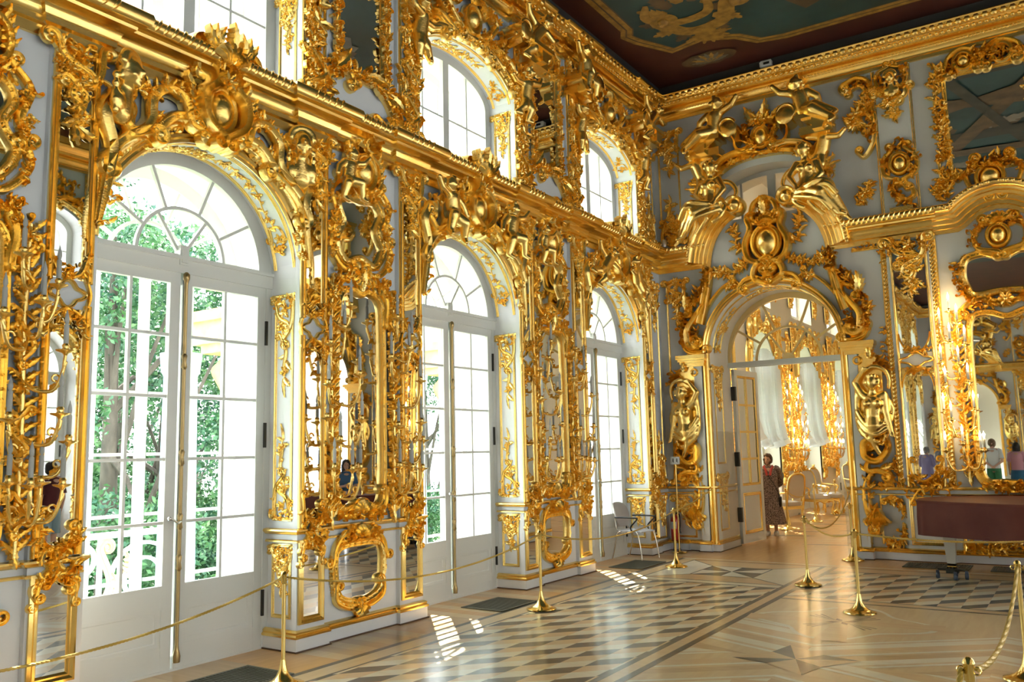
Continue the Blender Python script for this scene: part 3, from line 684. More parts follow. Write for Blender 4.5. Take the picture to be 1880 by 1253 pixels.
# ------------------------------------------------------------------ garden doors and attic windows
RECT = [(-1, -1), (-1, 1), (1, 1), (1, -1), (-1, -1)]
def bars(g, segs, w, t=.02, z=0.):
    for a, b in segs:
        if abs(a[0]-b[0]) < 1e-6: g.bx(a[0]-w, a[0]+w, min(a[1], b[1]), max(a[1], b[1]), z-t, z+t)
        elif abs(a[1]-b[1]) < 1e-6: g.bx(min(a[0], b[0]), max(a[0], b[0]), a[1]-w, a[1]+w, z-t, z+t)
        else: band(g, [a, b], w, t, z, RECT)
def frame_rect(g, u0, u1, v0, v1, w, t, z=0.):
    bars(g, [((u0+w, v0), (u0+w, v1)), ((u1-w, v0), (u1-w, v1))], w, t, z); bars(g, [((u0, v0+w), (u1, v0+w)), ((u0, v1-w), (u1, v1-w))], w, t*.98, z)
def curved_frame(g, cy, r0, rz0, r1, rz1, t, z=0., n=32):
    g.grid([[(a[0], a[1], z-t), (a[0], a[1], z+t), (b[0], b[1], z+t), (b[0], b[1], z-t), (a[0], a[1], z-t)] for a, b in zip(arc(0, cy, r0, rz0, 0, PI, n), arc(0, cy, r1, rz1, 0, PI, n))])
VROWS = [2.883, 2.337, 1.79, 1.247]
def door_leaf(parent, s, z, depth=1.0, mod=None):
    """one glazed leaf; s=-1 left, +1 right"""
    g = G(); u0, u1 = sorted((s*.955, s*.012)); st = .05
    frame_rect(g, u0, u1, .02, 3.45, st, .028, z)
    a, b = (u0+.1, u1-.1); m = (a+b)/2
    bars(g, [((u0+.1, .62), (u1-.1, .62))], .10, .026, z); bars(g, [((u0+.1, .14), (u1-.1, .14))], .07, .026, z)
    g.bx(a, b, .18, .56, z-.012, z+.012)
    bars(g, [((m, .7), (m, 3.38))], .013, .02, z); bars(g, [((a, v), (b, v)) for v in VROWS], .013, .019, z)
    polyframe(g, rect(a+.03, b-.03, .23, .52), .03, .016, z+.012)
    d = g.build('leaf', M['paint'], parent); d['label'] = 'white glazed leaf'
    h = G()
    for i in range(2):
        for v0, v1 in zip([.71]+VROWS[::-1], VROWS[::-1]+[3.36]):
            h.bx((a, m+.012)[i], (m-.012, b)[i], v0+.012, v1-.012, z-.003, z+.003)
    h.build('pane', M['glass'], d, smooth=False)
    return d
def make_door():
    r = thing('door_1', None, None); r['kind'] = 'structure'; z = 0
    g = G()
    for u in (-1, 1): g.bx(min(u*1.03, u*.95), max(u*1.03, u*.95), 0, 3.5, -.06, .035)
    g.bx(-1.03, 1.03, 3.45, 3.57, -.05, .05); g.bx(-1.03, 1.03, 3.57, 3.60, -.05, .075); g.bx(-1.03, 1.03, 0, .02, -.06, .04)
    curved_frame(g, 3.58, .86, .86, 1.06, 1.04, .035)
    g.bx(-.86, .86, 3.58, 3.62, -.03, .03)
    g.build('door_frame', M['paint'], r)
    g = G()
    curved_frame(g, 3.60, .435, .435, .465, .465, .02, .003, 24)
    for a in (31, 68, 112, 149):
        a = math.radians(a); bars(g, [((.45*math.cos(a), 3.6+.45*math.sin(a)), (.87*math.cos(a), 3.6+.87*math.sin(a)))], .014, .018)
    for a in (56, 124):
        a = math.radians(a); bars(g, [((.08*math.cos(a), 3.6+.08*math.sin(a)), (.45*math.cos(a), 3.6+.45*math.sin(a)))], .014, .018)
    g.bx(-.045, .045, 3.52, 3.70, -.03, .06); g.bx(-.03, .03, 3.54, 3.66, .06, .075)
    f = g.build('fanlight', M['paint'], r)
    h = G(); h.add([(0, 3.61, 0)]+[(q[0], q[1], 0) for q in arc(0, 3.6, .87, .87, 0, PI, 24)], [(0, i+1, i+2) for i in range(24)]); h.build('pane', M['glass'], f, smooth=False)
    for s in (-1, 1): door_leaf(r, s, .0)
    g = G(); g.lathe([(.0, .07), (.03, .07), (.034, .12), (.02, .18), (.016, .22), (.016, 3.35), (.022, 3.38), (.03, 3.40), (.03, 3.44), (.012, 3.46), (0, 3.46)], (0, 0, 0), 10)
    for v in (.9, 1.25, 1.80, 2.65): g.lathe([(.016, v-.07), (.026, v-.05), (.018, v), (.026, v+.05), (.016, v+.07)], (0, 0, 0), 10)
    t = G(); t.merge(g, lambda q: (q[0]+.03, q[2], q[1]+.052))
    b = t.build('espagnolette_bolt', mat('aged_bronze', (.36, .26, .12), .3, 1.), r)
    h = G(); h.tube([(.03, 1.25, .06), (-.02, 1.24, .10), (-.07, 1.27, .105), (-.10, 1.28, .10)], [.012, .009, .009, .011], 8); h.ball((-.105, 1.285, .10), .02); h.build('handle', M['steel'], b)
    for v in (.42, 2.0, 3.0):
        for s in (-1, 1): h = G(); h.bx(s*.955-.012, s*.955+.012, v-.12, v+.12, .02, .05); h.build('hinge', M['iron'], r)
    # outer casement: second pair of sashes in the outer face of the wall
    g = G(); z = -.50
    frame_rect(g, -1.03, 1.03, .3, 3.6, .05, .025, z); bars(g, [((-.02, .3), (-.02, 3.6))], .045, .025, z)
    for s in (-1, 1):
        a, b = sorted((s*.9, s*.06)); m = (a+b)/2
        bars(g, [((m, .4), (m, 3.5))], .014, .02, z); bars(g, [((a, v), (b, v)) for v in (.72, 1.30, 1.84, 2.40, 2.96)], .014, .019, z)
    curved_frame(g, 3.58, .84, .84, 1.06, 1.04, .03, z)
    curved_frame(g, 3.60, .40, .40, .43, .43, .02, z, 24)
    for a in (31, 68, 112, 149): a = math.radians(a); bars(g, [((.42*math.cos(a), 3.6+.42*math.sin(a)), (.87*math.cos(a), 3.6+.87*math.sin(a)))], .014, .018, z)
    c = g.build('outer_casement', M['paint'], r)
    h = G(); h.bx(-.95, .95, .36, 3.54, z-.003, z+.003); h.build('pane', M['glass'], c, smooth=False)
    return r
def make_attic():
    r = thing('window_1', None, None); r['kind'] = 'structure'
    for nm, z, s in (('window_frame', 0, 1.), ('outer_casement', -.5, .97)):
        g = G(); W0, R0 = .90, .40
        P = [(1.04, 5.36)]+arc(0, USP, 1.04, URZ+.02, 0, PI, 24)+[(-1.04, 5.36)]; Q = [(W0, 5.47)]+arc(0, USP-.02, W0, R0, 0, PI, 24)+[(-W0, 5.47)]
        g.grid([[(a[0], a[1], z-.03), (a[0], a[1], z+.03), (b[0], b[1], z+.03), (b[0], b[1], z-.03), (a[0], a[1], z-.03)] for a, b in zip(P, Q)])
        g.bx(-1.03, 1.03, 5.36, 5.47, z-.03, z+.03); bars(g, [((0, 5.45), (0, USP+R0))], .06, .03, z)
        ar = lambda u: USP-.02+R0*math.sqrt(max(0, 1-(u/W0)**2))
        for u in (-.47, .47): bars(g, [((u, 5.45), (u, ar(u)+.01))], .013, .018, z)
        for v in (6.18,) if z == 0 else (5.95, 6.5): bars(g, [((-.9, v), (.9, v))], .013, .017, z)
        f = g.build(nm, M['paint'], r)
        h = G(); q = arc(0, USP-.02, W0+.01, R0+.01, 0, PI, 24); n = len(q); h.add([(a[0], a[1], z) for a in q]+[(-W0, 5.46, z), (W0, 5.46, z)], [tuple(range(n+2))]); h.build('pane', M['glass'], f, smooth=False)
    return r
d0 = make_door(); a0 = make_attic()
def place(src, names, mws):
    for i, (nm, mw) in enumerate(zip(names, mws)):
        o = src if i == 0 else dup(src); o.matrix_world = mw; o.name = nm
ks = list(range(K0, K1+1))
order = [0, 1, 2, -1, -2, -3, -4, -5]
NUM = list(range(1, 9))+list(range(21, 29))
place(d0, ['door_%d' % i for i in NUM], [onleft(4.62+BAY*k, 0, -.457) for k in order]+[onright(4.62+BAY*k, 0, -.457) for k in order])
place(a0, ['window_%d' % i for i in NUM], [onleft(4.62+BAY*k, 0, -.457) for k in order]+[onright(4.62+BAY*k, 0, -.457) for k in order])

# ------------------------------------------------------------------ gilded carving of the window wall: one mesh per carved thing
R1 = random.Random(11)
GM = {}
def reg(nm, g, m=None): GM[nm] = g.mesh(nm, m or M['gold']); return GM[nm]
# arch moulding on the face of each opening, and lines on the soffit and the right jamb
g = G(); P = arc(0, SPR, HW+.045, HW+.045, 0, PI, 40)
band(g, P, .045, .035, -.05, [(-1, 0), (-1, .7), (-.5, 1), (0, .55), (.5, .75), (1, .3), (1, 0)])
arch_mold = reg('arch_molding', g, M['goldflat'])
def on_arch(rx, rz, cy): return lambda q: ((rx-q[2])*math.cos(q[0]/rx), cy+(rz-q[2])*math.sin(q[0]/rx), q[1])
def soffit(rx, rz, cy, rng, spray=.55):
    g = G(); L = PI*rx
    for w in (-.10, -.37): 
        for d in (0, .022): band(g, [(.1+(L-.2)*i/48, w+d) for i in range(49)], .011, .012, .001, ROLL)
    for side in (0, 1):
        t = G(); b = .12*L
        thicket(t, [(b, -.33), (b-.09, -.24), (b, -.14)], 14, .09, rng, .02, 0, .01)
        scroll(t, [(b+.02, -.32), (b+.10, -.24), (b+.02, -.14)], .012, .02, (1, .04), (-1, .04))
        drop(t, (b+.06, -.235), -spray, .16, rng, .02, 0)
        t2 = G(); vine(t2, [(b+.1, -.24), (b+.1+spray*.4, -.28), (b+.1+spray*.8, -.21), (b+.1+spray, -.24)], .010, 12, .085, rng, .018, 0, 3)
        t.v = []; t.f = []; t.mi = []
        thicket(t, [(b, -.33), (b-.09, -.24), (b, -.14)], 16, .085, rng, .02, 0, .012); scroll(t, [(b+.02, -.33), (b+.13, -.30), (b+.13, -.18), (b+.02, -.14)], .013, .02, (1, .04), (1, .04)); flower(t, (b+.02, -.235), .05, .02)
        t.merge(t2)
        g.merge(t, (lambda q: q) if side == 0 else (lambda q: (L-q[0], q[1], q[2])))
    t = G(); c = L/2
    for s in (-1, 1): vine(t, [(c, -.235), (c+s*.15, -.28), (c+s*.32, -.21), (c+s*.52, -.24)], .011, 13, .085, rng, .018, 0, 3)
    thicket(t, [(c-.15, -.22), (c, -.26), (c+.15, -.22)], 14, .09, rng, .02, 0, .03); g.merge(t)
    o = G(); o.merge(g, on_arch(rx, rz, cy)); return o
reg('soffit', soffit(HW, HW, SPR, R1)); reg('attic_soffit', soffit(HW, URZ, USP, R1, .22))
def jamb_panel(v0, v1, top, bot, rng, u0=-.36, u1=-.10):
    """gilt line frame with a hanging spray and a rising spray; local u runs out of the wall"""
    g = G(); w = u1-u0; c = (u0+u1)/2
    polyframe(g, rect(u0+.016, u1-.016, v0, v1), .018, .014); 
    drop(g, (c, v1-.01), top, w*.95, rng, .022)
    thicket(g, [(u0+.03, v1-.12), (u0+.05, v1-.03), (u1-.05, v1-.03), (u1-.03, v1-.12)], 18, .075, rng, .022, 0, .012)
    if bot:
        t = G(); drop(t, (c, 0), bot, w*.85, rng, .022); g.merge(t, lambda q: (2*c-q[0], v0+.02-q[1], q[2]))
        thicket(g, [(u0+.03, v0+.22), (u0+.04, v0+.03), (u1-.04, v0+.03), (u1-.03, v0+.22)], 20, .075, rng, .022, 0, .012)
    return g
def jambm(k): return Matrix(((1, 0, 0, 0), (0, 0, -1, 4.62+BAY*k+HW), (0, 1, 0, 0), (0, 0, 0, 1)))
reg('jamb', jamb_panel(1.20, 3.36, .95, .85, R1)); reg('jamb_dado', jamb_panel(.30, .95, .45, 0, R1)); reg('attic_jamb', jamb_panel(5.45, 6.52, .62, 0, R1))
ORD = ['nearest', 'middle', 'farthest']
for k in range(3):
    w = ORD[k]
    tag(link('arch_molding', arch_mold, None, onleft(4.62+BAY*k, 0)), 'plain gilded molding round the arch of the %s garden door' % w, 'molding', 'arch moldings of the garden doors')
    tag(link('soffit_ornament', GM['soffit'], None, onleft(4.62+BAY*k, 0)), 'gilded line and sprays on the arch underside of the %s garden door' % w, 'ornament', 'soffit ornaments of the garden doors')
    tag(link('attic_soffit_ornament', GM['attic_soffit'], None, onleft(4.62+BAY*k, 0)), 'gilded line and sprays under the arch of the %s upper window' % w, 'ornament', 'soffit ornaments of the upper windows')
    for nm, me, what in (('jamb_ornament', 'jamb', 'tall gilded panel on the right jamb of the %s garden door'), ('dado_ornament', 'jamb_dado', 'small low gilded panel on the right jamb of the %s garden door'), ('attic_jamb_ornament', 'attic_jamb', 'gilded panel on the right jamb of the %s upper window')):
        tag(link(nm, GM[me], None, jambm(k)), what % w, 'panel', nm.replace('_', ' ')+'s')
    P = [(HW+.03, 5.39)]+arc(0, USP, HW+.03, URZ+.03, 0, PI, 30)+[(-HW-.03, 5.39)]
    if k == 0: g = G(); band(g, P, .03, .03, -.05); reg('attic_arch', g, M['goldflat'])
    tag(link('attic_arch_molding', GM['attic_arch'], None, onleft(4.62+BAY*k, 0)), 'gilded edge molding of the %s upper window arch' % w, 'molding', 'arch moldings of the upper windows')

# ---- crest above each garden door
def cherub_mesh(nm, pose, vox=.011):
    """pose: dict of joints in (u,v,w), body about .5 m sitting"""
    q = {k: np.array(v, float) for k, v in pose.items()}; g = G()
    limb(g, q['pel'], q['chest'], .105, .095); limb(g, q['chest'], q['neck'], .075, .042); h = q['head']
    g.ball(h, (.088, .096, .092), 16, 10); d = q.get('face', np.array((0, 0, 1.)))
    d = d/np.linalg.norm(d); g.ball(h+d*.082-np.array((0, .008, 0)), .018); g.ball(h+d*.05-np.array((0, .035, 0)), (.022, .016, .018))
    for s in (-1, 1): sd = np.cross(d, (0, 1, 0))*s; g.ball(h+d*.058+sd*.036-np.array((0, .02, 0)), .034)
    rg = random.Random(4)
    for i in range(34):
        v = np.array((rg.uniform(-1, 1), rg.uniform(-.35, 1), rg.uniform(-1, 1))); v /= np.linalg.norm(v)
        if v@d < .55: g.ball(h+v*.092, .030, 8, 6)
    for s in 'LR':
        limb(g, q['sh'+s], q['el'+s], .052, .044); limb(g, q['el'+s], q['ha'+s], .044, .032); g.ball(q['ha'+s], .038); limb(g, q['chest'], q['sh'+s], .07, .052)
        limb(g, q['pel'], q['kn'+s], .088, .068); limb(g, q['kn'+s], q['an'+s], .064, .040); d2 = q.get('toe'+s, q['an'+s]+np.array((.03, -.045, .05))); limb(g, q['an'+s], d2, .038, .03)
    return fused(g, nm, M['gold'], vox, 3)
P_SIT = dict(pel=(0, 0, .09), chest=(.03, .19, .11), neck=(.05, .27, .11), head=(.07, .35, .12), face=(.5, 0, 1), shL=(-.06, .23, .10), elL=(-.17, .14, .12), haL=(-.22, .03, .14), shR=(.13, .24, .12), elR=(.25, .27, .15), haR=(.33, .36, .17),
             knL=(-.10, -.09, .20), anL=(-.13, -.27, .16), knR=(.13, -.04, .22), anR=(.17, -.23, .20))
CHER = cherub_mesh('cherub_sitting', P_SIT)
P_FLY = dict(pel=(0, 0, .08), chest=(.12, .15, .12), neck=(.17, .22, .13), head=(.23, .28, .15), face=(1, -.2, .6), shL=(.05, .22, .10), elL=(-.06, .30, .10), haL=(-.12, .40, .12), shR=(.18, .14, .17), elR=(.30, .06, .2), haR=(.40, .10, .2),
             knL=(-.16, -.06, .12), anL=(-.34, -.06, .08), knR=(-.06, -.16, .14), anR=(-.20, -.26, .10))
CHERF = cherub_mesh('cherub_reaching', P_FLY)
def head_mesh():
    g = G(); limb(g, (0, -.28, .05), (0, -.1, .09), .085, .05); g.ball((0, 0, .11), (.085, .115, .10), 14, 10)
    g.ball((0, -.005, .215), (.016, .03, .02)); g.ball((0, -.055, .195), (.028, .012, .014)); g.ball((0, -.085, .185), (.03, .022, .02))
    for s in (-1, 1): g.ball((s*.038, .02, .185), (.02, .012, .014)); g.ball((s*.045, -.03, .175), .028); g.ball((s*.07, -.22, .08), (.07, .08, .05))
    for i in range(13): a = PI*i/12; g.ball((.09*math.cos(a), .05+.085*math.sin(a), .12), .038, 8, 5)
    for i in range(5): g.ball((.10, -.05-.06*i, .08), .03); g.ball((-.10, -.05-.06*i, .08), .03)
    return fused(g, 'term_head', M['gold'], .011, 3)
HEAD = head_mesh()
def crest_scroll(rng):
    g = G()
    for s in (-1, 1):
        X = lambda L: [(s*q[0], q[1]) for q in L]
        band(g, arc(0, SPR, HW+.14, HW+.14, PI/2-s*.25, PI/2-s*1.62, 26), [.03+.05*math.sin(PI*i/26) for i in range(27)], .07, -.05, ROLL)
        flames(g, arc(0, SPR, HW+.15, HW+.15, PI/2-s*.3, PI/2-s*1.6, 26), 15, .16, .05, .06, -s, -.02, .5, rng, .7)
        scroll(g, X([(1.08, 3.62), (1.02, 4.0), (1.0, 4.25), (1.07, 4.5), (.99, 4.66)]), .07, .10, None, (s, .06))
        scroll(g, X([(1.05, 4.12), (.93, 4.3), (.78, 4.42), (.62, 4.5)]), .06, .09, (-s, .07), (s, .06))
        scroll(g, X([(.95, 4.52), (.82, 4.42), (.68, 4.55), (.66, 4.75), (.53, 4.87), (.37, 4.84), (.31, 4.68)]), .055, .10, (s, .07), (-s, .08))
        scroll(g, X([(.60, 4.52), (.45, 4.66), (.27, 4.69), (.12, 4.64)]), .055, .09, (-s, .06), (s, .07))
        vine(g, X([(.95, 4.84), (.73, 4.79), (.56, 4.9), (.40, 4.93), (.28, 4.98)]), .016, 18, .11, rng, .05, .03, 5)
        thicket(g, X([(1.02, 3.6), (1.0, 4.0), (.98, 4.5)]), 22, .12, rng, .05, 0, .05)
        thicket(g, X([(.9, 4.3), (.6, 4.6), (.2, 4.7)]), 24, .12, rng, .05, 0, .05)
    return g
def crest_cartouche(rng):
    g = G()
    boss(g, (0, 4.86), .12, .17, .13, .03); ring(g, (0, 4.86), .14, .195, .03, .08, .02)
    for s in (-1, 1):
        scroll(g, [(s*.03, 4.60), (s*.2, 4.74), (s*.22, 4.95), (s*.10, 5.08), (s*.09, 5.26), (s*.19, 5.40)], .05, .16, (s, .06), (-s, .09), .03)
        flames(g, [(s*.1, 4.65), (s*.25, 4.8), (s*.27, 5.0), (s*.2, 5.3)], 9, .16, .05, .09, -s, .05, .5, rng)
        for i in range(3): leaf(g, (s*.12, 5.34), PI/2-s*(.2+.4*i), .24, .07, .10, s*.8, .16, 3)
    shell(g, (0, 5.22), PI/2, .22, .14, 7, 2.4, .14); leaf(g, (0, 5.38), PI/2, .24, .08, .10, .3, .2, 4)
    flower(g, (0, 5.1), .09, .05, 6, .16); thicket(g, [(-.12, 5.15), (0, 5.3), (.12, 5.15)], 16, .1, rng, .06, .14, .05)
    return g
CRS = crest_scroll(R1).mesh('scrollwork', M['gold']); CRC = crest_cartouche(R1).mesh('cartouche', M['gold'])
def scaled(mw, s): return mw @ Matrix.Diagonal((s[0], s[1], s[2], 1))
def crest(W, k, kind, label):
    r = thing('arch_crest', label, 'crest', W, 'carved crests over the garden doors')
    link('scrollwork', CRS, r); c = link('cartouche', CRC, r)
    for s in (-1, 1):
        if kind == 'heads':
            o = link('term', HEAD, r); o.matrix_local = Matrix.Translation((s*.97, 4.86 if s < 0 else 4.80, 0)) @ Matrix.Rotation(.5*-s, 4, 'Y') @ Matrix.Diagonal((1.2, 1.2, 1.15, 1))
        else:
            o = link('cherub', CHERF if kind == 'fly' else CHER, r); o.matrix_local = Matrix.Translation((s*.62, 4.62, .03)) @ Matrix.Diagonal((-s*1.05 if kind == 'fly' else s*1.05, 1.05, 1.05, 1))
            if s < 0 or kind == 'fly': pass
    return r
crest(onleft(4.62, 0), 0, 'heads', 'gilded crest with two female heads over the nearest garden door')
crest(onleft(4.62+BAY, 0), 1, 'sit', 'gilded crest with two cherubs over the middle garden door')
crest(onleft(4.62+2*BAY, 0), 2, 'fly', 'gilded crest with flying cherubs over the farthest garden door')

# ---- pier: strips of mirror on the pilasters
def gold_moulding_frame(g, u0, u1, v0, v1, w=.03, h=.03, z=0.): polyframe(g, rect(u0+w, u1-w, v0+w, v1-w), w, h, z)
def strip_mesh(u0, u1, rng):
    w = u1-u0; c = (u0+u1)/2
    gl = G(); plate(gl, rect(u0+.05, u1-.05, 3.14, 4.93), .008); plate(gl, rect(u0+.05, u1-.05, 1.16, 2.92), .008)
    fr = G()
    for u in (u0+.028, u1-.028): band(fr, [(u, 1.12), (u, 2.95)], .026, .045, 0., [(-1, 0), (-1, .8), (-.4, 1), (0, .5), (.4, .9), (1, .5), (1, 0)]); band(fr, [(u, 3.12), (u, 4.96)], .026, .045, 0., [(-1, 0), (-1, .8), (-.4, 1), (0, .5), (.4, .9), (1, .5), (1, 0)])
    top = G(); drop(top, (c, 4.99), .78, w*1.0, rng, .05, .02); thicket(top, [(u0+.02, 4.75), (u0+.06, 4.92), (u1-.06, 4.92), (u1-.02, 4.75)], 22, .12, rng, .05, .01, .03)
    qf = G()
    for i in range(8):
        a = PI/4*i; r = .085
    Q = [(c+(.115+.022*math.cos(4*t))*math.cos(t)*1.0, 3.03+(.085+.018*math.cos(4*t))*math.sin(t)) for t in np.linspace(0, 2*PI, 40, endpoint=False)]
    band(qf, Q, .016, .04, .0, ROLL, True)
    for s in (-1, 1):
        scroll(qf, [(c+s*.02, 3.15), (c+s*.09, 3.19), (c+s*.13, 3.30), (c+s*(w/2-.03), 3.42)], .017, .045, (-s, .03), None, .0)
        scroll(qf, [(c+s*.02, 2.91), (c+s*.09, 2.87), (c+s*.14, 2.78), (c+s*(w/2-.03), 2.62)], .017, .045, (s, .03), None, .0)
        scroll(qf, [(c+s*.12, 3.18), (c+s*.17, 3.03), (c+s*.12, 2.86)], .014, .035, (s, .025), (s, .025), .0)
    thicket(qf, [(u0+.03, 3.3), (c, 3.17), (u1-.03, 3.3)], 14, .08, rng, .035, .01, .02); thicket(qf, [(u0+.03, 2.7), (c, 2.86), (u1-.03, 2.7)], 14, .08, rng, .035, .01, .02)
    bo = G(); s0 = rng.choice((-1, 1))
    scroll(bo, [(c-.14, 1.42), (c-.10, 1.22), (c+.05, 1.18), (c+.14, 1.30)], .022, .05, (s0, .04), (1, .04)); scroll(bo, [(c+.13, 1.2), (c+.02, 1.08), (c-.1, .98), (c-.14, .86)], .022, .05, (1, .04), (1, .035)); scroll(bo, [(c-.13, 1.12), (c+.02, 1.0), (c+.12, .9)], .02, .05, (-1, .03), (-1, .03))
    thicket(bo, [(c-.14, 1.3), (c, 1.12), (c+.14, 1.25)], 22, .12, rng, .05, .01, .04); thicket(bo, [(c-.13, 1.0), (c, .98), (c+.13, 1.0)], 18, .11, rng, .05, .01, .04); flower(bo, (c, 1.09), .08, .05, 6, .03)
    lg = G(); plate(lg, rect(u0+.05, u1-.05, .29, .95), .008); lf = G(); polyframe(lf, rect(u0+.045, u1-.045, .275, .97), .035, .035)
    for s in (-1, 1): scroll(lf, [(c+s*(w/2-.05), .80), (c+s*(w/2-.02), .92), (c+s*.05, .96)], .018, .04, (s, .03), (-s, .03))
    return [q.mesh(n, m) for n, q, m in (('glass', gl, M['mirror']), ('frame', fr, M['goldflat']), ('top_spray', top, M['gold']), ('quatrefoil', qf, M['gold']), ('foot_ornament', bo, M['gold']), ('glass', lg, M['mirror']), ('frame', lf, M['goldflat']))]
R2 = random.Random(21)
STL = strip_mesh(-.90, -.56, R2); STR = strip_mesh(.55, .91, R2)
def strip_set(W, ms, label, dl):
    r = thing('pilaster_mirror', label, 'mirror', W, 'narrow mirrors on the pilasters')
    for nm, me in zip(('glass', 'frame', 'top_spray', 'quatrefoil', 'foot_ornament'), ms[:5]): link(nm, me, r)
    d = thing('dado_strip_mirror', dl, 'mirror', W, 'narrow low mirrors under the pilasters')
    link('glass', ms[5], d); link('frame', ms[6], d)
PIER = {-1: 'left of the nearest door', 0: 'right of the nearest door', 1: 'right of the middle door'}
for k in (-1, 0, 1):
    W = onleft(6.52+BAY*k, 0)
    if k >= 0: strip_set(W, STL, 'narrow gilt-framed mirror on the left half of the pier '+PIER[k], 'narrow low mirror on the left foot of the pier '+PIER[k])
    strip_set(W, STR, 'narrow gilt-framed mirror on the right half of the pier '+PIER[k], 'narrow low mirror on the right foot of the pier '+PIER[k])
strip_set(onleft(13.59+.73, 0), STL, 'narrow gilt-framed mirror beside the farthest door, next to the room corner', 'narrow low mirror beside the farthest door, next to the room corner')

# ---- pier: tall centre mirror, cartouche mirror above it, low mirror in the dado
PC = -.04
def closed(pts, n=8): return cr(pts, n, True)[:, :2]
OV = closed([(PC, 4.50), (PC+.24, 4.52), (PC+.33, 4.38), (PC+.26, 4.2), (PC+.36, 4.0), (PC+.22, 3.80), (PC, 3.86), (PC-.22, 3.80), (PC-.36, 4.0), (PC-.26, 4.2), (PC-.33, 4.38), (PC-.24, 4.52)])
TALL = closed([(PC-.33, 1.34), (PC-.35, 2.2), (PC-.34, 3.1), (PC-.30, 3.42), (PC-.12, 3.50), (PC, 3.47), (PC+.12, 3.50), (PC+.30, 3.42), (PC+.34, 3.1), (PC+.35, 2.2), (PC+.33, 1.34), (PC+.1, 1.27), (PC-.1, 1.27)], 6)
LOW = closed([(PC-.30, .86), (PC-.34, .62), (PC-.27, .40), (PC, .33), (PC+.27, .40), (PC+.34, .62), (PC+.30, .86), (PC, .90)])
def rich(P, w, h, rng, n_in, n_out, z, Lo=.10):
    g = G(); band(g, P, w, h, z, BAND, True); Q = np.vstack([P, P[:1]])
    flames(g, Q, n_out, Lo, Lo*.34, h*1.1, -1 if area(P) > 0 else 1, z, .6, rng, .75); flames(g, Q, n_in, Lo*.6, Lo*.25, h*.9, 1 if area(P) > 0 else -1, z+.01, .5, rng, .35)
    return g
def area(P): return sum(P[i-1][0]*P[i][1]-P[i][0]*P[i-1][1] for i in range(len(P)))
R3 = random.Random(31)
ovf = rich(OV, .045, .06, R3, 26, 40, -.05)
for s in (-1, 1):
    scroll(ovf, [(PC+s*.30, 4.66), (PC+s*.44, 4.5), (PC+s*.38, 4.28), (PC+s*.42, 4.12)], .035, .07, (-s, .05), (s, .05), -.05); scroll(ovf, [(PC+s*.42, 4.1), (PC+s*.46, 3.92), (PC+s*.30, 3.72), (PC+s*.1, 3.70)], .035, .07, (s, .05), (-s, .06), -.05)
    thicket(ovf, [(PC+s*.44, 4.6), (PC+s*.42, 4.2), (PC+s*.42, 3.8)], 22, .11, R3, .05, -.03, .03)
shell(ovf, (PC, 3.70), -PI/2, .16, .09, 7, 2.6, -.04)
ovc = G(); boss(ovc, (PC+.02, 4.80), .125, .16, .13, -.02); ring(ovc, (PC+.02, 4.80), .15, .19, .032, .09, -.03)
for s in (-1, 1):
    scroll(ovc, [(PC+s*.06, 4.58), (PC+s*.24, 4.68), (PC+s*.24, 4.9), (PC+s*.06, 5.02)], .035, .09, (s, .05), (-s, .06), -.03)
    for i in range(4): leaf(ovc, (PC+s*.2, 4.74+.06*i), PI/2-s*(1.1-.2*i), .17, .045, .07, s*.5, 0, 3)
thicket(ovc, [(PC-.3, 4.6), (PC, 4.56), (PC+.3, 4.6)], 26, .12, R3, .06, -.02, .04); shell(ovc, (PC+.02, 5.0), PI/2, .16, .1, 6, 2.4, .02); thicket(ovc, [(PC-.1, 5.05), (PC+.1, 5.1)], 10, .12, R3, .07, .08, .04)
ovg = G(); plate(ovg, [tuple(q) for q in OV], -.042)
taf = rich(TALL, .04, .06, R3, 46, 60, -.05, .085)
for s in (-1, 1):
    scroll(taf, [(PC+s*.10, 3.62), (PC+s*.26, 3.60), (PC+s*.38, 3.44), (PC+s*.36, 3.2)], .04, .08, (-s, .06), (s, .05), -.05); thicket(taf, [(PC+s*.4, 3.5), (PC+s*.30, 3.62), (PC, 3.60)], 24, .12, R3, .06, -.03, .04)
    scroll(taf, [(PC+s*.38, 1.4), (PC+s*.34, 1.24), (PC+s*.16, 1.18), (PC+s*.04, 1.24)], .035, .07, (s, .05), (-s, .05), -.05); thicket(taf, [(PC+s*.38, 1.25), (PC+s*.2, 1.18), (PC, 1.2)], 20, .11, R3, .06, -.03, .03)
leaf(taf, (PC, 3.5), PI/2, .24, .09, .09, .0, -.02, 4); shell(taf, (PC, 1.2), PI/2, .14, .08, 7, 2.8, -.02)
tag_ = None
tag_g = G(); plate(tag_g, [tuple(q) for q in TALL], -.042)
lof = rich(LOW, .034, .05, R3, 26, 56, -.05, .11)
for s in (-1, 1):
    scroll(lof, [(PC+s*.06, .98), (PC+s*.22, 1.0), (PC+s*.34, .9), (PC+s*.38, .75)], .024, .06, (-s, .05), (s, .05), -.05); scroll(lof, [(PC+s*.34, .5), (PC+s*.33, .36), (PC+s*.18, .28), (PC+s*.04, .27)], .024, .06, (s, .05), (-s, .05), -.05)
    thicket(lof, [(PC+s*.3, .95), (PC+s*.1, 1.0)], 14, .12, R3, .06, -.03, .03)
shell(lof, (PC, .95), PI/2, .15, .1, 7, 2.6, -.03); shell(lof, (PC, .30), -PI/2, .12, .08, 6, 2.6, -.03)
log = G(); plate(log, [tuple(q) for q in LOW], -.042)
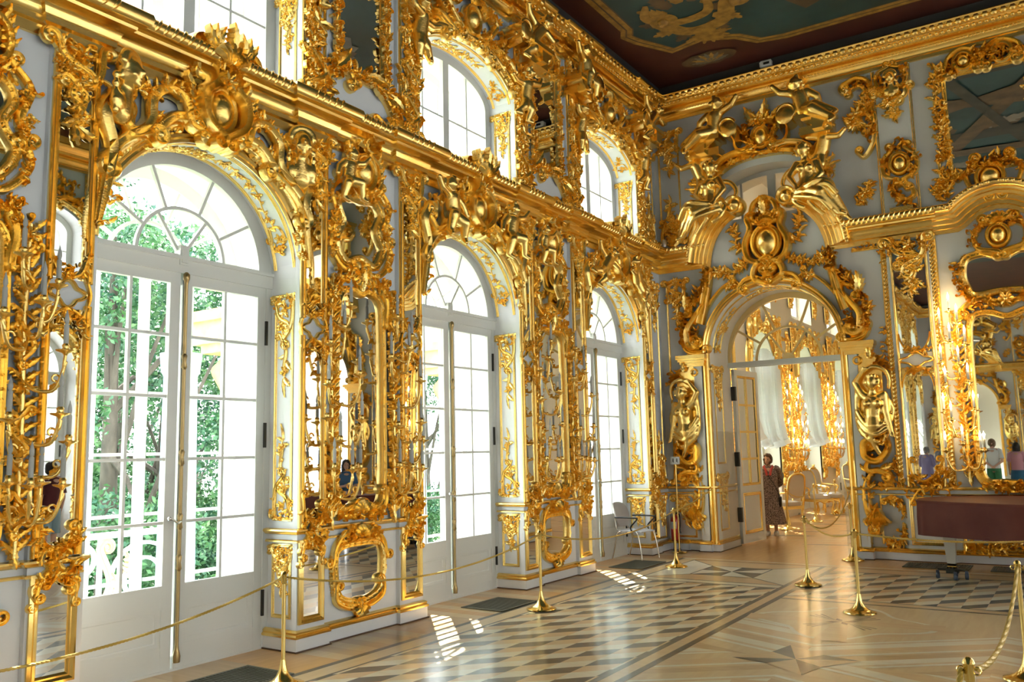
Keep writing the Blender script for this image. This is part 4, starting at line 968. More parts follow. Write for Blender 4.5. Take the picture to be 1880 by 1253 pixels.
CM_ = dict(ovg=ovg.mesh('glass', M['mirror']), ovf=ovf.mesh('frame', M['gold']), ovc=ovc.mesh('crest', M['gold']), tag=tag_g.mesh('glass', M['mirror']), taf=taf.mesh('frame', M['gold']), log=log.mesh('glass', M['mirror']), lof=lof.mesh('frame', M['gold']))
def pier_centre(W, k):
    r = thing('cartouche_mirror', 'waisted mirror with cherub crest, high on the pier '+PIER[k], 'mirror', W, 'cartouche mirrors high on the piers')
    link('glass', CM_['ovg'], r); link('frame', CM_['ovf'], r); link('crest', CM_['ovc'], r)
    o = link('cherub', CHER, r); o.matrix_local = Matrix.Translation((PC-.27, 4.64, -.02)) @ Matrix.Diagonal((.8, .8, .8, 1))
    r = thing('pier_mirror', 'tall arched centre mirror on the pier '+PIER[k], 'mirror', W, 'tall pier mirrors')
    link('glass', CM_['tag'], r); link('frame', CM_['taf'], r)
    r = thing('dado_mirror', 'low shield-shaped mirror at the foot of the pier '+PIER[k], 'mirror', W, 'low mirrors at the feet of the piers')
    link('glass', CM_['log'], r); link('frame', CM_['lof'], r)
for k in (0, 1): pier_centre(onleft(6.52+BAY*k, 0), k)
pier_centre(onleft(6.52-BAY, 0), -1)

# ---- gilded sconces with candles
def candle_meshes():
    c = G(); c.lathe([(0, 0), (.017, 0), (.0165, .13), (.013, .138), (0, .14)], n=10)
    b = G(); b.lathe([(.006, .135), (.013, .15), (.0165, .168), (.014, .19), (.008, .215), (.003, .235), (0, .245)], n=10)
    p = G(); p.lathe([(.012, -.012), (.03, -.006), (.046, .006), (.048, .014), (.03, .004), (.012, .002)], n=16, wob=(.08, 8))
    d = G(); d.lathe([(.0, -.09), (.012, -.085), (.02, -.07), (.06, -.055), (.066, -.045), (.03, -.05), (.02, -.03), (.026, -.015), (.016, 0), (0, 0)], n=14)
    return [q.mesh(n, m) for n, q, m in (('candle', c, M['candle']), ('bulb', b, M['bulb']), ('drip_pan', p, M['pan']), ('socket', d, M['gold']))]
CAND = candle_meshes(); 
_b = bpy.data.meshes.new_from_object(link('tmp', CAND[1])); bpy.data.objects.remove(bpy.data.objects['tmp']); _b.materials.clear(); _b.materials.append(M['bulblit']); BLIT = _b; BLIT.name = 'lit_bulb'
TOW = Matrix(((1, 0, 0, 0), (0, 0, 1, 0), (0, -1, 0, 0), (0, 0, 0, 1)))      # candle axis z -> wall v
def sconce_arms(v0, v1, arms, rng, z=.02):
    """stem with leaves and a list of (u, v, w) candle places"""
    st = G()
    band(st, [(0, v0), (.012, v0+.3*(v1-v0)), (-.012, v0+.7*(v1-v0)), (0, v1)], .028, .05, z, ROLL); 
    n = int((v1-v0)/.09)
    for i in range(n):
        v = v0+(v1-v0)*(i+.5)/n
        for s in (-1, 1): leaf(st, (s*.012, v), PI/2-s*(.5+.5*rng.random()), .13, .036, .06, s*(.8*rng.random()-.2), z+.02, 3)
    for i in range(4):
        v = v0+(v1-v0)*(i+.5)/4; s = (-1) ** i; scroll(st, [(-s*.03, v-.12), (s*.06, v), (-s*.03, v+.14)], .02, .05, (s, .03), (s, .035), z+.02)
    flower(st, (0, v1-.08), .07, .04, 6, z+.04); flower(st, (0, (v0+v1)/2), .06, .04, 6, z+.04); leaf(st, (0, v0+.1), -PI/2, .18, .05, .06, .2, z, 4)
    am = []
    for (u, v, w) in arms:
        g = G(); s = 1 if u >= 0 else -1; dv = .16+.10*rng.random()
        P = cr([(0, v-dv-.02, z+.05), (u*.25, v-dv-.08, z+.05+(w-z)*.35), (u*.75, v-dv-.07, w*.85), (u*1.02, v-dv*.55, w), (u*.95, v-.16, w), (u, v-.08, w)], 6)
        g.tube(P, [.016-.005*i/len(P) for i in range(len(P))], 8)
        g.ball((u*.25, v-dv-.07, z+.04+(w-z)*.35), .022, 8, 5)
        a = G(); leaf(a, (0, 0), 0, .10, .03, .025, 1.2*s, 0, 3); g.merge(a, lambda q: (u*.6+q[0]*s, v-dv-.06+q[1], w*.72+q[2]))
        sp = G(); 
        for t in np.linspace(0, 2*PI*.9, 10): sp.v = sp.v
        g.tube([(u*.75+.035*math.cos(t)*(1-t/9), v-dv+.0+.035*math.sin(t)*(1-t/9), w*.85) for t in np.linspace(0, 5.4, 14)], .008, 6)
        am.append(g.mesh('arm', M['gold']))
    return st.mesh('stem', M['gold']), am
def sconce(W, meshes, arms, label, group, lit=None, power=0.):
    r = thing('wall_sconce', label, 'sconce', W, group); link('stem', meshes[0], r)
    for (u, v, w), am in zip(arms, meshes[1]):
        a = link('arm', am, r)
        s = link('socket', CAND[3], a); s.matrix_local = Matrix.Translation((u, v, w)) @ TOW; p = link('drip_pan', CAND[2], a); p.matrix_local = s.matrix_local.copy()
        c = link('candle', CAND[0], r); c.matrix_local = Matrix.Translation((u, v, w)) @ TOW @ Matrix.Rotation(.0, 4, 'Z'); b = link('flame_bulb', BLIT if lit else CAND[1], c)
        if lit and power:
            l = bpy.data.lights.new('bulb_light', 'POINT'); l.energy = power; l.color = (1, .68, .32); l.shadow_soft_size = .02
            o = bpy.data.objects.new('bulb_light', l); COL.objects.link(o); o.location = (W @ Vector((u, v+.19, w)))
    return r
R4 = random.Random(41)
ARL = [(-.24, 2.52, .26), (.10, 2.62, .34), (.11, 2.18, .36), (-.12, 1.98, .30), (-.18, 1.72, .28), (-.02, 1.70, .36), (.12, 1.71, .33), (-.02, 3.08, .25), (-.16, 2.92, .2), (.10, 3.32, .22), (-.2, 2.2, .2)]
ARR = [(-.24, 2.84, .24), (-.20, 2.13, .3), (-.18, 1.71, .3), (-.08, 1.69, .38), (.12, 2.17, .34), (.16, 2.62, .3), (.22, 1.98, .28), (.18, 1.68, .3), (.06, 1.70, .24), (.0, 2.95, .28), (-.12, 3.28, .22), (.14, 3.1, .2)]
SCL = sconce_arms(1.14, 3.5, ARL, R4); SCR = sconce_arms(1.14, 3.5, ARR, R4)
for k in (-1, 0, 1):
    c = 6.52+BAY*k
    sconce(onleft(c-.48, 0, -.04), SCL, ARL, 'unlit gilt sconce, left one on the pier '+PIER[k], 'gilded sconces on the piers')
    sconce(onleft(c+.44, 0, -.04), SCR, ARR, 'unlit gilt sconce, right one on the pier '+PIER[k], 'gilded sconces on the piers')

# ---- attic storey
def attic_mirror(rng):
    fr = G(); P = rect(-.37, .33, 5.86, 7.42); polyframe(fr, P, .04, .05, -.05)
    for u, s in ((-.41, 1), (.37, -1)): thicket(fr, [(u, 5.9), (u, 6.6), (u, 7.4)], 60, .12, rng, .06, -.03, .035); flames(fr, [(u, 5.9), (u, 7.4)], 12, .13, .045, .06, s, -.02, .6, rng, .6)
    gl = G(); plate(gl, rect(-.34, .30, 5.89, 7.40), -.042)
    ba = G(); Q = closed([(-.40, 5.78), (-.2, 5.86), (-.05, 5.78), (.15, 5.80), (.28, 5.70), (.42, 5.55), (.30, 5.44), (-.30, 5.44), (-.48, 5.56)], 5)
    scroll(ba, [(-.62, 5.42), (-.66, 5.62), (-.5, 5.82), (-.28, 5.90), (-.16, 5.78)], .045, .08, (-1, .06), (-1, .06), -.05); scroll(ba, [(-.12, 5.84), (.05, 5.92), (.24, 5.84), (.40, 5.72), (.52, 5.52)], .045, .08, (1, .05), (-1, .07), -.05)
    scroll(ba, [(.2, 5.5), (.38, 5.42), (.55, 5.46)], .04, .08, (1, .05), (1, .05), -.05)
    thicket(ba, [(-.6, 5.5), (-.5, 5.8), (-.1, 5.88), (.3, 5.82), (.52, 5.55)], 50, .16, rng, .08, -.03, .05); leaf(ba, (-.45, 5.86), .6, .3, .09, .1, .8, 0, 4); leaf(ba, (.0, 5.9), .3, .3, .09, .1, -.8, 0, 4); leaf(ba, (.35, 5.8), -.2, .28, .09, .1, -.8, 0, 4)
    tp = G(); boss(tp, (0, 7.62), .10, .12, .12, -.02); ring(tp, (0, 7.62), .13, .15, .03, .08, -.03); thicket(tp, [(-.45, 7.45), (-.2, 7.65), (0, 7.78), (.2, 7.65), (.42, 7.45)], 60, .15, rng, .08, -.03, .07)
    for s in (-1, 1): scroll(tp, [(s*.08, 7.44), (s*.28, 7.52), (s*.34, 7.70), (s*.18, 7.8)], .04, .08, (s, .06), (-s, .06), -.04)
    return [q.mesh(n, m) for n, q, m in (('glass', gl, M['mirror']), ('frame', fr, M['gold']), ('base_cartouche', ba, M['gold']), ('crest', tp, M['gold']))]
R5 = random.Random(51)
ATM = attic_mirror(R5)
def attic_band(u0, u1, rng):
    g = G(); c = (u0+u1)/2; w = u1-u0
    for u in (u0+.02, u1-.02): band(g, [(u, 5.42), (u, 7.8)], .018, .03, 0, ROLL)
    thicket(g, [(c, 5.45), (c-.03, 6.2), (c+.03, 7.0), (c, 7.75)], 110, .15, rng, .06, 0, w*.34); vine(g, [(c, 5.45), (c-.07, 5.9), (c+.07, 6.4), (c-.07, 6.9), (c+.05, 7.4), (c, 7.75)], .02, 30, .17, rng, .06, .02, 6)
    for v, s in ((5.7, 1), (6.3, -1), (6.9, 1), (7.45, -1)): scroll(g, [(c-s*.08, v-.16), (c+s*.1, v-.02), (c-s*.06, v+.16)], .03, .07, (s, .045), (s, .045), .01)
    return g.mesh('carved_band', M['gold'])
ATB = [attic_band(-.90, -.58, R5), attic_band(.56, .90, R5)]
def attic_crest(rng):
    g = G()
    P = [(q[0], q[1]) for q in arc(0, USP, HW+.12, URZ+.12, 0, PI, 30)]; band(g, P, .07, .08, -.05, ROLL); flames(g, P, 30, .17, .055, .07, 1, -.02, .5, rng, .8)
    for s in (-1, 1):
        thicket(g, [(s*1.12, 5.5), (s*1.15, 6.2), (s*1.1, 6.7), (s*.9, 7.1)], 70, .16, rng, .07, -.04, .06); scroll(g, [(s*1.12, 5.5), (s*1.18, 5.95), (s*1.08, 6.35), (s*1.16, 6.7)], .05, .08, (-s, .06), (s, .07), -.05)
        scroll(g, [(s*1.1, 6.85), (s*.95, 7.1), (s*.68, 7.22), (s*.45, 7.16)], .06, .10, (-s, .09), (s, .07), -.05); scroll(g, [(s*.2, 7.2), (s*.42, 7.36), (s*.55, 7.55), (s*.36, 7.68)], .05, .10, (s, .07), (s, .08), -.04)
        scroll(g, [(s*.1, 7.12), (s*.3, 7.16), (s*.52, 7.06)], .05, .08, (-s, .06), (-s, .06), -.05); thicket(g, [(s*1.0, 7.15), (s*.6, 7.3), (s*.2, 7.25)], 36, .16, rng, .08, -.04, .08); thicket(g, [(s*.8, 7.4), (s*.5, 7.6), (s*.2, 7.75)], 22, .16, rng, .08, -.02, .08)
    boss(g, (0, 7.42), .12, .15, .14, -.01); ring(g, (0, 7.42), .15, .18, .035, .10, -.03); shell(g, (0, 7.6), PI/2, .2, .13, 7, 2.4, .0)
    return g.mesh('scrollwork', M['gold'])
ATC = attic_crest(R5)
def console_mesh():
    """broken pediment: volute and cornice block jutting from the wall"""
    g = G(); g.cm = 0
    rows = []
    prof = cr([(-.16, .02), (-.20, .14), (-.10, .24), (.06, .20), (.18, .06), (.42, -.06)], 8)[:, :2]
    for i, (u, v) in enumerate(prof):
        rows.append([(u, v, -.04), (u, v, .06), (u, v, .30), (u, v-.12, .30), (u, v-.16, .06), (u, v-.12, -.04)])
    g.grid(rows, cv=True)
    for w in (.30,):
        sp = G(); band(sp, curl((-.20, .12), PI/2, -1, .15, 1.6, .15), .025, .03, w, ROLL); g.merge(sp)
    g.lathe([(0, -.04), (.13, -.04), (.13, .32), (.10, .34), (0, .34)], (-.08, .10, 0), 20)
    P = [(.40, -.20), (.44, -.20), (.46, -.14), (.52, -.10), (.56, -.04), (.56, .0), (.30, .02), (.30, -.2)]
    g.grid([[(q[0], q[1], w) for q in P] for w in (-.04, .34)], cv=True); g.add([(q[0], q[1], .34) for q in P], [tuple(range(len(P)))])
    g.bx(.10, .56, -.24, -.12, -.04, .26); g.bx(.06, .60, -.02, .04, -.04, .36)
    return g.mesh('volute_console', M['goldflat'])
CONS = console_mesh()
for k in (0, 1, 2):
    w = ORD[k]; W = onleft(4.62+BAY*k, 0)
    r = thing('attic_crest', 'dense gilded scrollwork arching over the %s upper window' % w, 'crest', W, 'carved crests over the upper windows'); link('scrollwork', ATC, r)
    for s, nm in ((-1, 'left'), (1, 'right')):
        r = thing('volute_bracket', 'gilded volute bracket with cherub, %s above the %s upper window' % (nm, w), 'bracket', W @ Matrix.Translation((s*.95, 7.45, 0)), 'volute brackets over the upper windows')
        o = link('console', CONS, r); o.matrix_local = Matrix.Diagonal((-s if s > 0 else 1, 1, 1, 1)) if False else Matrix.Diagonal((s, 1, 1, 1))
        o = link('cherub', CHERF if s > 0 else CHER, r); o.matrix_local = Matrix.Translation((s*.22, .12, .12)) @ Matrix.Diagonal((s*1.15, 1.15, 1.15, 1))
        r = thing('winged_cherub', 'gilded cherub standing beside the arch, %s of the %s upper window' % (nm, w), 'cherub', W @ Matrix.Translation((s*1.16, 6.72, 0))); 
        o = link('body', CHERF, r); o.matrix_local = Matrix.Rotation(s*.7, 4, 'Z') @ Matrix.Diagonal((s*1.0, 1.0, 1.0, 1))
for k in (-1, 0, 1):
    W = onleft(6.52+BAY*k, 0); ph = PIER[k]
    if k >= 0:
        r = thing('attic_mirror', 'upper mirror above the cornice on the pier '+ph, 'mirror', W, 'upper mirrors on the piers')
        for nm, me in zip(('glass', 'frame', 'base_cartouche', 'crest'), ATM): link(nm, me, r)
    for i, s in enumerate(('left', 'right')):
        if k >= 0: tag(link('carved_band', ATB[i], None, W), 'gilded foliage band, upper %s edge of the pier %s' % (s, ph), 'carving', 'foliage bands of the upper piers')
# corner of the hall: narrow panels
def corner_panel(v0, v1, u0, u1, rng, top=.85, bot=.9):
    g = G(); c = (u0+u1)/2; w = u1-u0; polyframe(g, rect(u0+.02, u1-.02, v0, v1), .018, .018)
    drop(g, (c, v1), top, w*.9, rng, .035); thicket(g, [(u0+.05, v1-.25), (u0+.05, v1-.04), (u1-.05, v1-.04), (u1-.05, v1-.25)], 26, .11, rng, .04, 0, .02)
    for s in (-1, 1): scroll(g, [(c+s*w*.1, v1-.05), (c+s*w*.4, v1-.12), (c+s*w*.34, v1-.34)], .025, .045, (-s, .04), (s, .05))
    t = G(); drop(t, (c, 0), bot, w*.9, rng, .035); g.merge(t, lambda q: (2*c-q[0], v0-q[1], q[2])); thicket(g, [(u0+.05, v0+.45), (c, v0+.08), (u1-.05, v0+.45)], 40, .12, rng, .04, 0, .05)
    for s in (-1, 1): scroll(g, [(c+s*w*.05, v0+.04), (c+s*w*.4, v0+.12), (c+s*w*.3, v0+.4)], .025, .045, (s, .05), (-s, .05))
    return g
R6 = random.Random(61)
def panel(g, W, label, name='wall_panel', grp='gilded corner panels'): return tag(g.build(name, M['gold'], None, W), label, 'panel', grp)
panel(corner_panel(1.16, 4.74, 13.84, 14.22, R6), onleft(0, 0, -.05), 'tall gilded panel on the window wall next to the room corner, below the cornice')
panel(corner_panel(5.52, 7.68, 13.86, 14.22, R6), onleft(0, 0, -.05), 'gilded panel on the window wall next to the room corner, above the cornice')
t = jamb_panel(.24, .95, .5, 0, R6, 13.86, 14.20); panel(t, onleft(0, 0, -.05), 'small low gilded panel on the window wall next to the corner', 'dado_ornament')
tag(link('carved_band', ATB[0], None, onleft(13.59+.73, 0)), 'gilded foliage band beside the farthest upper window, next to the corner', 'carving')
# ------------------------------------------------------------------ end wall: the gilded portal
R7 = random.Random(71)
EW = onend(0, 0); PX = 1.955
def MX(L): return [(2*PX-q[0],)+tuple(q[1:]) for q in L]
g = G()
for s in (0, 1):
    L = [(DX0-.058, .13), (DX0-.058, DSP)]
    band(g, L if not s else MX(L), .056, .06, .04, [(-1, -.7), (-1, .7), (-.55, 1), (-.3, .6), (0, .5), (.2, .95), (.6, .9), (.8, .3), (1, .4), (1, -.7)])
band(g, arc(PX, DSP, DR+.06, DR+.06, 0, PI, 48), .055, .05, .05, [(-1, -1), (-1, .6), (-.5, 1), (0, .5), (.4, .9), (1, .3), (1, -1)])
r = thing('portal_surround', 'gilded molded frame running round the arched doorway', 'door frame', EW); link('molding', g.mesh('molding', M['goldflat']), r)
for X in (lambda x: x, lambda x: 2*PX-x):
    cp = G()
    for (a, b, v0, v1, w) in ((.34, .80, 3.25, 3.29, .16), (.32, .82, 3.29, 3.33, .20), (.30, .84, 3.33, 3.40, .24), (.38, .78, 3.20, 3.25, .13)):
        x0, x1 = sorted((X(a), X(b))); cp.bx(x0, x1, v0, v1, 0, w)
    link('capital_block', cp.mesh('capital_block', M['goldflat'], False), r)
# arched and broken cornice over the portal
SWEEP = [(0, 0), (0, .03), (.06, .034), (.07, .055), (.125, .058), (.14, .08), (.20, .085), (.215, .115), (.255, .12), (.27, .16), (.30, .17), (.315, .205), (.34, .232), (.375, .245), (.405, .235), (.425, .20), (.428, 0)]
def wall_cornice(pts, fine=True):
    g = G(); polyframe(g, pts, 1., 1., 0, [(q, w) for q, w in SWEEP], False)
    P = np.array(pts); n = len(g.f)
    seg = np.linalg.norm(np.diff(P, axis=0), axis=1); 
    for i, L in enumerate(seg):
        d = (P[i+1]-P[i])/L; nn = np.array((-d[1], d[0]))
        for j in range(max(1, int(L/.08))):
            q = P[i]+d*(j+.5)*L/max(1, int(L/.08))+nn*.38; g.ball((q[0], q[1], .23), (.034, .034, .03), 6, 4)
    return g
LP = [(.60, 4.96), (.96, 4.96)]+[tuple(q) for q in cr([(.96, 4.97), (1.0, 5.2), (1.10, 5.46), (1.28, 5.68), (1.48, 5.80)], 5)[1:]]
g = wall_cornice(LP); g2 = wall_cornice([(q[0], q[1]) for q in MX(LP)][::-1])
ped = thing('broken_pediment', 'gilded broken arched cornice curling up over the doorway', 'pediment', EW)
for q in (g, g2): link('cornice_arm', q.mesh('cornice_arm', M['goldflat']), ped)
for s, cx in ((1, 1.50), (-1, 2*PX-1.50)):
    v = G(); v.lathe([(0, .0), (.17, .0), (.17, .26), (.14, .29), (.10, .26), (.06, .30), (0, .32)], (0, 0, 0), 22); o = G(); o.merge(v, lambda q: (cx+q[0], 5.96+q[1], q[2])); link('volute', o.mesh('volute', M['goldflat']), ped)
# scroll brackets rising from the capitals to the cornice
for X in (lambda L: L, MX):
    sw = G(); s = 1 if X is not MX else -1
    band(sw, X([tuple(q) for q in cr([(.72, 3.95), (.80, 4.25), (.88, 4.6), (.93, 4.95)], 8)]), .085, .12, .0, BAND)
    scroll(sw, X([(.80, 4.30), (.62, 4.05), (.50, 3.86), (.50, 3.66)]), .085, .16, None, (s, .11)); scroll(sw, X([(.90, 4.62), (.72, 4.38), (.60, 4.32), (.50, 4.22)]), .05, .12, None, (s, .07))
    scroll(sw, X([(.82, 3.46), (.62, 3.44), (.46, 3.50), (.38, 3.66)]), .05, .12, (s, .05), (-s, .06))
    scroll(sw, X([(.78, 4.1), (.95, 4.35), (1.15, 4.55), (1.35, 4.66)]), .035, .07, (-s, .05), (s, .05))
    thicket(sw, X([(.42, 3.6), (.40, 3.95), (.55, 4.3), (.75, 4.6)]), 60, .15, R7, .09, .02, .05); thicket(sw, X([(.84, 4.6), (.92, 4.95)]), 20, .13, R7, .1, .06, .05); leaf(sw, X([(.52, 4.2)])[0], PI/2+s*.3, .36, .12, .12, -s*.6, .05, 4)
    thicket(sw, X([(.62, 3.6), (.66, 3.9)]), 18, .12, R7, .1, .03, .06)
    link('scroll_bracket', sw.mesh('scroll_bracket', M['gold']), ped)
# cartouche with sprays in the tympanum
md = G(); C = (1.99, 5.24)
boss(md, C, .20, .25, .17, .04); ring(md, C, .235, .29, .045, .12, .02, 40)
for s in (-1, 1):
    scroll(md, [(C[0]+s*.05, 4.86), (C[0]+s*.30, 4.98), (C[0]+s*.36, 5.24), (C[0]+s*.26, 5.50), (C[0]+s*.30, 5.66)], .065, .15, (s, .08), (s, .09), .02)
    scroll(md, [(C[0]+s*.06, 4.96), (C[0]+s*.22, 4.82), (C[0]+s*.24, 4.64), (C[0]+s*.08, 4.54)], .06, .13, (s, .08), (-s, .09), .02)
    scroll(md, [(C[0]+s*.06, 4.58), (C[0]+s*.22, 4.66), (C[0]+s*.40, 4.64), (C[0]+s*.5, 4.54)], .05, .12, (-s, .06), (-s, .08), .0)
    scroll(md, [(C[0]+s*.10, 5.56), (C[0]+s*.22, 5.72), (C[0]+s*.18, 5.92), (C[0]+s*.05, 6.02)], .055, .13, (-s, .07), (s, .08), .03)
    vine(md, [(C[0]+s*.34, 4.96), (C[0]+s*.52, 4.86), (C[0]+s*.74, 4.80), (C[0]+s*.9, 4.86)], .016, 16, .15, R7, .06, .0, 4); vine(md, [(C[0]+s*.4, 5.2), (C[0]+s*.56, 5.3), (C[0]+s*.52, 5.52), (C[0]+s*.62, 5.62)], .014, 14, .14, R7, .06, .0, 3)
    vine(md, [(C[0]+s*.3, 4.62), (C[0]+s*.55, 4.56), (C[0]+s*.75, 4.62)], .012, 10, .12, R7, .05, .0, 2); flower(md, (C[0]+s*.9, 4.85), .12, .06, 6, .02); flower(md, (C[0]+s*.66, 4.58), .10, .06, 6, .02)
shell(md, (C[0], 5.50), PI/2, .24, .16, 9, 2.5, .06); leaf(md, (C[0], 5.72), PI/2, .34, .13, .14, .3, .08, 5); thicket(md, [(C[0]-.2, 5.6), (C[0], 5.8), (C[0]+.2, 5.6)], 24, .15, R7, .1, .04, .06)
link('cartouche', md.mesh('cartouche', M['gold']), thing('portal_cartouche', 'gilded oval shield with flower sprays above the arched doorway', 'cartouche', EW))
# hood over the segmental window, volutes and crown
hd = G()
P = [tuple(q) for q in cr([(1.02, 6.40), (1.25, 6.66), (1.6, 6.80), (2.0, 6.83), (2.4, 6.80), (2.75, 6.66), (2.98, 6.42)], 6)]
band(hd, P, .06, .10, 0, BAND); scroll(hd, [(1.05, 6.45), (1.2, 6.78), (1.5, 6.92), (1.8, 6.90)], .07, .14, (1, .1), (1, .06)); scroll(hd, [(2.95, 6.45), (2.8, 6.78), (2.5, 6.92), (2.2, 6.90)], .07, .14, (-1, .1), (-1, .06)); thicket(hd, P, 50, .14, R7, .08, .03, .04)
for s in (-1, 1):
    scroll(hd, [(2.0+s*.44, 7.26), (2.0+s*.46, 7.08), (2.0+s*.38, 6.96), (2.0+s*.2, 6.98)], .05, .12, None, (-s, .05)); thicket(hd, [(2.0+s*.12, 6.98), (2.0+s*.26, 7.16), (2.0+s*.2, 7.4)], 34, .13, R7, .08, .02, .05)
boss(hd, (2.0, 7.13), .12, .16, .12, .04); ring(hd, (2.0, 7.13), .15, .19, .035, .09, .02); leaf(hd, (1.9, 7.35), PI/2+.3, .4, .12, .12, .2, .03, 4); leaf(hd, (2.05, 7.35), PI/2-.1, .44, .12, .12, -.2, .03, 4); leaf(hd, (2.16, 7.33), PI/2-.5, .34, .1, .1, -.4, .03, 4); flower(hd, (1.95, 7.45), .13, .08, 6, .06); flower(hd, (2.1, 7.42), .12, .08, 6, .06)
link('carving', hd.mesh('carving', M['gold']), thing('window_hood', 'gilded hood with central shield over the small window above the portal', 'carving', EW))
for s, x, nm in ((-1, 1.44, 'left'), (1, 2.60, 'right')):
    r = thing('portal_bracket', 'gilded volute bracket with reclining cherub high above the portal, on its %s side' % nm, 'bracket', EW @ Matrix.Translation((x, 7.18, 0)))
    o = link('console', CONS, r); o.matrix_local = Matrix.Diagonal((s*1.15, 1.15, 1.15, 1))
    P2 = dict(P_SIT, knL=(-.16, .0, .20), anL=(-.38, -.13, .2), knR=(-.14, -.06, .26), anR=(-.36, -.22, .26), haL=(-.20, .02, .1)); 
    me = bpy.data.meshes.get('cherub_reclining') or cherub_mesh('cherub_reclining', P2)
    o = link('cherub', me, r); o.matrix_local = Matrix.Translation((s*.20, .16, .12)) @ Matrix.Diagonal((-s*1.4, 1.4, 1.4, 1))
    r = thing('flying_cherub', 'gilded cherub with raised arm at the %s end of the small window above the portal' % nm, 'cherub', EW @ Matrix.Translation((PX+s*1.05, 6.60, 0)))
    o = link('body', CHERF, r); o.matrix_local = Matrix.Rotation(s*.35, 4, 'Z') @ Matrix.Diagonal((s*1.2, 1.2, 1.2, 1))
def statue(nm, q, drapes, vox=.014, sm=3):
    q = {k: np.array(v, float) for k, v in q.items()}; g = G()
    limb(g, q['pel'], q['waist'], .165, .125); limb(g, q['waist'], q['chest'], .125, .145); limb(g, q['chest'], q['neck'], .10, .062); limb(g, q['neck'], q['head'], .058, .06)
    d = np.array(q['face']); d = d/np.linalg.norm(d); h = q['head']; g.ball(h, (.095, .12, .108), 16, 12); sd = np.cross((0, 1, 0), d)
    g.ball(h+d*.10, (.016, .03, .018)); g.ball(h+d*.07-np.array((0, .045, 0)), (.025, .012, .02)); g.ball(h+d*.06-np.array((0, .075, 0)), (.028, .022, .022))
    for s in (-1, 1): g.ball(h+d*.065+sd*.035*s-np.array((0, .02, 0)), .027); g.ball(h+d*.07+sd*.03*s+np.array((0, .028, 0)), (.02, .01, .012))
    rg = random.Random(5)
    for i in range(44):
        v = np.array((rg.uniform(-1, 1), rg.uniform(-.5, 1), rg.uniform(-1, 1))); v /= np.linalg.norm(v)
        if v@d < .45: g.ball(h+v*(.104, .125, .11), .033, 8, 6)
    for s in 'LR':
        limb(g, q['chest'], q['sh'+s], .10, .072); limb(g, q['sh'+s], q['el'+s], .07, .057); limb(g, q['el'+s], q['ha'+s], .055, .038); g.ball(q['ha'+s], (.04, .055, .034))
        t = q['ha'+s]-q['el'+s]; t = t/np.linalg.norm(t); 
        for i in range(4): limb(g, q['ha'+s]+np.array((.012*(i-1.5), 0, .012)), q['ha'+s]+t*.09+np.array((.024*(i-1.5), -.01*i, .03)), .015, .012, 6)
        if 'br'+s in q: g.ball(q['br'+s], .068, 12, 8)
        if 'kn'+s in q: limb(g, q['pel'], q['kn'+s], .145, .10); limb(g, q['kn'+s], q['an'+s], .092, .055); limb(g, q['an'+s], q['to'+s], .04, .025)
    for pts, r in drapes: 
        P = cr(pts, 5); g.tube(P, [r*(1.-.35*i/len(P)) for i in range(len(P))], 8)
    return fused(g, nm, M['gold'], vox, sm)
# reclining women: local origin at the seat (x, z) = (1.25, 5.95)
WOM = statue('reclining_woman', dict(pel=(-.10, .0, .30), waist=(-.12, .16, .28), chest=(-.12, .36, .26), neck=(-.10, .52, .27), head=(-.07, .66, .30), face=(.25, -.1, 1), shL=(-.27, .43, .24), elL=(-.34, .22, .30), haL=(-.20, .08, .40), shR=(.03, .44, .26), elR=(.14, .24, .34), haR=(.02, .05, .46),
    brL=(-.18, .34, .37), brR=(-.04, .34, .38), knL=(-.44, -.02, .46), anL=(-.66, -.50, .34), toL=(-.74, -.60, .38), knR=(-.34, -.12, .50), anR=(-.58, -.46, .40), toR=(-.68, -.52, .46)),
    [([(.05, -.02, .36), (-.2, -.06, .46), (-.45, -.02, .56), (-.6, -.2, .50)], .06), ([(.08, -.08, .34), (-.15, -.16, .48), (-.34, -.24, .54), (-.48, -.42, .46)], .055), ([(.08, .04, .3), (-.12, .02, .44), (-.34, .06, .54), (-.5, .02, .50), (-.56, -.14, .44)], .05),
     ([(-.30, .1, .22), (-.38, -.06, .3), (-.42, -.3, .3), (-.52, -.5, .28)], .06), ([(-.2, .3, .2), (-.34, .1, .2), (-.36, -.1, .2), (-.3, -.34, .18)], .06), ([(.05, .1, .2), (.12, -.05, .28), (.06, -.2, .34), (-.08, -.3, .36)], .06), ([(-.14, -.2, .4), (-.24, -.34, .4), (-.36, -.46, .36)], .05), ([(.0, .42, .2), (.2, .38, .16), (.3, .2, .16), (.2, .0, .2)], .05)])
for s, x, v, nm in ((1, 1.24, 5.98, 'left'), (-1, 2*PX-1.24, 5.96, 'right')):
    r = thing('reclining_statue', 'gilded draped woman reclining on the %s slope of the arched pediment' % nm, 'statue', EW @ Matrix.Translation((x, v, .02)), 'reclining women on the pediment')
    o = link('body', WOM, r); o.matrix_local = Matrix.Diagonal((s*1.05, 1.05, 1.0, 1))
    w = G(); 
    for i in range(5): leaf(w, (x-x+s*(-.25), .30+.04*i), PI/2+s*(1.0-.25*i), .42-.04*i, .07, .08, s*.5, .10, 4)
    thicket(w, [(s*-.4, .1), (s*-.42, .5), (s*-.2, .75)], 26, .16, R7, .09, .04, .06); link('wing', w.mesh('wing', M['gold']), r)
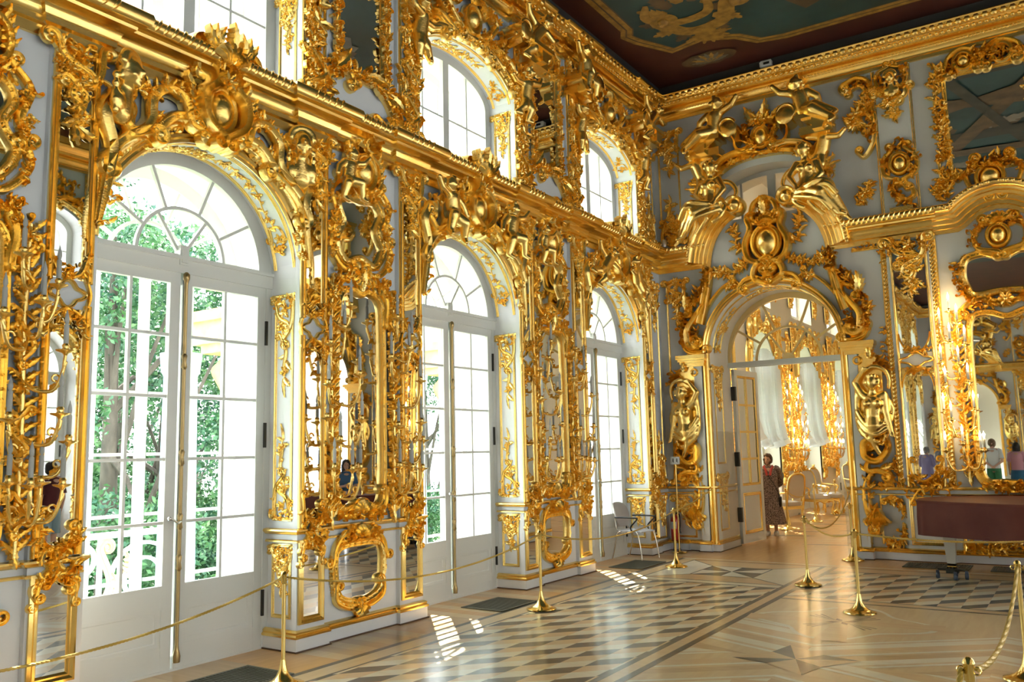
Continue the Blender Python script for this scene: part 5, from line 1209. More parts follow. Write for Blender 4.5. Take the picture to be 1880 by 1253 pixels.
# caryatids on scroll consoles beside the doorway
CAR = statue('caryatid', dict(pel=(.06, 2.06, .17), waist=(.06, 2.2, .17), chest=(.08, 2.42, .18), neck=(.08, 2.58, .20), head=(.09, 2.73, .23), face=(-.1, -.2, 1), shL=(-.07, 2.55, .17), elL=(-.17, 2.74, .16), haL=(-.05, 2.91, .18), shR=(.23, 2.53, .18), elR=(.25, 2.26, .20), haR=(.31, 1.98, .22), brL=(.0, 2.40, .285), brR=(.16, 2.40, .285)),
    [([(-.05, 2.90, .16), (.10, 2.98, .18), (.26, 2.92, .16), (.32, 2.78, .14), (.30, 2.62, .12)], .045), ([(-.14, 2.66, .14), (-.17, 2.4, .13), (-.17, 2.1, .15), (-.10, 1.9, .2)], .055), ([(-.17, 2.3, .16), (-.05, 2.1, .24), (.10, 2.02, .27), (.22, 2.1, .24)], .055), ([(-.16, 2.15, .16), (-.04, 1.98, .24), (.10, 1.92, .26), (.24, 2.0, .22)], .055),
     ([(-.14, 2.02, .17), (.0, 1.84, .22), (.14, 1.80, .22)], .06), ([(.2, 2.15, .2), (.24, 1.95, .18), (.14, 1.75, .18)], .05), ([(.02, 2.0, .25), (.04, 1.8, .22), (.12, 1.62, .18)], .06), ([(.27, 2.5, .15), (.34, 2.3, .13), (.3, 2.1, .14)], .04)])
cc_ = G(); TAB = G(); FIN = G()
plate(TAB, [(-.20, 1.8), (.20, 1.8), (.22, 3.05), (.14, 3.2), (-.10, 3.2), (-.20, 3.05)], .08, .09); ring(TAB, (-.13, 3.10), .055, .055, .022, .04, .08, 20)
scroll(cc_, [(.20, 1.95), (.22, 1.70), (.06, 1.52), (-.10, 1.58), (-.12, 1.74)], .075, .2, None, (-1, .085), .02); scroll(cc_, [(.0, 1.62), (-.10, 1.46), (-.08, 1.36), (.06, 1.36), (.18, 1.32)], .06, .16, None, (-1, .05), .02)
scroll(cc_, [(.02, 1.40), (-.12, 1.20), (-.15, 1.0), (-.13, .76), (-.08, .62), (-.02, .5)], .075, .16, None, (-1, .06), .0); scroll(cc_, [(-.10, .8), (.0, .74), (.05, .60), (-.02, .48), (-.14, .38), (-.15, .18)], .06, .12, None, None, .0)
for i in range(12): leaf(cc_, (-.11+.02*math.sin(i), 1.35-.085*i), PI*.0+.5 if i % 2 else PI-.6, .16, .055, .08, .8 if i % 2 else -.8, .06, 3)
shell(cc_, (-.02, .80), -PI/2, .3, .14, 7, 1.6, .05); leaf(cc_, (.1, 1.4), .1, .22, .08, .1, .7, .1, 4); leaf(cc_, (-.16, .34), -PI/2, .22, .06, .07, 0, .02, 3); thicket(cc_, [(.0, 1.75), (.1, 1.9), (.2, 1.8)], 18, .13, R7, .1, .16, .05); thicket(FIN, [(.1, 3.12), (.24, 3.05), (.34, 2.85)], 26, .12, R7, .09, .06, .05); leaf(FIN, (.05, 3.12), PI/2-.2, .2, .09, .1, .6, .1, 4)
CMs = [(n, q.mesh(n, m)) for n, q, m in (('backing_tablet', TAB, M['goldflat']), ('console', cc_, M['gold']), ('leaf_crown', FIN, M['gold']))]
for s, x, nm in ((1, 3.45, 'right'), (-1, 2*PX-3.45, 'left')):
    r = thing('caryatid', 'gilded half-draped woman on a scroll bracket, %s of the arched doorway' % nm, 'statue', EW @ Matrix.Translation((x, 0, .0)) @ Matrix.Diagonal((s, 1, 1, 1)), 'caryatids beside the doorway')
    link('body', CAR, r)
    for n, me in CMs: link(n, me, r)
# doorway: jamb panel, fanlight, transom, open leaf
DYB = YE+1.02
g = G(); g.merge(jamb_panel(1.5, 3.2, .75, 0, R7, .12, .52)); t = jamb_panel(.35, 1.3, .6, 0, R7, .12, .52); g.merge(t)
mwj = Matrix(((0, 0, 1, DX0+.002), (1, 0, 0, YE), (0, 1, 0, 0), (0, 0, 0, 1)))
tag(link('jamb_ornament', g.mesh('jamb_ornament', M['gold']), None, mwj), 'gilded panel with sprays on the left jamb inside the arched doorway', 'ornament')
g = G(); L = PI*DR
for w in (.14, .17, .50, .53): band(g, [(.12+(L-.24)*i/48, w) for i in range(49)], .012, .012, .001, ROLL)
for side in (0, 1):
    t = G(); drop(t, (.5, .33), -.3, .2, R7, .022); thicket(t, [(.14, .2), (.10, .33), (.14, .46)], 22, .1, R7, .022, 0, .03); vine(t, [(.2, .33), (.45, .29), (.75, .37), (.95, .33)], .012, 16, .1, R7, .02, 0, 3); g.merge(t, (lambda q: q) if side == 0 else (lambda q: (L-q[0], q[1], q[2])))
t = G()
for s in (-1, 1): vine(t, [(L/2, .33), (L/2+s*.15, .28), (L/2+s*.32, .36), (L/2+s*.52, .33)], .012, 14, .1, R7, .02, 0, 3)
g.merge(t); o = G(); o.merge(g, lambda q: (PX+(DR-.002-q[2])*math.cos(q[0]/DR), DSP+(DR-.002-q[2])*math.sin(q[0]/DR), -q[1]))
tag(link('portal_soffit_ornament', o.mesh('soffit', M['gold']), None, EW), 'gilded lines and sprays under the arch of the doorway', 'ornament')
FZ = 3.22
r = thing('door_11', None, None, Matrix.Translation((PX, DYB-.05, 0)) @ WE); r['kind'] = 'structure'
g = G(); g.bx(-1.11, 1.11, FZ, FZ+.10, -.06, .06); g.bx(-1.11, 1.11, FZ+.02, FZ+.06, .06, .08); g.build('transom', M['paint'], r)
M['gildbar'] = mat('cream_gilt_bar', (.86, .66, .30), .35, .3)
g = G(); FC = FZ+.10; FR = 1.16
curved_frame(g, FC, FR-.09, FR-.06, FR+.02, FR+.08, .04); curved_frame(g, FC, .56, .56, .60, .60, .02, .0, 28)
for a in (33, 68, 112, 147): a = math.radians(a); bars(g, [((.58*math.cos(a), FC+.58*math.sin(a)), (1.1*math.cos(a), FC+1.1*math.sin(a)))], .02, .018)
for a in (55, 125): a = math.radians(a); bars(g, [((.1*math.cos(a), FC+.1*math.sin(a)), (.58*math.cos(a), FC+.58*math.sin(a)))], .016, .018)
g.add([(0, FC, .03)]+[(q[0], q[1], .03) for q in arc(0, FC, .11, .11, 0, PI, 12)], [(0, i+1, i+2) for i in range(12)])
f = g.build('fanlight', M['gildbar'], r)
h = G(); h.add([(0, FC, 0)]+[(q[0], q[1], 0) for q in arc(0, FC, 1.1, 1.1, 0, PI, 24)], [(0, i+1, i+2) for i in range(24)]); h.build('pane', M['glass'], f, smooth=False)
# open leaf: hinged at the left jamb, swung into the next room
lf = bpy.data.objects.new('open_leaf', None); COL.objects.link(lf); lf.parent = r
lf.matrix_world = Matrix(((math.cos(1.47), math.sin(1.47), 0, .90), (math.sin(1.47), -math.cos(1.47), 0, DYB-.02), (0, 0, 1, 0), (0, 0, 0, 1))) @ Matrix(((1, 0, 0, 0), (0, 0, 1, 0), (0, 1, 0, 0), (0, 0, 0, 1)))
g = G(); frame_rect(g, 0, 1.02, .03, FZ-.02, .055, .03); g.bx(.1, .92, .14, .95, -.015, .015); bars(g, [((.1, 1.0), (.92, 1.0)), ((.1, .12), (.92, .12))], .06, .028); m_ = g.build('leaf', M['paint'], lf)
g = G(); bars(g, [((.51, 1.06), (.51, 3.1))], .02, .024); bars(g, [((.1, v), (.92, v)) for v in (1.55, 2.05, 2.55)], .02, .022); polyframe(g, rect(.14, .88, .22, .9), .03, .02, .012); polyframe(g, rect(.12, .90, 1.08, 3.08), .025, .02, .012); g.build('gilt_bars', M['goldflat'], m_)
h = G(); h.bx(.1, .92, 1.06, 3.1, -.004, .004); h.build('pane', M['mirror'], m_, smooth=False)
for v in (.55, 1.55, 2.75): h = G(); h.bx(-.03, .03, v-.13, v+.13, -.04, .04); h.build('hinge', M['iron'], lf)
# clear acrylic guards standing in the doorway
g = G(); g.bx(.90, .912, YE+.03, YE+1.0, .02, 2.05); tag(g.build('acrylic_guard', M['acrylic'], smooth=False), 'clear plastic guard sheet on the left jamb of the doorway', 'guard')
g = G(); g.bx(2.98, 2.992, YE-.12, YE+.9, .02, 2.05); tag(g.build('acrylic_guard', M['acrylic'], smooth=False), 'clear plastic guard sheet on the right jamb of the doorway', 'guard')
# window above the portal
r = thing('window_11', None, None, Matrix.Translation((PX+.04, YE+.45, 0)) @ WE); r['kind'] = 'structure'
g = G(); P = [(.95, OVB)]+arc(0, OVS, .95, .42, 0, PI, 20)+[(-.95, OVB), (.95, OVB)]; Q = [(.86, OVB+.08)]+arc(0, OVS, .86, .33, 0, PI, 20)+[(-.86, OVB+.08), (.86, OVB+.08)]
g.grid([[(a[0], a[1], -.03), (a[0], a[1], .03), (b[0], b[1], .03), (b[0], b[1], -.03), (a[0], a[1], -.03)] for a, b in zip(P, Q)])
for u, w in ((-.55, .02), (0, .07), (.55, .02)): bars(g, [((u, OVB), (u, OVS+.4*math.sqrt(1-(u/.97)**2)))], w, .028)
f = g.build('window_frame', M['paint'], r); h = G(); h.add([(q[0], q[1], 0) for q in Q[:-1]], [tuple(range(len(Q)-1))]); h.build('pane', M['glass'], f, smooth=False)
for s in (-1,):
    q = G(); q.merge(corner_panel(1.16, 4.80, .08, .46, R7)); panel(q, EW @ Matrix.Translation((0, 0, .0)), 'tall gilded panel on the doorway wall next to the room corner, below the cornice')
    q = G(); q.merge(corner_panel(5.50, 7.62, .04, .46, R7)); panel(q, EW, 'gilded panel on the doorway wall next to the room corner, above the cornice')
    panel(jamb_panel(.24, .95, .5, 0, R7, .08, .46), EW, 'small low gilded panel on the doorway wall behind the fire extinguisher', 'dado_ornament')

# ------------------------------------------------------------------ end wall: right hand side with its mirrors
ORDER_END = 'doorway wall'
nm_ = thing('rope_framed_mirror', 'tall narrow mirror with rope-carved gilt frame, right of the doorway', 'mirror', EW @ Matrix.Translation((0, 0, .05)))
gl = G(); plate(gl, rect(3.95, 4.40, 3.16, 4.94), .008); plate(gl, rect(3.95, 4.40, 1.2, 2.94), .008); link('glass', gl.mesh('glass', M['mirror']), nm_)
fr = G()
for x in (3.84, 4.52):
    band(fr, [(x, 1.10), (x, 4.96)], .06, .03, -.05, [(-1, 0), (-1, .6), (-.8, 1), (-.6, .6), (.6, .6), (.8, 1), (1, .6), (1, 0)])
    for i in range(60): v = 1.12+i*.064; t = G(); leaf(t, (x-.03, v), .9, .085, .022, .03, 0, -.03, 2, .1); fr.merge(t)
for x in (3.925, 4.425): band(fr, [(x, 1.12), (x, 4.96)], .022, .03, 0, ROLL)
link('frame', fr.mesh('frame', M['goldflat']), nm_)
tp = G(); drop(tp, (4.17, 4.96), .95, .5, R7, .06, .02); thicket(tp, [(3.9, 4.7), (3.98, 4.9), (4.36, 4.9), (4.46, 4.7)], 30, .13, R7, .06, .01, .04); link('top_spray', tp.mesh('top_spray', M['gold']), nm_)
qf = G(); Q = [(4.17+(.20+.035*math.cos(4*t))*math.cos(t), 3.05+(.085+.018*math.cos(4*t))*math.sin(t)) for t in np.linspace(0, 2*PI, 40, endpoint=False)]; band(qf, Q, .018, .045, 0, ROLL, True)
for s in (-1, 1):
    for d in (1, -1): scroll(qf, [(4.17+s*.03, 3.05+d*.13), (4.17+s*.13, 3.05+d*.17), (4.17+s*.2, 3.05+d*.3), (4.17+s*.22, 3.05+d*.42)], .02, .05, (-s*d, .035), None)
thicket(qf, [(3.98, 3.2), (4.17, 3.18), (4.36, 3.2)], 18, .1, R7, .04, 0, .03); thicket(qf, [(3.98, 2.85), (4.17, 2.9), (4.36, 2.85)], 22, .11, R7, .04, 0, .04); link('quatrefoil', qf.mesh('quatrefoil', M['gold']), nm_)
bo = G(); scroll(bo, [(3.96, 1.5), (4.0, 1.28), (4.14, 1.2), (4.3, 1.3), (4.42, 1.5)], .025, .06, (-1, .05), (1, .05)); scroll(bo, [(4.38, 1.35), (4.2, 1.18), (4.05, 1.05), (3.95, .9)], .025, .06, (1, .05), (1, .04)); thicket(bo, [(3.95, 1.3), (4.17, 1.12), (4.42, 1.3)], 40, .15, R7, .07, .0, .06); thicket(bo, [(3.75, 1.15), (4.17, 1.05), (4.6, 1.15)], 40, .14, R7, .06, -.03, .06); link('foot_ornament', bo.mesh('foot_ornament', M['gold']), nm_)
# big mirror and the cartouche mirror above it
BX = 5.44
U = closed([(4.90, 4.30), (4.96, 4.52), (5.2, 4.58), (BX, 4.50), (2*BX-5.2, 4.58), (2*BX-4.96, 4.52), (2*BX-4.90, 4.30), (2*BX-4.95, 4.08), (2*BX-5.05, 3.96), (BX+.1, 3.98), (BX-.1, 3.98), (5.05, 3.96), (4.95, 4.08)])
B = closed([(4.92, 1.3), (4.90, 2.4), (4.91, 3.3), (4.97, 3.62), (5.2, 3.68), (BX, 3.60), (2*BX-5.2, 3.68), (2*BX-4.97, 3.62), (2*BX-4.91, 3.3), (2*BX-4.90, 2.4), (2*BX-4.92, 1.3), (BX+.2, 1.18), (BX-.2, 1.18)], 6)
um = thing('cartouche_mirror', 'waisted gilt mirror with crowned shield, upper one right of the doorway', 'mirror', EW)
gl = G(); plate(gl, [tuple(q) for q in U], .008); link('glass', gl.mesh('glass', M['mirror']), um); f = rich(U, .06, .07, R7, 40, 60, 0, .12)
for s in (-1, 1): thicket(f, [(BX+s*.6, 4.5), (BX+s*.62, 4.2), (BX+s*.5, 3.92)], 30, .13, R7, .07, .02, .04); scroll(f, [(BX+s*.05, 3.78), (BX+s*.25, 3.88), (BX+s*.45, 3.86), (BX+s*.6, 3.74)], .05, .1, (-s, .06), (-s, .07)); thicket(f, [(BX+s*.55, 3.8), (BX+s*.2, 3.82)], 20, .14, R7, .08, .02, .05)
flower(f, (BX, 3.85), .13, .08, 6, .06); link('frame', f.mesh('frame', M['gold']), um)
cr_ = G(); boss(cr_, (BX-.02, 4.82), .11, .13, .12, .04); ring(cr_, (BX-.02, 4.82), .145, .165, .035, .09, .02)
for s in (-1, 1): scroll(cr_, [(BX+s*.05, 4.58), (BX+s*.3, 4.66), (BX+s*.33, 4.9), (BX+s*.18, 5.02)], .045, .1, (s, .06), (-s, .07)); thicket(cr_, [(BX+s*.4, 4.66), (BX+s*.3, 4.95), (BX, 5.08)], 26, .14, R7, .08, .02, .05)
shell(cr_, (BX, 4.98), PI/2, .2, .12, 7, 2.4, .03); link('crest', cr_.mesh('crest', M['gold']), um)
bm = thing('great_mirror', 'large gilt-framed mirror behind the covered piano', 'mirror', EW)
gl = G(); plate(gl, [tuple(q) for q in B], .008); link('glass', gl.mesh('glass', M['mirror']), bm); f = rich(B, .055, .07, R7, 60, 80, 0, .10)
thicket(f, [(4.86, 1.15), (BX, 1.08), (2*BX-4.86, 1.15)], 60, .15, R7, .08, .02, .05); scroll(f, [(4.84, 1.35), (4.95, 1.16), (5.2, 1.1), (BX, 1.16)], .05, .09, (-1, .06), (-1, .06)); scroll(f, [(2*BX-4.84, 1.35), (2*BX-4.95, 1.16), (2*BX-5.2, 1.1), (BX, 1.16)], .05, .09, (1, .06), (1, .06)); link('frame', f.mesh('frame', M['gold']), bm)
ARE = [(-.06, 3.77, .25), (.04, 3.58, .3), (-.2, 3.55, .25), (-.07, 3.30, .34), (.12, 3.25, .28), (-.22, 3.0, .26), (.02, 2.95, .36), (-.18, 2.66, .3), (.12, 2.69, .3), (-.24, 2.27, .26), (-.14, 2.14, .34), (.16, 2.28, .28), (-.26, 1.70, .26), (-.02, 1.79, .34), (.2, 1.69, .3)]
SCE = sconce_arms(1.2, 3.7, ARE, R7)
sconce(EW @ Matrix.Translation((4.76, 0, 0)), SCE, ARE, 'tall gilt sconce of lit candles beside the great mirror', None, True, 1.0)
sconce(EW @ Matrix.Translation((2*BX-4.76, 0, 0)), SCE, ARE, 'tall gilt sconce of lit candles beyond the right edge of the great mirror', None, True, 0)
# lower panels
g = G(); polyframe(g, [(3.49, .24), (3.49, 1.0)], .018, .018, 0, closed=False); t = G()
thicket(t, [(3.56, .92), (3.72, .90), (3.80, .75), (3.80, .4), (3.74, .26), (3.58, .24)], 70, .12, R7, .05, 0, .03); scroll(t, [(3.54, .92), (3.66, .96), (3.78, .9), (3.79, .7)], .025, .05, (1, .04), None); scroll(t, [(3.56, .26), (3.68, .22), (3.78, .3), (3.79, .5)], .025, .05, (-1, .04), None); g.merge(t)
panel(g, EW, 'low gilded corner ornament between the right statue and the piano', 'dado_ornament', None)
g = G(); polyframe(g, rect(3.93, 4.40, .27, .94), .025, .025, .05); panel(g, EW, 'plain gilt line frame on the low wall behind the piano leg', 'dado_moldings', None)
g = G(); thicket(g, [(4.6, .26), (5.0, .24), (5.44, .28), (5.9, .24), (6.3, .26)], 80, .13, R7, .06, 0, .03); vine(g, [(4.6, .30), (4.9, .24), (5.2, .30), (5.5, .24), (5.9, .30), (6.2, .25)], .02, 24, .14, R7, .06, 0, 4); polyframe(g, rect(4.62, 6.26, .22, .95), .025, .025); panel(g, EW, 'gilded scrolling garland low on the wall under the great mirror', 'dado_garland', None)
# wall field beside the rope-framed mirror
g = G(); thicket(g, [(3.36, 4.92), (3.76, 4.9), (3.78, 4.6)], 24, .1, R7, .045, 0, .02); band(g, [(3.34, 4.9), (3.76, 4.9)], .03, .03); band(g, [(3.78, 4.94), (3.78, 1.16)], .014, .02); thicket(g, [(3.76, 3.6), (3.72, 3.2)], 14, .1, R7, .05, 0, .03); thicket(g, [(3.78, 1.6), (3.7, 1.2), (3.5, 1.14)], 34, .13, R7, .05, 0, .04)
panel(g, EW, 'gilded border of the white wall field right of the portal', 'wall_border', None)
# arched cornice above the cartouche mirror
AR = [(4.56, 4.96), (4.90, 4.96)]+[tuple(q) for q in cr([(4.92, 4.97), (5.02, 5.02), (5.14, 5.12), (5.28, 5.20), (BX, 5.23)], 4)[1:]]
AR = AR+[(2*BX-q[0], q[1]) for q in AR[::-1]][1:]
tag(wall_cornice(AR).build('trim_11', M['goldflat'], None, EW), kind='structure')
# upper storey, right of the portal
g = G(); 
scroll(g, [(3.42, 7.70), (3.62, 7.76), (3.80, 7.66), (3.84, 7.4)], .05, .09, (1, .08), None); scroll(g, [(3.48, 7.58), (3.66, 7.62), (3.76, 7.5)], .04, .08, (1, .06), (-1, .05)); scroll(g, [(3.82, 7.5), (3.72, 7.2), (3.84, 6.95), (3.80, 6.62), (3.66, 6.42), (3.56, 6.50)], .045, .08, (-1, .06), (-1, .05))
scroll(g, [(3.80, 7.25), (3.86, 7.0), (3.74, 6.8)], .035, .08, (1, .05), (-1, .05)); vine(g, [(3.42, 6.95), (3.52, 7.1), (3.64, 7.2), (3.74, 7.35)], .016, 20, .17, R7, .06, 0, 3); flower(g, (3.58, 7.16), .13, .08, 6, .02); thicket(g, [(3.55, 7.66), (3.78, 7.6), (3.8, 7.1), (3.78, 6.7)], 46, .13, R7, .07, 0, .04)
for i in range(6): leaf(g, (3.58, 7.02), -PI/2+(i-2.5)*.4, .2, .05, .06, .3, 0, 3)
panel(g, EW, 'large gilded leaf scroll right of the right-hand cherub', 'leaf_scroll', None)
g = G(); vine(g, [(3.46, 5.66), (3.58, 5.75), (3.70, 5.88), (3.74, 6.0)], .010, 16, .13, R7, .05, 0, 3); [leaf(g, (3.62, 5.82), i*1.05, .18, .05, .05, .4, 0, 3) for i in range(6)]; flower(g, (3.62, 5.82), .1, .06, 6, .02)
panel(g, EW, 'loose gilded flower spray on the white wall above the right statue', 'flower_spray', None)
g = G()
for x in (3.87, 4.40): band(g, [(x, 5.38), (x, 7.8)], .026, .03, .02, [(-1, 0), (-1, .8), (-.4, 1), (0, .5), (.4, .9), (1, .5), (1, 0)])
t = G(); drop(t, (4.14, 7.45), .55, .42, R7, .06, .04); thicket(t, [(3.98, 7.75), (3.96, 7.5), (4.14, 7.35), (4.32, 7.5), (4.30, 7.75)], 44, .14, R7, .07, .04, .03)
for s in (-1, 1): scroll(t, [(4.14+s*.04, 7.8), (4.14+s*.2, 7.72), (4.14+s*.2, 7.5), (4.14+s*.06, 7.4)], .035, .08, (-s, .05), (s, .06), .04)
boss(t, (4.17, 6.18), .10, .125, .10, .07); ring(t, (4.17, 6.18), .135, .165, .035, .09, .05)
for s in (-1, 1): scroll(t, [(4.17+s*.03, 5.92), (4.17+s*.22, 6.02), (4.17+s*.24, 6.26), (4.17+s*.1, 6.42)], .04, .08, (s, .06), (-s, .06), .04)
thicket(t, [(4.0, 6.0), (3.98, 6.3), (4.17, 6.5), (4.36, 6.3), (4.34, 6.0)], 50, .13, R7, .07, .04, .04); scroll(t, [(4.08, 5.95), (4.06, 5.75), (4.22, 5.58), (4.34, 5.64), (4.32, 5.78)], .045, .1, None, (1, .05), .04); thicket(t, [(4.05, 5.9), (4.12, 5.6), (4.3, 5.5)], 34, .14, R7, .08, .04, .05); t.bx(3.98, 4.32, 5.39, 5.47, .03, .14); g.merge(t)
panel(g, EW, 'narrow upper panel with gilded face on top and oval shield below', 'carved_strip', None)
t = G(); o = link('face', HEAD, None); o.parent = bpy.data.objects['carved_strip']; o.matrix_local = Matrix.Translation((4.14, 7.6, .02)) @ Matrix.Diagonal((.9, .9, .9, 1))
am = thing('attic_mirror', 'large upper mirror with gilded foliage frame above the great mirror', 'mirror', EW)
X0, X1 = 4.88, 2*BX-4.88
gl = G(); plate(gl, rect(X0, X1, 5.88, 7.42), .008); link('glass', gl.mesh('glass', M['mirror']), am)
f = G(); polyframe(f, rect(X0-.0, X1+.0, 5.86, 7.44), .035, .04, 0)
for x in (X0-.10, X1+.10): thicket(f, [(x, 5.7), (x+.02, 6.6), (x, 7.6)], 80, .14, R7, .06, 0, .05); vine(f, [(x, 5.6), (x-.06, 6.0), (x+.05, 6.5), (x-.05, 7.0), (x, 7.6)], .022, 26, .15, R7, .06, .01, 5)
thicket(f, [(X0-.1, 7.55), (5.2, 7.62), (BX, 7.7), (2*BX-5.2, 7.62), (X1+.1, 7.55)], 90, .16, R7, .08, 0, .07); boss(f, (5.18, 7.62), .09, .10, .10, .03)
for x in (5.18, 2*BX-5.18): ring(f, (x, 7.62), .13, .14, .035, .09, .02); scroll(f, [(x-.28, 7.5), (x-.2, 7.72), (x, 7.82), (x+.22, 7.7), (x+.25, 7.5)], .045, .09, (1, .07), (-1, .07))
link('frame', f.mesh('frame', M['gold']), am)
b = G(); boss(b, (BX-.05, 5.72), .14, .15, .14, .04); ring(b, (BX-.05, 5.72), .18, .19, .04, .1, .02); thicket(b, [(BX-.5, 5.75), (BX-.2, 5.95), (BX+.1, 5.98), (BX+.4, 5.8)], 60, .15, R7, .09, .03, .05)
for s in (-1, 1): scroll(b, [(BX+s*.08, 5.48), (BX+s*.3, 5.58), (BX+s*.36, 5.82), (BX+s*.2, 5.98)], .045, .1, (s, .06), (-s, .07), .02); vine(b, [(BX+s*.45, 5.85), (BX+s*.7, 5.72), (BX+s*.8, 5.55)], .016, 14, .14, R7, .06, 0, 3)
thicket(b, [(4.72, 5.5), (4.78, 5.7), (4.9, 5.84)], 30, .15, R7, .06, 0, .06); link('base_cartouche', b.mesh('base_cartouche', M['gold']), am)
# ------------------------------------------------------------------ stanchions and ropes
def stanchion_meshes(h=.88):
    b = G(); b.lathe([(0, 0), (.165, 0), (.17, .006), (.165, .016), (.12, .028), (.085, .045), (.055, .075), (.034, .12), (.024, .17), (.019, .20), (0, .2)], n=32)
    p = G(); p.lathe([(.0165, .18), (.0165, h-.07), (.0, h-.07)], n=16)
    k = G(); k.lathe([(.0165, h-.10), (.022, h-.095), (.022, h-.03), (.026, h-.025), (.020, h-.01), (.008, h), (0, h)], n=16)
    rg = G(); 
    for s in (-1, 1): rg.tube([(s*(.03+.016*math.cos(t)), 0, h-.055+.016*math.sin(t)) for t in np.linspace(0, 2*PI, 12)], .004, 6)
    return [q.mesh(n, M['brass']) for n, q in (('base', b), ('post', p), ('cap', k), ('rope_ring', rg))]
STM = stanchion_meshes()
def stanchion(x, y, label, group='brass rope stanchions', lean=0):
    r = thing('rope_stanchion', label, 'stanchion', (x, y, .004), group)
    for n, me in zip(('base', 'post', 'cap'), STM[:3]): link(n, me, r)
    for q in (0,): link('rope_ring', STM[3], link('ring_mount', STM[2], r)) if False else None
    link('rope_ring', STM[3], r)
    if lean: r.rotation_euler.y = lean
    return r
stanchion(.79, 4.77, 'brass stanchion before the nearest pier, its foot below the photo edge')
stanchion(.91, 8.437, 'brass stanchion before the pier between the middle and farthest doors, beside a floor grille')
stanchion(.929, 12.27, 'brass stanchion in front of the grey chair, standing on pale inlay')
stanchion(3.107, 11.37, 'brass stanchion alone on the open floor in front of the doorway')
stanchion(4.06, 9.772, 'brass stanchion nearest the piano end, standing by a floor rosette')
stanchion(3.09, 14.05, 'brass stanchion at the foot of the right statue, partly hidden')
stanchion(5.69, 7.63, 'brass stanchion at the right edge with a slack yellow rope')
stanchion(5.70, 4.18, 'brass stanchion in the bottom right corner, only its top showing')
for x, y, l in ((.82, 18.53, 'brass stanchion in the next room, behind the woman'), (.87, 20.63, 'brass stanchion in the next room, before the white chairs'), (.77, 23.1, 'brass stanchion in the next room, farthest one')): stanchion(x, y, l, 'stanchions in the next room')
def rope(a, b, sag, label, r=.009, group='golden ropes', m=None):
    a = np.array(a, float); b = np.array(b, float); n = max(16, int(np.linalg.norm(b-a)*22)); g = G(); P = []
    for i in range(n+1):
        t = i/n; q = a+(b-a)*t; q[2] -= sag*4*t*(1-t); P.append(q)
    P = np.array(P); T = np.gradient(P, axis=0); T /= np.linalg.norm(T, axis=1)[:, None]; N = np.cross(T, (0, 0, 1)); N /= np.linalg.norm(N, axis=1)[:, None]; B = np.cross(T, N)
    L = np.linalg.norm(b-a); m2 = int(L/.012); ts = np.linspace(0, n, m2+1); I = np.clip(ts.astype(int), 0, n-1); fr = (ts-I)[:, None]
    C = P[I]*(1-fr)+P[I+1]*fr; NN, BB = N[I], B[I]
    for s in range(3):
        ph = np.arange(m2+1)*.9+s*2*PI/3; g.tube(C+NN*(np.cos(ph)*r*.55)[:, None]+BB*(np.sin(ph)*r*.55)[:, None], r*.62, 5)
    return tag(g.build('rope', m or M['rope'], None), label, 'rope', group)
TOP = .83
rope((.79, 4.74, TOP), (.80, .9, TOP), .25, 'golden rope running to the lower left corner from the nearest stanchion')
rope((.79, 4.80, TOP), (.91, 8.407, TOP), .20, 'golden rope across the nearest pier between two stanchions')
rope((.91, 8.467, TOP), (.929, 12.24, TOP), .19, 'golden rope in front of the farther pier and the grey chair')
rope((.93, 12.30, TOP), (.80, YE-.125, 1.06), .03, 'golden rope rising to a hook on the portal frame')
rope((3.10, 11.40, TOP), (3.0, YE+.2, 1.02), .30, 'golden rope sagging from the lone stanchion to a hook in the doorway', .009)
rope((3.137, 11.35, TOP), (4.03, 9.79, TOP), .10, 'golden rope joining the lone stanchion and the one by the rosette')
rope((4.09, 9.772, TOP), (6.6, 11.0, TOP), .10, 'golden rope passing in front of the covered piano', .010)
rope((5.69, 7.60, TOP), (5.73, 4.21, TOP), .16, 'slack yellow rope hanging between the two right-hand stanchions', .012)
rope((5.72, 7.63, TOP), (7.0, 7.4, TOP), .2, 'golden rope leaving the photo at its right edge')
rope((5.67, 4.18, TOP), (5.6, 2.4, TOP), .3, 'yellow rope dropping from the stanchion in the bottom right corner', .012)
rope((.82, 18.56, TOP), (.87, 20.6, TOP), .2, 'golden rope in the next room near the woman', .009, 'ropes in the next room'); rope((.87, 20.66, TOP), (.77, 23.07, TOP), .2, 'golden rope in the next room before the far chairs', .009, 'ropes in the next room')

# ------------------------------------------------------------------ floor grilles
def grille(x0, x1, y0, y1, label, group='floor grilles', flat=False):
    r = thing('floor_grille', label, 'grille', ((x0+x1)/2, (y0+y1)/2, .0045), group); w, h = (x1-x0)/2, (y1-y0)/2
    g = G(); t = .03
    for q in ((-w, w, -h, -h+t), (-w, w, h-t, h), (-w, -w+t, -h+t, h-t), (w-t, w, -h+t, h-t)): g.bx(q[0], q[1], q[2], q[3], 0, .008)
    g.build('frame', M['grille'], r, smooth=False)
    b = G(); b.bx(-w+t, w-t, -h+t, h-t, .0, .001); b.build('backing', M['plastic_k'], r, smooth=False)
    s = G(); ln = max(w, h)*2
    n = int((2*h-2*t)/.034) if h > w else int((2*w-2*t)/.034)
    for i in range(n):
        c = (i+.5)/n*2-1
        if h > w: c *= h-t; s.bx(-w+t, w-t, c-.0075, c+.0075, 0.001, .007)
        else: c *= w-t; s.bx(c-.0075, c+.0075, -h+t, h-t, 0.001, .007)
    s.build('slats', M['grille'], r, smooth=False)
grille(.02, .60, 4.30, 5.06, 'bronze floor grille before the nearest garden door'); grille(.02, .60, 8.10, 8.86, 'bronze floor grille before the middle garden door'); grille(.03, .57, 11.80, 12.72, 'bronze floor grille under the grey chair')
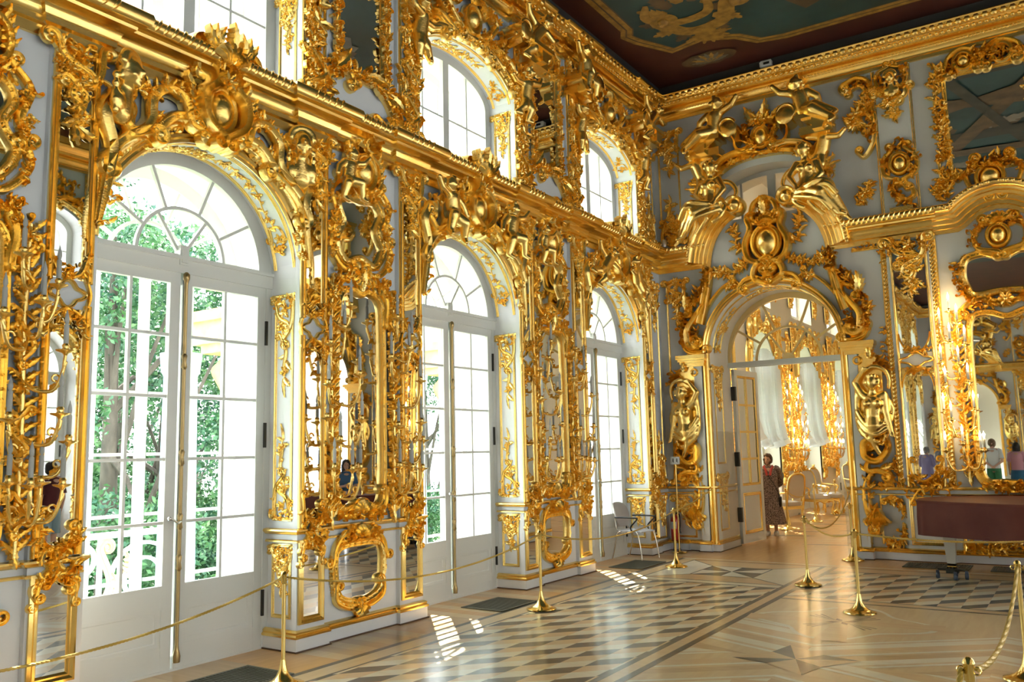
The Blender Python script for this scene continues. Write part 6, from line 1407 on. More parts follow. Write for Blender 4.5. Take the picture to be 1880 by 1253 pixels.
grille(3.86, 4.72, 13.55, 14.10, 'dark floor grille along the doorway wall behind the piano leg'); grille(4.98, 5.84, 13.55, 14.10, 'dark floor grille along the doorway wall at the right edge')

# ------------------------------------------------------------------ visitor chair
r = thing('office_chair', 'grey stacking chair with black armrests beside the farthest garden door', 'chair', Matrix.Translation((-.07, 12.99, .004)) @ Matrix.Rotation(-.12, 4, 'Z'))
CH = mat('grey_chair_fabric', (.50, .45, .42), .8, bump=(200, .1, .001)); CSEAT = mat('pale_seat_fabric', (.60, .58, .60), .8)
g = G(); rows = []
for i in range(9):
    t = i/8; rows.append([(-.22+.46*t, (-.235+.47*j/8)*(1-.12*(2*t-1)**4), .455+.022*(1-((j-4)/4)**4)*(1-(2*t-1)**6)-.01*t) for j in range(9)])
g.grid(rows); g.grid([[(q[0], q[1], .43) for q in row] for row in rows][::-1]); 
for e in ([row[0] for row in rows], [row[-1] for row in rows][::-1], rows[0][::-1], rows[-1]): g.grid([[(q[0], q[1], q[2]) for q in e], [(q[0], q[1], .43) for q in e]])
g.build('seat', CSEAT, r)
def shellback(u): return -.245-.05*u-.10*u*u
g = G(); rows = []
for s in (0, .02):
    rows.append([])
    for i in range(13):
        a = 2*PI*i/12
R_ = []
for k_, off in ((0., .022), (.6, .03), (1., .012), (1., -.012), (.6, -.012), (0., -.006)):
    R_.append([(shellback((z-.5)/.45)+off+.035*(y/.2)**2, y, z) for y, z in [(k_*.20*math.copysign(abs(math.cos(a))**.7, math.cos(a)), .70+k_*.20*math.copysign(abs(math.sin(a))**.6, math.sin(a))) for a in np.linspace(0, 2*PI, 28, endpoint=False)]])
g.grid(R_, cv=True); g.build('backrest', CH, r)
g = G()
for s in (-1, 1): g.tube(cr([(-.16, s*.17, .44), (-.25, s*.17, .47), (-.275, s*.17, .56), (-.30, s*.17, .78)], 5), .011, 8)
g.build('back_frame', M['chrome'], r)
for sx in (-1, 1):
    for sy in (-1, 1):
        g = G(); g.tube(cr([(sx*.15, sy*.22, .44), (sx*.20, sy*.245, .40), (sx*.245, sy*.255, .2), (sx*.30 if sx < 0 else .27, sy*.26, .0)], 5), .0115, 8); g.build('leg', M['chrome'], r)
for s in (-1, 1):
    g = G(); g.tube(cr([(.10, s*.25, .44), (.08, s*.265, .52), (.20, s*.27, .64), (.19, s*.27, .665), (.0, s*.27, .67), (-.22, s*.265, .665)], 5), [.013]*26, 8); g.build('armrest', M['plastic_k'], r)

# ------------------------------------------------------------------ fire extinguisher and notice stand
r = thing('fire_extinguisher', 'red fire extinguisher on a small stand in the room corner', 'extinguisher', (.13, 14.17, .004))
g = G(); g.lathe([(0, .17), (.06, .17), (.075, .19), (.075, .52), (.06, .57), (.03, .60), (.022, .62), (0, .62)], n=24); g.build('cylinder', M['red'], r)
g = G(); a = np.linspace(-2.5, -.9, 9); g.grid([[(.0765*math.cos(t), .0765*math.sin(t), z) for z in (.38, .50)] for t in a]); g.build('label', M['plastic_w'], r, smooth=False)['label'] = 'white instruction label'
g = G(); g.lathe([(.02, .61), (.024, .65), (0, .66)], n=12); g.bx(-.015, .09, -.012, .012, .66, .675); g.bx(-.015, .07, -.012, .012, .69, .70); g.bx(-.02, .0, -.012, .012, .65, .70); g.build('valve', M['plastic_k'], r)
g = G(); g.tube(cr([(.02, -.01, .65), (.09, -.03, .63), (.11, -.04, .52), (.10, -.03, .40), (.095, -.03, .34)], 6), .011, 8); g.lathe([(.014, 0), (.03, -.09), (0, -.09)], (.095, -.03, .40), 10); g.build('hose', M['plastic_k'], r)
g = G()
g.tube([(.07*math.cos(t), .07*math.sin(t), .175) for t in np.linspace(0, 2*PI, 20)], .006, 6)
for t in (.5, 2.6, 4.7): g.tube([(.07*math.cos(t), .07*math.sin(t), .175), (.06*math.cos(t), .06*math.sin(t), .06), (.085*math.cos(t), .085*math.sin(t), 0)], .006, 6)
g.build('stand', M['iron'], r)
r = thing('notice_stand', 'thin brass stand with small white pictogram plate in the room corner', 'stand', (.27, 13.98, .004))
g = G(); g.lathe([(0, 0), (.13, 0), (.135, .006), (.13, .016), (.03, .022), (.014, .03), (0, .03)], n=32); g.build('base', M['brass'], r)
g = G(); g.lathe([(.010, .02), (.010, 1.50), (0, 1.5)], n=12); g.build('pole', M['brass'], r)
pl = G(); pl.box((0, -.012, 1.56), (.16, .012, .13)); pl = pl.build('plate', M['plastic_w'], r, smooth=False)
g = G()
for x in (-.035, .035): g.lathe([(0, 0), (.012, 0), (.012, .004), (0, .004)], (x, -.0185, 1.585), 10, 'y'); g.box((x, -.0195, 1.555), (.022, .003, .035)); g.box((x+.008, -.0195, 1.53), (.008, .003, .02))
g.build('pictograms', M['plastic_k'], pl, smooth=False)

# ------------------------------------------------------------------ grand piano under a leather cover
r = thing('grand_piano', 'grand piano under a fitted maroon leather cover, one white leg on a dolly', 'piano', (4.24, 12.4, .004))
OUT = [tuple(q) for q in cr([(.02, .25), (.0, .55), (.10, .95), (.35, 1.25), (.75, 1.40), (1.4, 1.45), (2.2, 1.45), (2.78, 1.45), (2.80, 1.3), (2.80, .0), (2.78, -.62), (2.6, -.68), (2.1, -.62), (1.6, -.52), (1.1, -.38), (.6, -.14), (.25, .04), (.08, .14)], 5, True)[:, :2]]
rg = random.Random(9)
def cov(z, k, wv): return [(q[0]+k*(q[0]-1.5)/1.5*.03+wv*math.sin(i*.9)*.006, q[1]+k*(q[1]-.4)*.03+wv*math.cos(i*1.3)*.006, z) for i, q in enumerate(OUT)]
g = G(); g.grid([cov(.56, .3, 1), cov(.62, .25, 1.2), cov(.80, .1, 1.6), cov(.94, .0, .8), cov(.985, 0, .2)], cv=True); cv_ = g.build('cover', M['leather'], r); 
g = G(); g.grid([cov(.975, .02, 0), cov(1.0, .25, 0), cov(1.012, .2, 0), cov(1.015, -.2, 0)], cv=True); n = len(g.v); c_ = [(q[0], q[1], q[2]) for q in g.v[-len(OUT):]]; g.add(c_+[(1.4, .4, 1.03)], [(i, (i+1) % len(OUT), len(OUT)) for i in range(len(OUT))]); g.build('cover_top', M['leather'], r)
g = G(); g.add(cov(.60, 0, 0)+cov(.58, 0, 0), [tuple(range(len(OUT)))]); g.build('case_bottom', M['plastic_k'], r, smooth=False)
IV = mat('ivory_lacquer', (.74, .70, .62), .3)
for x, y in ((.38, .28), (2.4, 1.1), (2.4, -.35)):
    g = G(); g.grid([[(x+sx*w, y+sy*w, z) for sx, sy in ((-1, -1), (1, -1), (1, 1), (-1, 1))] for z, w in ((.60, .075), (.50, .07), (.24, .052), (.20, .05), (.17, .05))], cv=True); lg = g.build('leg', IV, r, smooth=False)
    h = G(); h.box((x, y, .185), (.10, .10, .05)); h.build('ferrule', M['brass'], lg, smooth=False)
    dl = G(); dl.box((x, y, .12), (.34, .07, .03)); dl.box((x, y, .12), (.07, .30, .03)); dl.box((x, y-.0, .10), (.14, .12, .05)); d = dl.build('dolly', M['iron'], r, smooth=False)
    for i, (ox, oy) in enumerate(((-.17, -.05), (.17, -.05), (.02, .15), (.05, -.16))):
        w = G(); w.lathe([(.012, -.02), (.04, -.02), (.045, -.012), (.045, .012), (.04, .02), (.012, .02)], (x+ox, y+oy, .048), 16, 'x'); w.box((x+ox, y+oy, .09), (.035, .045, .04)); w.build('caster', mat('blue_grey_rubber', (.08, .11, .17), .5) if i == 0 and x < 1 else bpy.data.materials['blue_grey_rubber'], d)
    h = G()
    for k in range(3): h.tube([(x-.05+.04*k, y-.06, .14), (x-.04+.04*k, y, .175), (x-.03+.04*k, y+.06, .14)], .008, 6)
    h.build('strap', M['brass'], d)

# ------------------------------------------------------------------ security devices
r = thing('security_camera', 'grey dome camera hanging from the cornice in the room corner', 'camera', (.16, YE-.17, 5.39))
g = G(); g.lathe([(0, .02), (.045, .02), (.05, .0), (.05, -.10), (.045, -.115), (0, -.115)], (0, 0, .14), 20); g.build('housing', M['steel'], r); g = G(); g.ball((0, 0, .02), .038, 14, 8); g.build('dome', M['plastic_k'], r); g = G(); g.tube([(0, .0, .15), (0, .10, .16), (0, .15, .16)], .014); g.build('bracket', M['steel'], r)
r = thing('motion_sensor', 'white box sensor standing on the top cornice of the doorway wall', 'sensor', (2.25, YE-.30, 8.25))
g = G(); g.bx(-.09, .09, -.05, .05, 0, .10); g.bx(-.11, -.07, -.045, .045, .01, .09); g.build('housing', M['plastic_w'], r, smooth=False); g = G(); g.bx(-.04, .06, -.055, -.05, .03, .07); g.build('lens', M['plastic_k'], r, smooth=False)

# ------------------------------------------------------------------ people
def person(name, label, mw, top, bottom, hair, kind='trousers', h=1.7, arms='down', turn=0., legs=None, shoes=None, hairlen=.0, group=None, face=True):
    r = thing(name, label, 'person', mw, group); g = G(); k = h/1.7
    hx = turn
    for s in (-1, 1): limb(g, (s*.085, 0, .88), (s*.09, -.01, .50), .085, .058); limb(g, (s*.09, -.01, .50), (s*.085, .015, .09), .056, .036); limb(g, (s*.085, .015, .07), (s*.10, -.13, .035), .042, .032)
    limb(g, (0, 0, .90), (0, .0, 1.10), .135, .12); limb(g, (0, 0, 1.10), (0, .01, 1.33), .125, .14); limb(g, (0, .01, 1.36), (0, -.01, 1.50), .07, .05)
    A = {}
    for s in (-1, 1):
        sh = (s*.175, .01, 1.38)
        if arms == 'back': el, ha = (s*.23, .10, 1.10), (s*.04, .16, .96)
        elif arms == 'front': el, ha = (s*.22, -.03, 1.10), (s*.06, -.22, 1.14)
        else: el, ha = (s*.225, .03, 1.08), (s*.23, -.04, .84)
        limb(g, (s*.09, .01, 1.38), sh, .085, .058); limb(g, sh, el, .05, .04); limb(g, el, ha, .038, .026); e = np.array(ha, float); d = e-np.array(el); d /= np.linalg.norm(d); A[s] = (sh, el, ha)
        g.ball(e+d*.04, (.035, .02, .045), 8, 6)
        for i in range(4): limb(g, e+d*.06+np.array((.014*(i-1.5), 0, 0)), e+d*(.115-.008*abs(i-1.3))+np.array((.016*(i-1.5), -.012, 0)), .0085, .007, 6)
        limb(g, e+d*.02+np.array((-s*.025, -.01, 0)), e+d*.06+np.array((-s*.04, -.03, 0)), .010, .008, 6)
    hd = np.array((0, -.03, 1.60)); f = np.array((math.sin(hx), -math.cos(hx), -.12)); f /= np.linalg.norm(f); sd = np.cross(f, (0, 0, 1)); sd /= np.linalg.norm(sd)
    g.ball(hd, (.073, .088, .105), 14, 10); g.ball(hd+f*.03-np.array((0, 0, .05)), (.058, .06, .06)); limb(g, hd+f*.085+np.array((0, 0, .01)), hd+f*.102-np.array((0, 0, .025)), .009, .015, 6)
    g.ball(hd+f*.078-np.array((0, 0, .065)), (.024, .014, .012)); g.ball(hd+f*.065-np.array((0, 0, .095)), (.024, .022, .018))
    for s in (-1, 1): g.ball(hd+sd*.078*s-np.array((0, 0, .01)), (.014, .02, .032)); g.ball(hd+f*.068+sd*.034*s+np.array((0, 0, .028)), (.022, .012, .008))
    me = fused(g, 'body', M['skin'], .0125, 3); link('body', me, r)
    if face:
        e = G()
        for s in (-1, 1): e.ball(hd+f*.081+sd*.031*s+np.array((0, 0, .008)), (.012, .008, .007))
        e.build('eyes', M['plastic_k'], r); e = G(); e.ball(hd+f*.092-np.array((0, 0, .066)), (.02, .01, .006)); e.build('lips', mat('lips', (.45, .12, .10), .4) if 'lips' not in bpy.data.materials else bpy.data.materials['lips'], r)
    hg = G()
    rg = random.Random(len(label))
    for i in range(90):
        v = np.array((rg.uniform(-1, 1), rg.uniform(-1, 1), rg.uniform(-.55, 1))); v /= np.linalg.norm(v)
        if v@f > .45 and v[2] < .62: continue
        p = hd+v*(.078, .09, .108); hg.ball(p, (.032, .032, .035), 7, 5)
    for i in range(int(26*(hairlen > 0))):
        a = rg.uniform(-1.9, 1.9); b = np.array((-f[0]*math.cos(a)+sd[0]*math.sin(a), -f[1]*math.cos(a)+sd[1]*math.sin(a), 0)); limb(hg, hd+b*.085, hd+b*.088-np.array((0, 0, .10+hairlen*rg.uniform(.6, 1))), .03, .018, 6)
    link('hair', fused(hg, 'hair', hair, .012, 2), r)
    t = G(); N = 20
    def ringz(z, rx, ry, cy=0., w=0., ph=0): return [(rx*math.cos(a)*(1+w*math.cos(9*a+ph)), cy+ry*math.sin(a)*(1+w*math.cos(9*a+ph)), z) for a in np.linspace(0, 2*PI, N*2, endpoint=False)]
    if kind == 'dress':
        t.grid([ringz(.24, .30, .25, .0, .045), ringz(.30, .29, .24, 0, .045), ringz(.6, .235, .2, 0, .04, .4), ringz(.9, .195, .175, 0, .03, .9), ringz(1.08, .17, .155, 0, .02), ringz(1.25, .185, .165, 0, .01), ringz(1.36, .18, .13, .01), ringz(1.435, .12, .095, .01), ringz(1.455, .075, .07, .0)], cv=True)
    else:
        t.grid([ringz(.90, .178, .155), ringz(1.0, .172, .15), ringz(1.12, .168, .148), ringz(1.3, .185, .165), ringz(1.38, .175, .12, .01), ringz(1.43, .13, .095, .01), ringz(1.455, .075, .07)], cv=True)
    for s in (-1, 1):
        sh, el, ha = [np.array(q, float) for q in A[s]]; en = ha if kind == 'dress' else el
        if kind == 'dress': t.tube(cr([sh-np.array((s*.05, 0, -.02)), sh, (sh+el)/2, el, (el+ha)/2, ha-(ha-el)*.12], 4), [.075]*5+[.068]*6+[.062]*5+[.056]*5, 12)
        else: t.tube([sh-np.array((s*.05, 0, -.02)), sh, sh+(el-sh)*.5, sh+(el-sh)*.75], [.075, .072, .066, .07], 12)
    t.build('dress' if kind == 'dress' else 'shirt', top, r)
    if kind in ('trousers', 'shorts'):
        t = G(); zb = .05 if kind == 'trousers' else .47
        t.grid([ringz(.98, .165, .145), ringz(.93, .172, .15), ringz(.82, .178, .15)], cv=True)
        for s in (-1, 1): t.tube([(s*.085, 0, .90), (s*.088, 0, .7), (s*.09, 0, .5), (s*.088, .01, max(zb, .3)), (s*.088, .01, zb)] if kind == 'trousers' else [(s*.085, 0, .90), (s*.088, 0, .72), (s*.092, 0, zb)], [.098, .088, .074, .066, .062] if kind == 'trousers' else [.098, .10, .10], 14)
        t.build('trousers' if kind == 'trousers' else 'shorts', bottom, r)
    if kind == 'skirt': t = G(); t.grid([ringz(.22, .24, .2, 0, .04), ringz(.6, .21, .18, 0, .03), ringz(.85, .185, .16), ringz(1.02, .15, .135)], cv=True); t.build('skirt', bottom, r)
    t = G()
    for s in (-1, 1): limb(t, (s*.086, .035, .042), (s*.10, -.16, .042), .060, .05, 12); limb(t, (s*.086, .035, .03), (s*.10, -.16, .032), .058, .048, 12)
    link('shoe', fused(t, 'shoe', shoes or M['shoe'], .011, 2), r)
    r.matrix_world = mw @ Matrix.Scale(k, 4)
    return r
wm = person('person', 'older woman in a long printed dress and white shoes standing in the doorway', Matrix.Translation((.861, 17.30, .004)) @ Matrix.Rotation(.25, 4, 'Z'), M['dress'], None, M['hair'], 'dress', 1.60, 'back', -.35)
CORAL = mat('coral_scarf', (.62, .08, .07), .7)
g = G()
for s in (-1, 1): g.tube(cr([(s*.075, .05, 1.46), (s*.085, -.05, 1.44), (s*.05, -.13, 1.36), (s*.03, -.165, 1.26)], 6), [.022]*10+[.026]*9, 8)
g.build('scarf', CORAL, wm)
g = G(); g.tube(cr([(-.10, -.06, 1.44), (.0, -.17, 1.25), (.14, -.17, 1.0), (.20, -.10, .80)], 6), .008, 6); g.grid([[(.21+.03*math.cos(a)*q, -.04+.10*math.sin(a)*q, z) for a in np.linspace(0, 2*PI, 16, endpoint=False)] for z, q in ((.82, .3), (.81, 1), (.64, 1.15), (.60, .9), (.595, .2))], cv=True); b = g.build('shoulder_bag', M['plastic_k'], wm); b['label'] = 'black shoulder bag on a strap'
def cm(n, c): return bpy.data.materials.get(n) or mat(n, c, .8)
DARKH = cm('dark_hair', (.025, .018, .014)); GREYH = cm('grey_hair', (.25, .23, .21))
def spot(x, y, rot): return Matrix.Translation((x, y, .004)) @ Matrix.Rotation(rot, 4, 'Z')
GRP = 'visitors seen in the mirrors'
person('person', 'man in white shirt and green shorts, hands behind his back, seen in the great mirror', spot(3.92, -.6, 0), cm('white_tee', (.72, .72, .68)), cm('green_shorts', (.03, .16, .06)), cm('fair_hair', (.20, .12, .06)), 'shorts', 1.80, 'back', group=GRP)
person('person', 'woman in pink top and blue skirt, seen in the great mirror', spot(4.52, -.9, .1), cm('pink_tee', (.62, .30, .36)), cm('blue_skirt', (.03, .13, .24)), DARKH, 'skirt', 1.68, 'down', hairlen=.22, group=GRP)
person('person', 'woman in pale blue top and dark skirt, leftmost in the great mirror', spot(3.25, -.7, 0), cm('sky_tee', (.42, .52, .62)), cm('navy', (.02, .03, .07)), cm('fair_hair', (.2, .12, .06)), 'skirt', 1.62, 'front', group=GRP)
person('person', 'woman in a lilac and blue dress, seen in the rope-framed mirror', spot(2.02, -1.4, .3), cm('lilac_print', (.30, .26, .48)), None, GREYH, 'dress', 1.60, 'front', group=GRP)
person('person', 'man in grey top and blue trousers, seen in the rope-framed mirror', spot(2.45, -1.9, -.2), cm('grey_tee', (.33, .33, .36)), cm('denim', (.04, .10, .24)), DARKH, 'trousers', 1.74, 'front', group=GRP)
person('person', 'man in maroon shirt and pale shorts, seen in the leftmost mirror', spot(9.6, 8.42, 1.4), cm('maroon_tee', (.10, .015, .02)), cm('pale_denim', (.25, .36, .42)), DARKH, 'shorts', 1.76, 'down', group=GRP)
person('person', 'dark-haired woman in a blue jacket, seen in the tall mirror of the nearest pier', spot(7.3, 13.72, -.9), cm('blue_jacket', (.05, .13, .26)), cm('denim', (.04, .1, .24)), DARKH, 'trousers', 1.66, 'front', hairlen=.14, group=GRP)

# ------------------------------------------------------------------ next room: curtains, chairs, sconces
CUR = ['nearest', 'middle', 'farthest']
for i, k in enumerate((4, 5, 6)):
    c = 4.62+BAY*k; W = onleft(c, 0, -.05); g = G(); rows = []
    for j in range(61):
        u = -1.0+2.0*j/60; f = .07+.065*math.cos(j*1.25)+.02*math.cos(j*2.3); topv = SPR+math.sqrt(max(0, 1.04-u*u))*.55+.0
        rows.append([(u, topv, f), (u, 3.0, f*1.1), (u*.97, 2.4, f*1.2), (u*.95, 2.0+.06*math.cos(j*.45), f*1.4+.04), (u*.96, 1.86+.09*math.cos(j*.45), f*1.8+.06), (u*.97, 1.78+.08*math.cos(j*.45), .05)])
    g.grid(rows); tag(g.build('curtain', M['cloth_white'], None, W), 'white gathered blind on the %s window of the next room' % CUR[i], 'curtain', 'gathered blinds in the next room')
    r = dup(d0); r.matrix_world = onleft(c, 0, -.457); r.name = 'door_%d' % (12+i)
    r = dup(a0); r.matrix_world = onleft(c, 0, -.457); r.name = 'window_%d' % (12+i)
    r = thing('arch_crest', 'gilded crest over the %s window of the next room' % CUR[i], 'crest', onleft(c, 0), 'crests in the next room'); link('scrollwork', CRS, r)
    t = G(); [leaf(t, (-.25+.1*q, 1.0+.06*(q % 3)), PI/2+(2.5-q)*.3, .7, .12, .08, (q-2.5)*.3, -.02, 5) for q in range(6)]; 
    if i == 0: FLW = t.mesh('foliage', M['gold'])
for i, k in enumerate((3, 4, 5)):
    if k == 3: c = 17.2
    else: c = 6.52+BAY*k
    nm = ('beside the open door leaf', 'between the first two blinds', 'between the last two blinds')[i]
    r = thing('pilaster_mirror', 'gilded pier with mirror strips %s in the next room' % nm, 'mirror', onleft(c, 0), 'piers in the next room')
    for ms in (STL, STR):
        for n_, me in zip(('glass', 'frame', 'top_spray', 'quatrefoil', 'foot_ornament'), ms[:5]): link(n_, me, r)
    for n_, me in (('glass', CM_['tag']), ('frame', CM_['taf']), ('frame', CM_['ovf'])): link(n_, me, r)
    for me in ATB: o = link('carved_band', me, r); o.matrix_local = Matrix.Translation((0, -4.3, .0)); o = link('carved_band', me, r)
    for u, ms, ar, s in ((-.48, SCL, ARL, 'left'), (.44, SCR, ARR, 'right')): sconce(onleft(c+u, 0, -.04), ms, ar, 'lit sconce, %s one on the gilded pier %s' % (s, nm), 'lit sconces in the next room', True, .7)
# gilded armchairs
def armchair_meshes():
    out = []; S_ = .46
    def gtube(L, r, n=6): g = G(); g.tube(cr(L, n), r, 8); return g
    for sx in (-1, 1): out.append(('leg', gtube([(sx*.25, -.24, .38), (sx*.285, -.29, .30), (sx*.25, -.25, .12), (sx*.27, -.29, .02), (sx*.27, -.29, 0)], .026), M['gold'])); out.append(('leg', gtube([(sx*.22, .25, .40), (sx*.22, .27, .2), (sx*.23, .32, .0)], .024), M['gold']))
    g = G(); g.bx(-.28, .28, -.28, .27, .34, .41); g.tube(cr([(-.28, -.28, .33), (-.12, -.29, .36), (0, -.295, .31), (.12, -.29, .36), (.28, -.28, .33)], 5), .022, 8); out.append(('seat_rail', g, M['gold']))
    g = G(); rows = []
    for z, k in ((.41, 1.), (.45, 1.03), (.49, .98), (.515, .7), (.52, 0.02)): rows.append([(.27*k*math.copysign(abs(math.cos(a))**.45, math.cos(a)), -.01+.265*k*math.copysign(abs(math.sin(a))**.45, math.sin(a)), z) for a in np.linspace(0, 2*PI, 28, endpoint=False)])
    g.grid(rows, cv=True); out.append(('seat', g, M['cream_cloth']))
    g = G(); P = [(-.25, .27, .42), (-.25, .31, .62), (-.24, .36, .92), (-.19, .40, 1.08), (0, .42, 1.14), (.19, .40, 1.08), (.24, .36, .92), (.25, .31, .62), (.25, .27, .42)]; g.tube(cr(P, 6), .026, 8); t = G(); flower(t, (0, 0), .09, .04, 6); g.merge(t, lambda q: (q[0], .40-q[2], 1.15+q[1])); out.append(('back_frame', g, M['gold']))
    g = G(); rows = []
    for d, k in ((-.035, .0), (-.03, .7), (-.012, .98), (.02, .98), (.03, .6), (.03, 0.)): rows.append([(.225*k*math.copysign(abs(math.cos(a))**.6, math.cos(a)), .36+(.84+.27*k*math.sin(a)-.84)*.17+d-.02, .84+.27*k*math.copysign(abs(math.sin(a))**.7, math.sin(a))) for a in np.linspace(0, 2*PI, 28, endpoint=False)])
    g.grid(rows, cv=True); out.append(('backrest', g, M['cream_cloth']))
    for sx in (-1, 1): out.append(('armrest', gtube([(sx*.25, .33, .72), (sx*.29, .15, .70), (sx*.31, -.08, .68), (sx*.31, -.12, .63), (sx*.27, -.06, .50), (sx*.27, -.1, .42)], .022), M['gold']))
    return [(n, q.mesh(n, m)) for n, q, m in out]
ARM = armchair_meshes()
for x, y, a, l in ((.42, 19.9, -2.1, 'gilded armchair with cream seat just behind the woman'), (.42, 22.6, .9, 'gilded armchair seen at an angle, beside a brass stanchion in the next room'), (.40, 23.9, 1.3, 'gilded armchair farther back under the middle blind'), (.42, 27.6, 1.0, 'gilded armchair farthest back, at the right edge of the doorway')):
    r = thing('armchair', l, 'chair', Matrix.Translation((x, y, .004)) @ Matrix.Rotation(a, 4, 'Z'), 'gilded armchairs in the next room')
    for n, me in ARM: link(n, me, r)
r = thing('stool', 'low cream cushioned gilded stool beside the armchairs in the next room', 'stool', Matrix.Translation((.62, 23.2, .004)))
for n, me in ARM[:6]: link(n, me, r)

# ------------------------------------------------------------------ garden side
rt = random.Random(77)
def tree_mesh(H, Rr, n, base):
    crown = G()
    cl = [(rt.uniform(-.8, .8)*Rr, rt.uniform(-.8, .8)*Rr, base+(H-base)*rt.random()) for _ in range(26)]
    for i in range(n):
        c = rt.choice(cl); v = np.array((rt.gauss(0, 1), rt.gauss(0, 1), rt.gauss(0, .8))); v *= Rr*.30*(rt.random() ** .4)/np.linalg.norm(v); p = np.array(c)+v; s = rt.uniform(.05, .11)
        a = np.array((rt.gauss(0, 1), rt.gauss(0, 1), rt.gauss(0, 1))); a /= np.linalg.norm(a); b = np.cross(a, (rt.gauss(0, 1), rt.gauss(0, 1), rt.gauss(0, 1))); b /= np.linalg.norm(b)+1e-9; nn = np.cross(a, b)*.25
        crown.add([p-a*s, p+b*s*.5+nn*s, p+a*s, p-b*s*.5+nn*s], [(0, 1, 2, 3)])
    tr = G(); tr.tube([(0, 0, 0), (.08, .05, base*.5), (0, .1, base+1), (.1, 0, base+(H-base)*.6), (.0, 0, H-1)], [.34, .28, .24, .14, .05], 10)
    for i in range(9):
        z = base+(H-base)*rt.uniform(.0, .6); q = rt.choice(cl); tr.tube([(0, 0, z), (q[0]*.5, q[1]*.5, (z+q[2])/2+.4), q], [.10, .06, .02], 6)
    return crown.mesh('crown', M['leaf']), tr.mesh('trunk', M['bark'])
T1 = tree_mesh(13.5, 3.2, 17000, 3.0); T2 = tree_mesh(11.5, 2.8, 14000, 2.5)
k = 0
for x, y, t, s in ((-13, 11.5, T1, 1.), (-16, 15, T2, 1.1), (-12, 15.5, T2, .95), (-20, 19, T1, 1.), (-15, 20, T1, 1.0), (-26, 17, T1, 1.15), (-24, 25, T1, 1.2), (-20, 12, T2, 1.2), (-30, 34, T2, 1.2), (-21, 33, T1, .9), (-33, 24, T1, 1.3)):
    r = thing('tree', 'leafy green tree in the garden, seen through the nearest door', 'tree', Matrix.Translation((x, y, -5.2)) @ Matrix.Rotation(k*1.3, 4, 'Z') @ Matrix.Scale(s, 4), 'garden trees'); link('crown', t[0], r); link('trunk', t[1], r); k += 1
g = G(); g.add([(-120, -60, -5.3), (-1.3, -60, -5.3), (-1.3, 110, -5.3), (-120, 110, -5.3)], [(0, 1, 2, 3)]); tag(g.build('lawn', M['grass'], None, smooth=False), kind='structure', )
IRW = mat('white_wrought_iron', (.82, .84, .86), .4); GILT = mat('outdoor_gilding', (.75, .55, .30), .45, .4)
# balcony outside each garden door
for i, k in enumerate((0, 1, 2)):
    c = 4.62+BAY*k
    g = G(); g.bx(-2.5, -1.2, c-1.55, c+1.55, -.25, -.02); tag(g.build('balcony_floor', M['blue_wall'], smooth=False), kind='structure')
    r = thing('balcony_railing', 'white scrolled iron balcony railing outside the %s garden door' % ORD[i], 'railing', onleft(c, 0, -2.4), 'balcony railings'); g = G()
    g.bx(-1.5, 1.5, .98, 1.04, -.04, .04); g.bx(-1.5, 1.5, .05, .09, -.03, .03)
    for u in (-1.48, -.5, .5, 1.48): g.bx(u-.02, u+.02, 0, 1.0, -.02, .02)
    def wire(P, w=.018): band(g, P, w, .02, 0, RECT)
    for s in (-1, 1):
        wire(arc(s*.0, .10, .42, .42, 0, PI, 24)); wire(arc(0, .10, .26, .26, 0, PI, 20)); wire([(q[0], q[1]) for q in arc(s*1.0, .52, .38, .38, 0, 2*PI, 32)]); wire(arc(s*1.0, .52, .22, .22, 0, 2*PI, 24)); wire(arc(s*.28, .78, .16, .16, 0, 2*PI, 20)); wire(arc(0, .72, .12, .12, 0, 2*PI, 20))
    g.build('ironwork', IRW, r); t = G()
    for s in (-1, 1):
        for q in range(4): leaf(t, (s*(.5+.15*q), .15+.2*(q % 3)), PI/2-s*.5, .3, .09, .05, s*1.4, 0, 4)
        scroll(t, [(s*.45, .2), (s*.62, .5), (s*.5, .85)], .04, .04, (s, .08), (-s, .08))
    t.build('gilt_leaves', GILT, r)
# half figures and columns on the outer face of each pier
ATL = statue('atlas', dict(pel=(0, 1.4, .2), waist=(0, 1.75, .2), chest=(0, 2.2, .22), neck=(0, 2.5, .25), head=(.02, 2.68, .34), face=(0, -.4, 1), shL=(-.30, 2.45, .22), elL=(-.46, 2.75, .3), haL=(-.25, 3.0, .25), shR=(.30, 2.45, .22), elR=(.46, 2.75, .3), haR=(.25, 3.0, .25)),
    [([(-.25, 1.5, .3), (0, 1.4, .38), (.25, 1.5, .3)], .12), ([(-.2, 1.3, .25), (0, 1.1, .3), (.15, 0.9, .25)], .14), ([(.2, 1.35, .25), (.05, 1.0, .3), (-.05, .6, .25)], .13)], .03)
ATL.materials.clear(); ATL.materials.append(M['ochre'])
OUTW = Matrix(((0, 0, -1, -1.25), (-1, 0, 0, 0), (0, 1, 0, 0), (0, 0, 0, 1)))
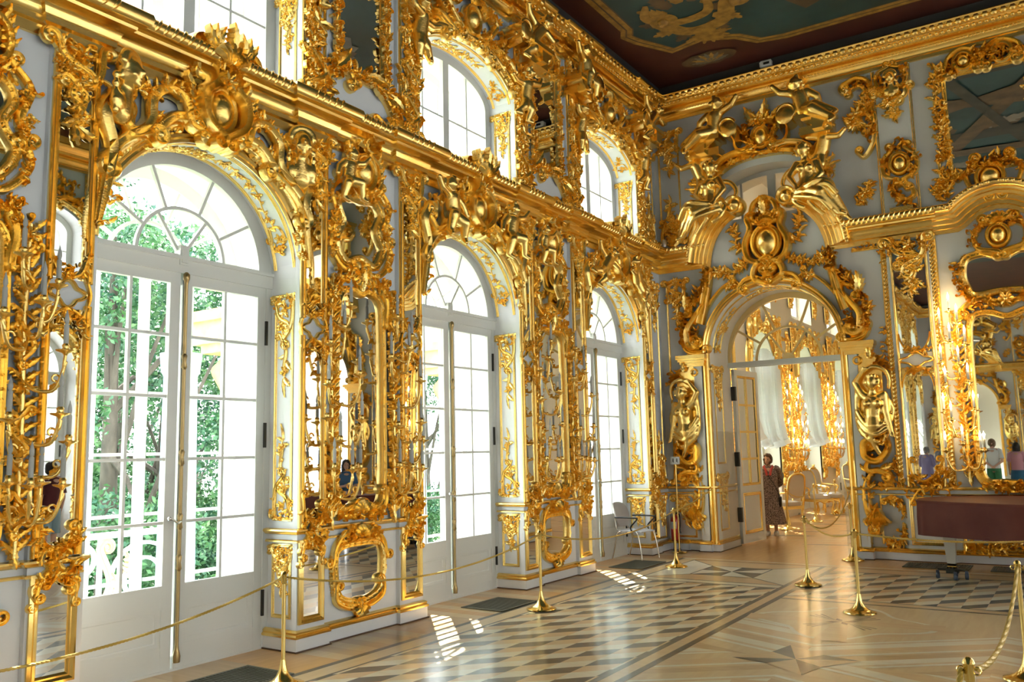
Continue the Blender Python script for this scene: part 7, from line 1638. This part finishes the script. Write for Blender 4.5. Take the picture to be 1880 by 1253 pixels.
for i, k in enumerate((0, 1, 2)):
    c = 6.45+BAY*k; nm = ('nearest', 'middle', 'farthest')[i]
    m = OUTW.copy(); m.translation = (-1.45, c, 0); r = thing('atlas_figure', 'ochre stone figure on the facade outside, seen through the %s garden door' % nm, 'statue', m, 'facade figures'); link('body', ATL, r)
    g = G(); g.bx(-.55, .55, 3.05, 3.3, -.2, .6); g.bx(-.5, .5, 2.95, 3.05, -.2, .5); g.bx(-.6, .6, 3.3, 3.42, -.2, .7); g.build('capital', M['ochre'], r, smooth=False)
    r = thing('column', 'pale blue and white column outside the %s garden door' % nm, 'column', (-1.95, c-.75, -.02), 'facade columns'); g = G(); g.lathe([(.0, 0), (.26, 0), (.26, .25), (.2, .3), (.19, 1.2), (.175, 2.7), (.2, 2.75), (.22, 2.95), (0, 2.95)], n=24); g.build('shaft', M['blue_wall'], r)
# far wing of the palace beyond the farther doors
r = thing('palace_wing', 'pale blue palace wing with white windows beyond the farthest doors', 'building', (-14, 46, -5.2))
g = G(); g.bx(-9, 9, 0, 8, 0, 13); g.build('wall', M['blue_wall'], r, smooth=False)
for i in range(5):
    for v in (2, 7.2): g = G(); g.bx(-7.4+i*3.2, -5.6+i*3.2, -.12, .02, v, v+3.4); f = g.build('window', M['paint'], r, smooth=False)
g = G(); g.bx(-9.3, 9.3, -.4, 8.4, 13, 13.5); g.build('cornice', M['paint'], r, smooth=False)
# ------------------------------------------------------------------ the parts of the hall behind the camera, which the mirrors show
BACK = [('scrollwork', CRS), ('cartouche', CRC), ('arch', arch_mold), ('attic_scrollwork', ATC)]
PIERM = [CM_['ovg'], CM_['ovf'], CM_['ovc'], CM_['tag'], CM_['taf'], CM_['log'], CM_['lof'], SCL[0], SCR[0]]+STL+STR+ATM+ATB
n_ = 20
def behind(bays, piers, fn):
    global n_
    for y in bays:
        r = thing('trim_%d' % n_, None, None, fn(y)); r['kind'] = 'structure'; n_ += 1
        for nm, me in BACK: link(nm, me, r)
    for y in piers:
        r = thing('trim_%d' % n_, None, None, fn(y)); r['kind'] = 'structure'; n_ += 1
        for me in PIERM: 
            o = link(me.name.split('.')[0], me, r)
            if me is SCL[0]: o.matrix_local = Matrix.Translation((-.48, 0, -.04))
            if me is SCR[0]: o.matrix_local = Matrix.Translation((.44, 0, -.04))
behind([4.62-BAY*k for k in range(1, 6)], [6.52-BAY*k for k in range(2, 6)], lambda y: onleft(y, 0))
behind([4.62+BAY*k for k in range(-5, 3)], [6.52+BAY*k for k in range(-5, 2)], lambda y: onright(y, 0))
# second portal of the end wall and the end wall opposite it
ENDN = ('portal_surround', 'broken_pediment', 'portal_cartouche', 'window_hood', 'caryatid', 'reclining_statue', 'portal_bracket', 'flying_cherub', 'rope_framed_mirror', 'carved_strip', 'leaf_scroll', 'flower_spray')
FLIP = Matrix(((-1, 0, 0, 10.88), (0, 1, 0, 0), (0, 0, 1, 0), (0, 0, 0, 1))); OPP = Matrix(((1, 0, 0, 0), (0, -1, 0, YE+YB), (0, 0, 1, 0), (0, 0, 0, 1)))
def again(o, base):
    global n_
    r = thing('trim_%d' % n_, None, None); r['kind'] = 'structure'; n_ += 1; bpy.context.view_layer.update()
    for c in [o]+list(o.children):
        if c.type == 'MESH': q = link(c.name.split('.')[0]+'_carving', c.data, r); q.matrix_local = base @ c.matrix_world
bpy.context.view_layer.update()
for o in [q for q in list(COL.objects) if q.parent is None and q.get('category')]:
    n = o.name.split('.')[0]; lab = o.get('label', '')
    if n in ENDN:
        for b in (FLIP, OPP, OPP @ FLIP): again(o, b)
    elif n in ('great_mirror', 'cartouche_mirror', 'attic_mirror') and ('doorway' in lab or 'piano' in lab or 'great mirror' in lab): again(o, OPP)
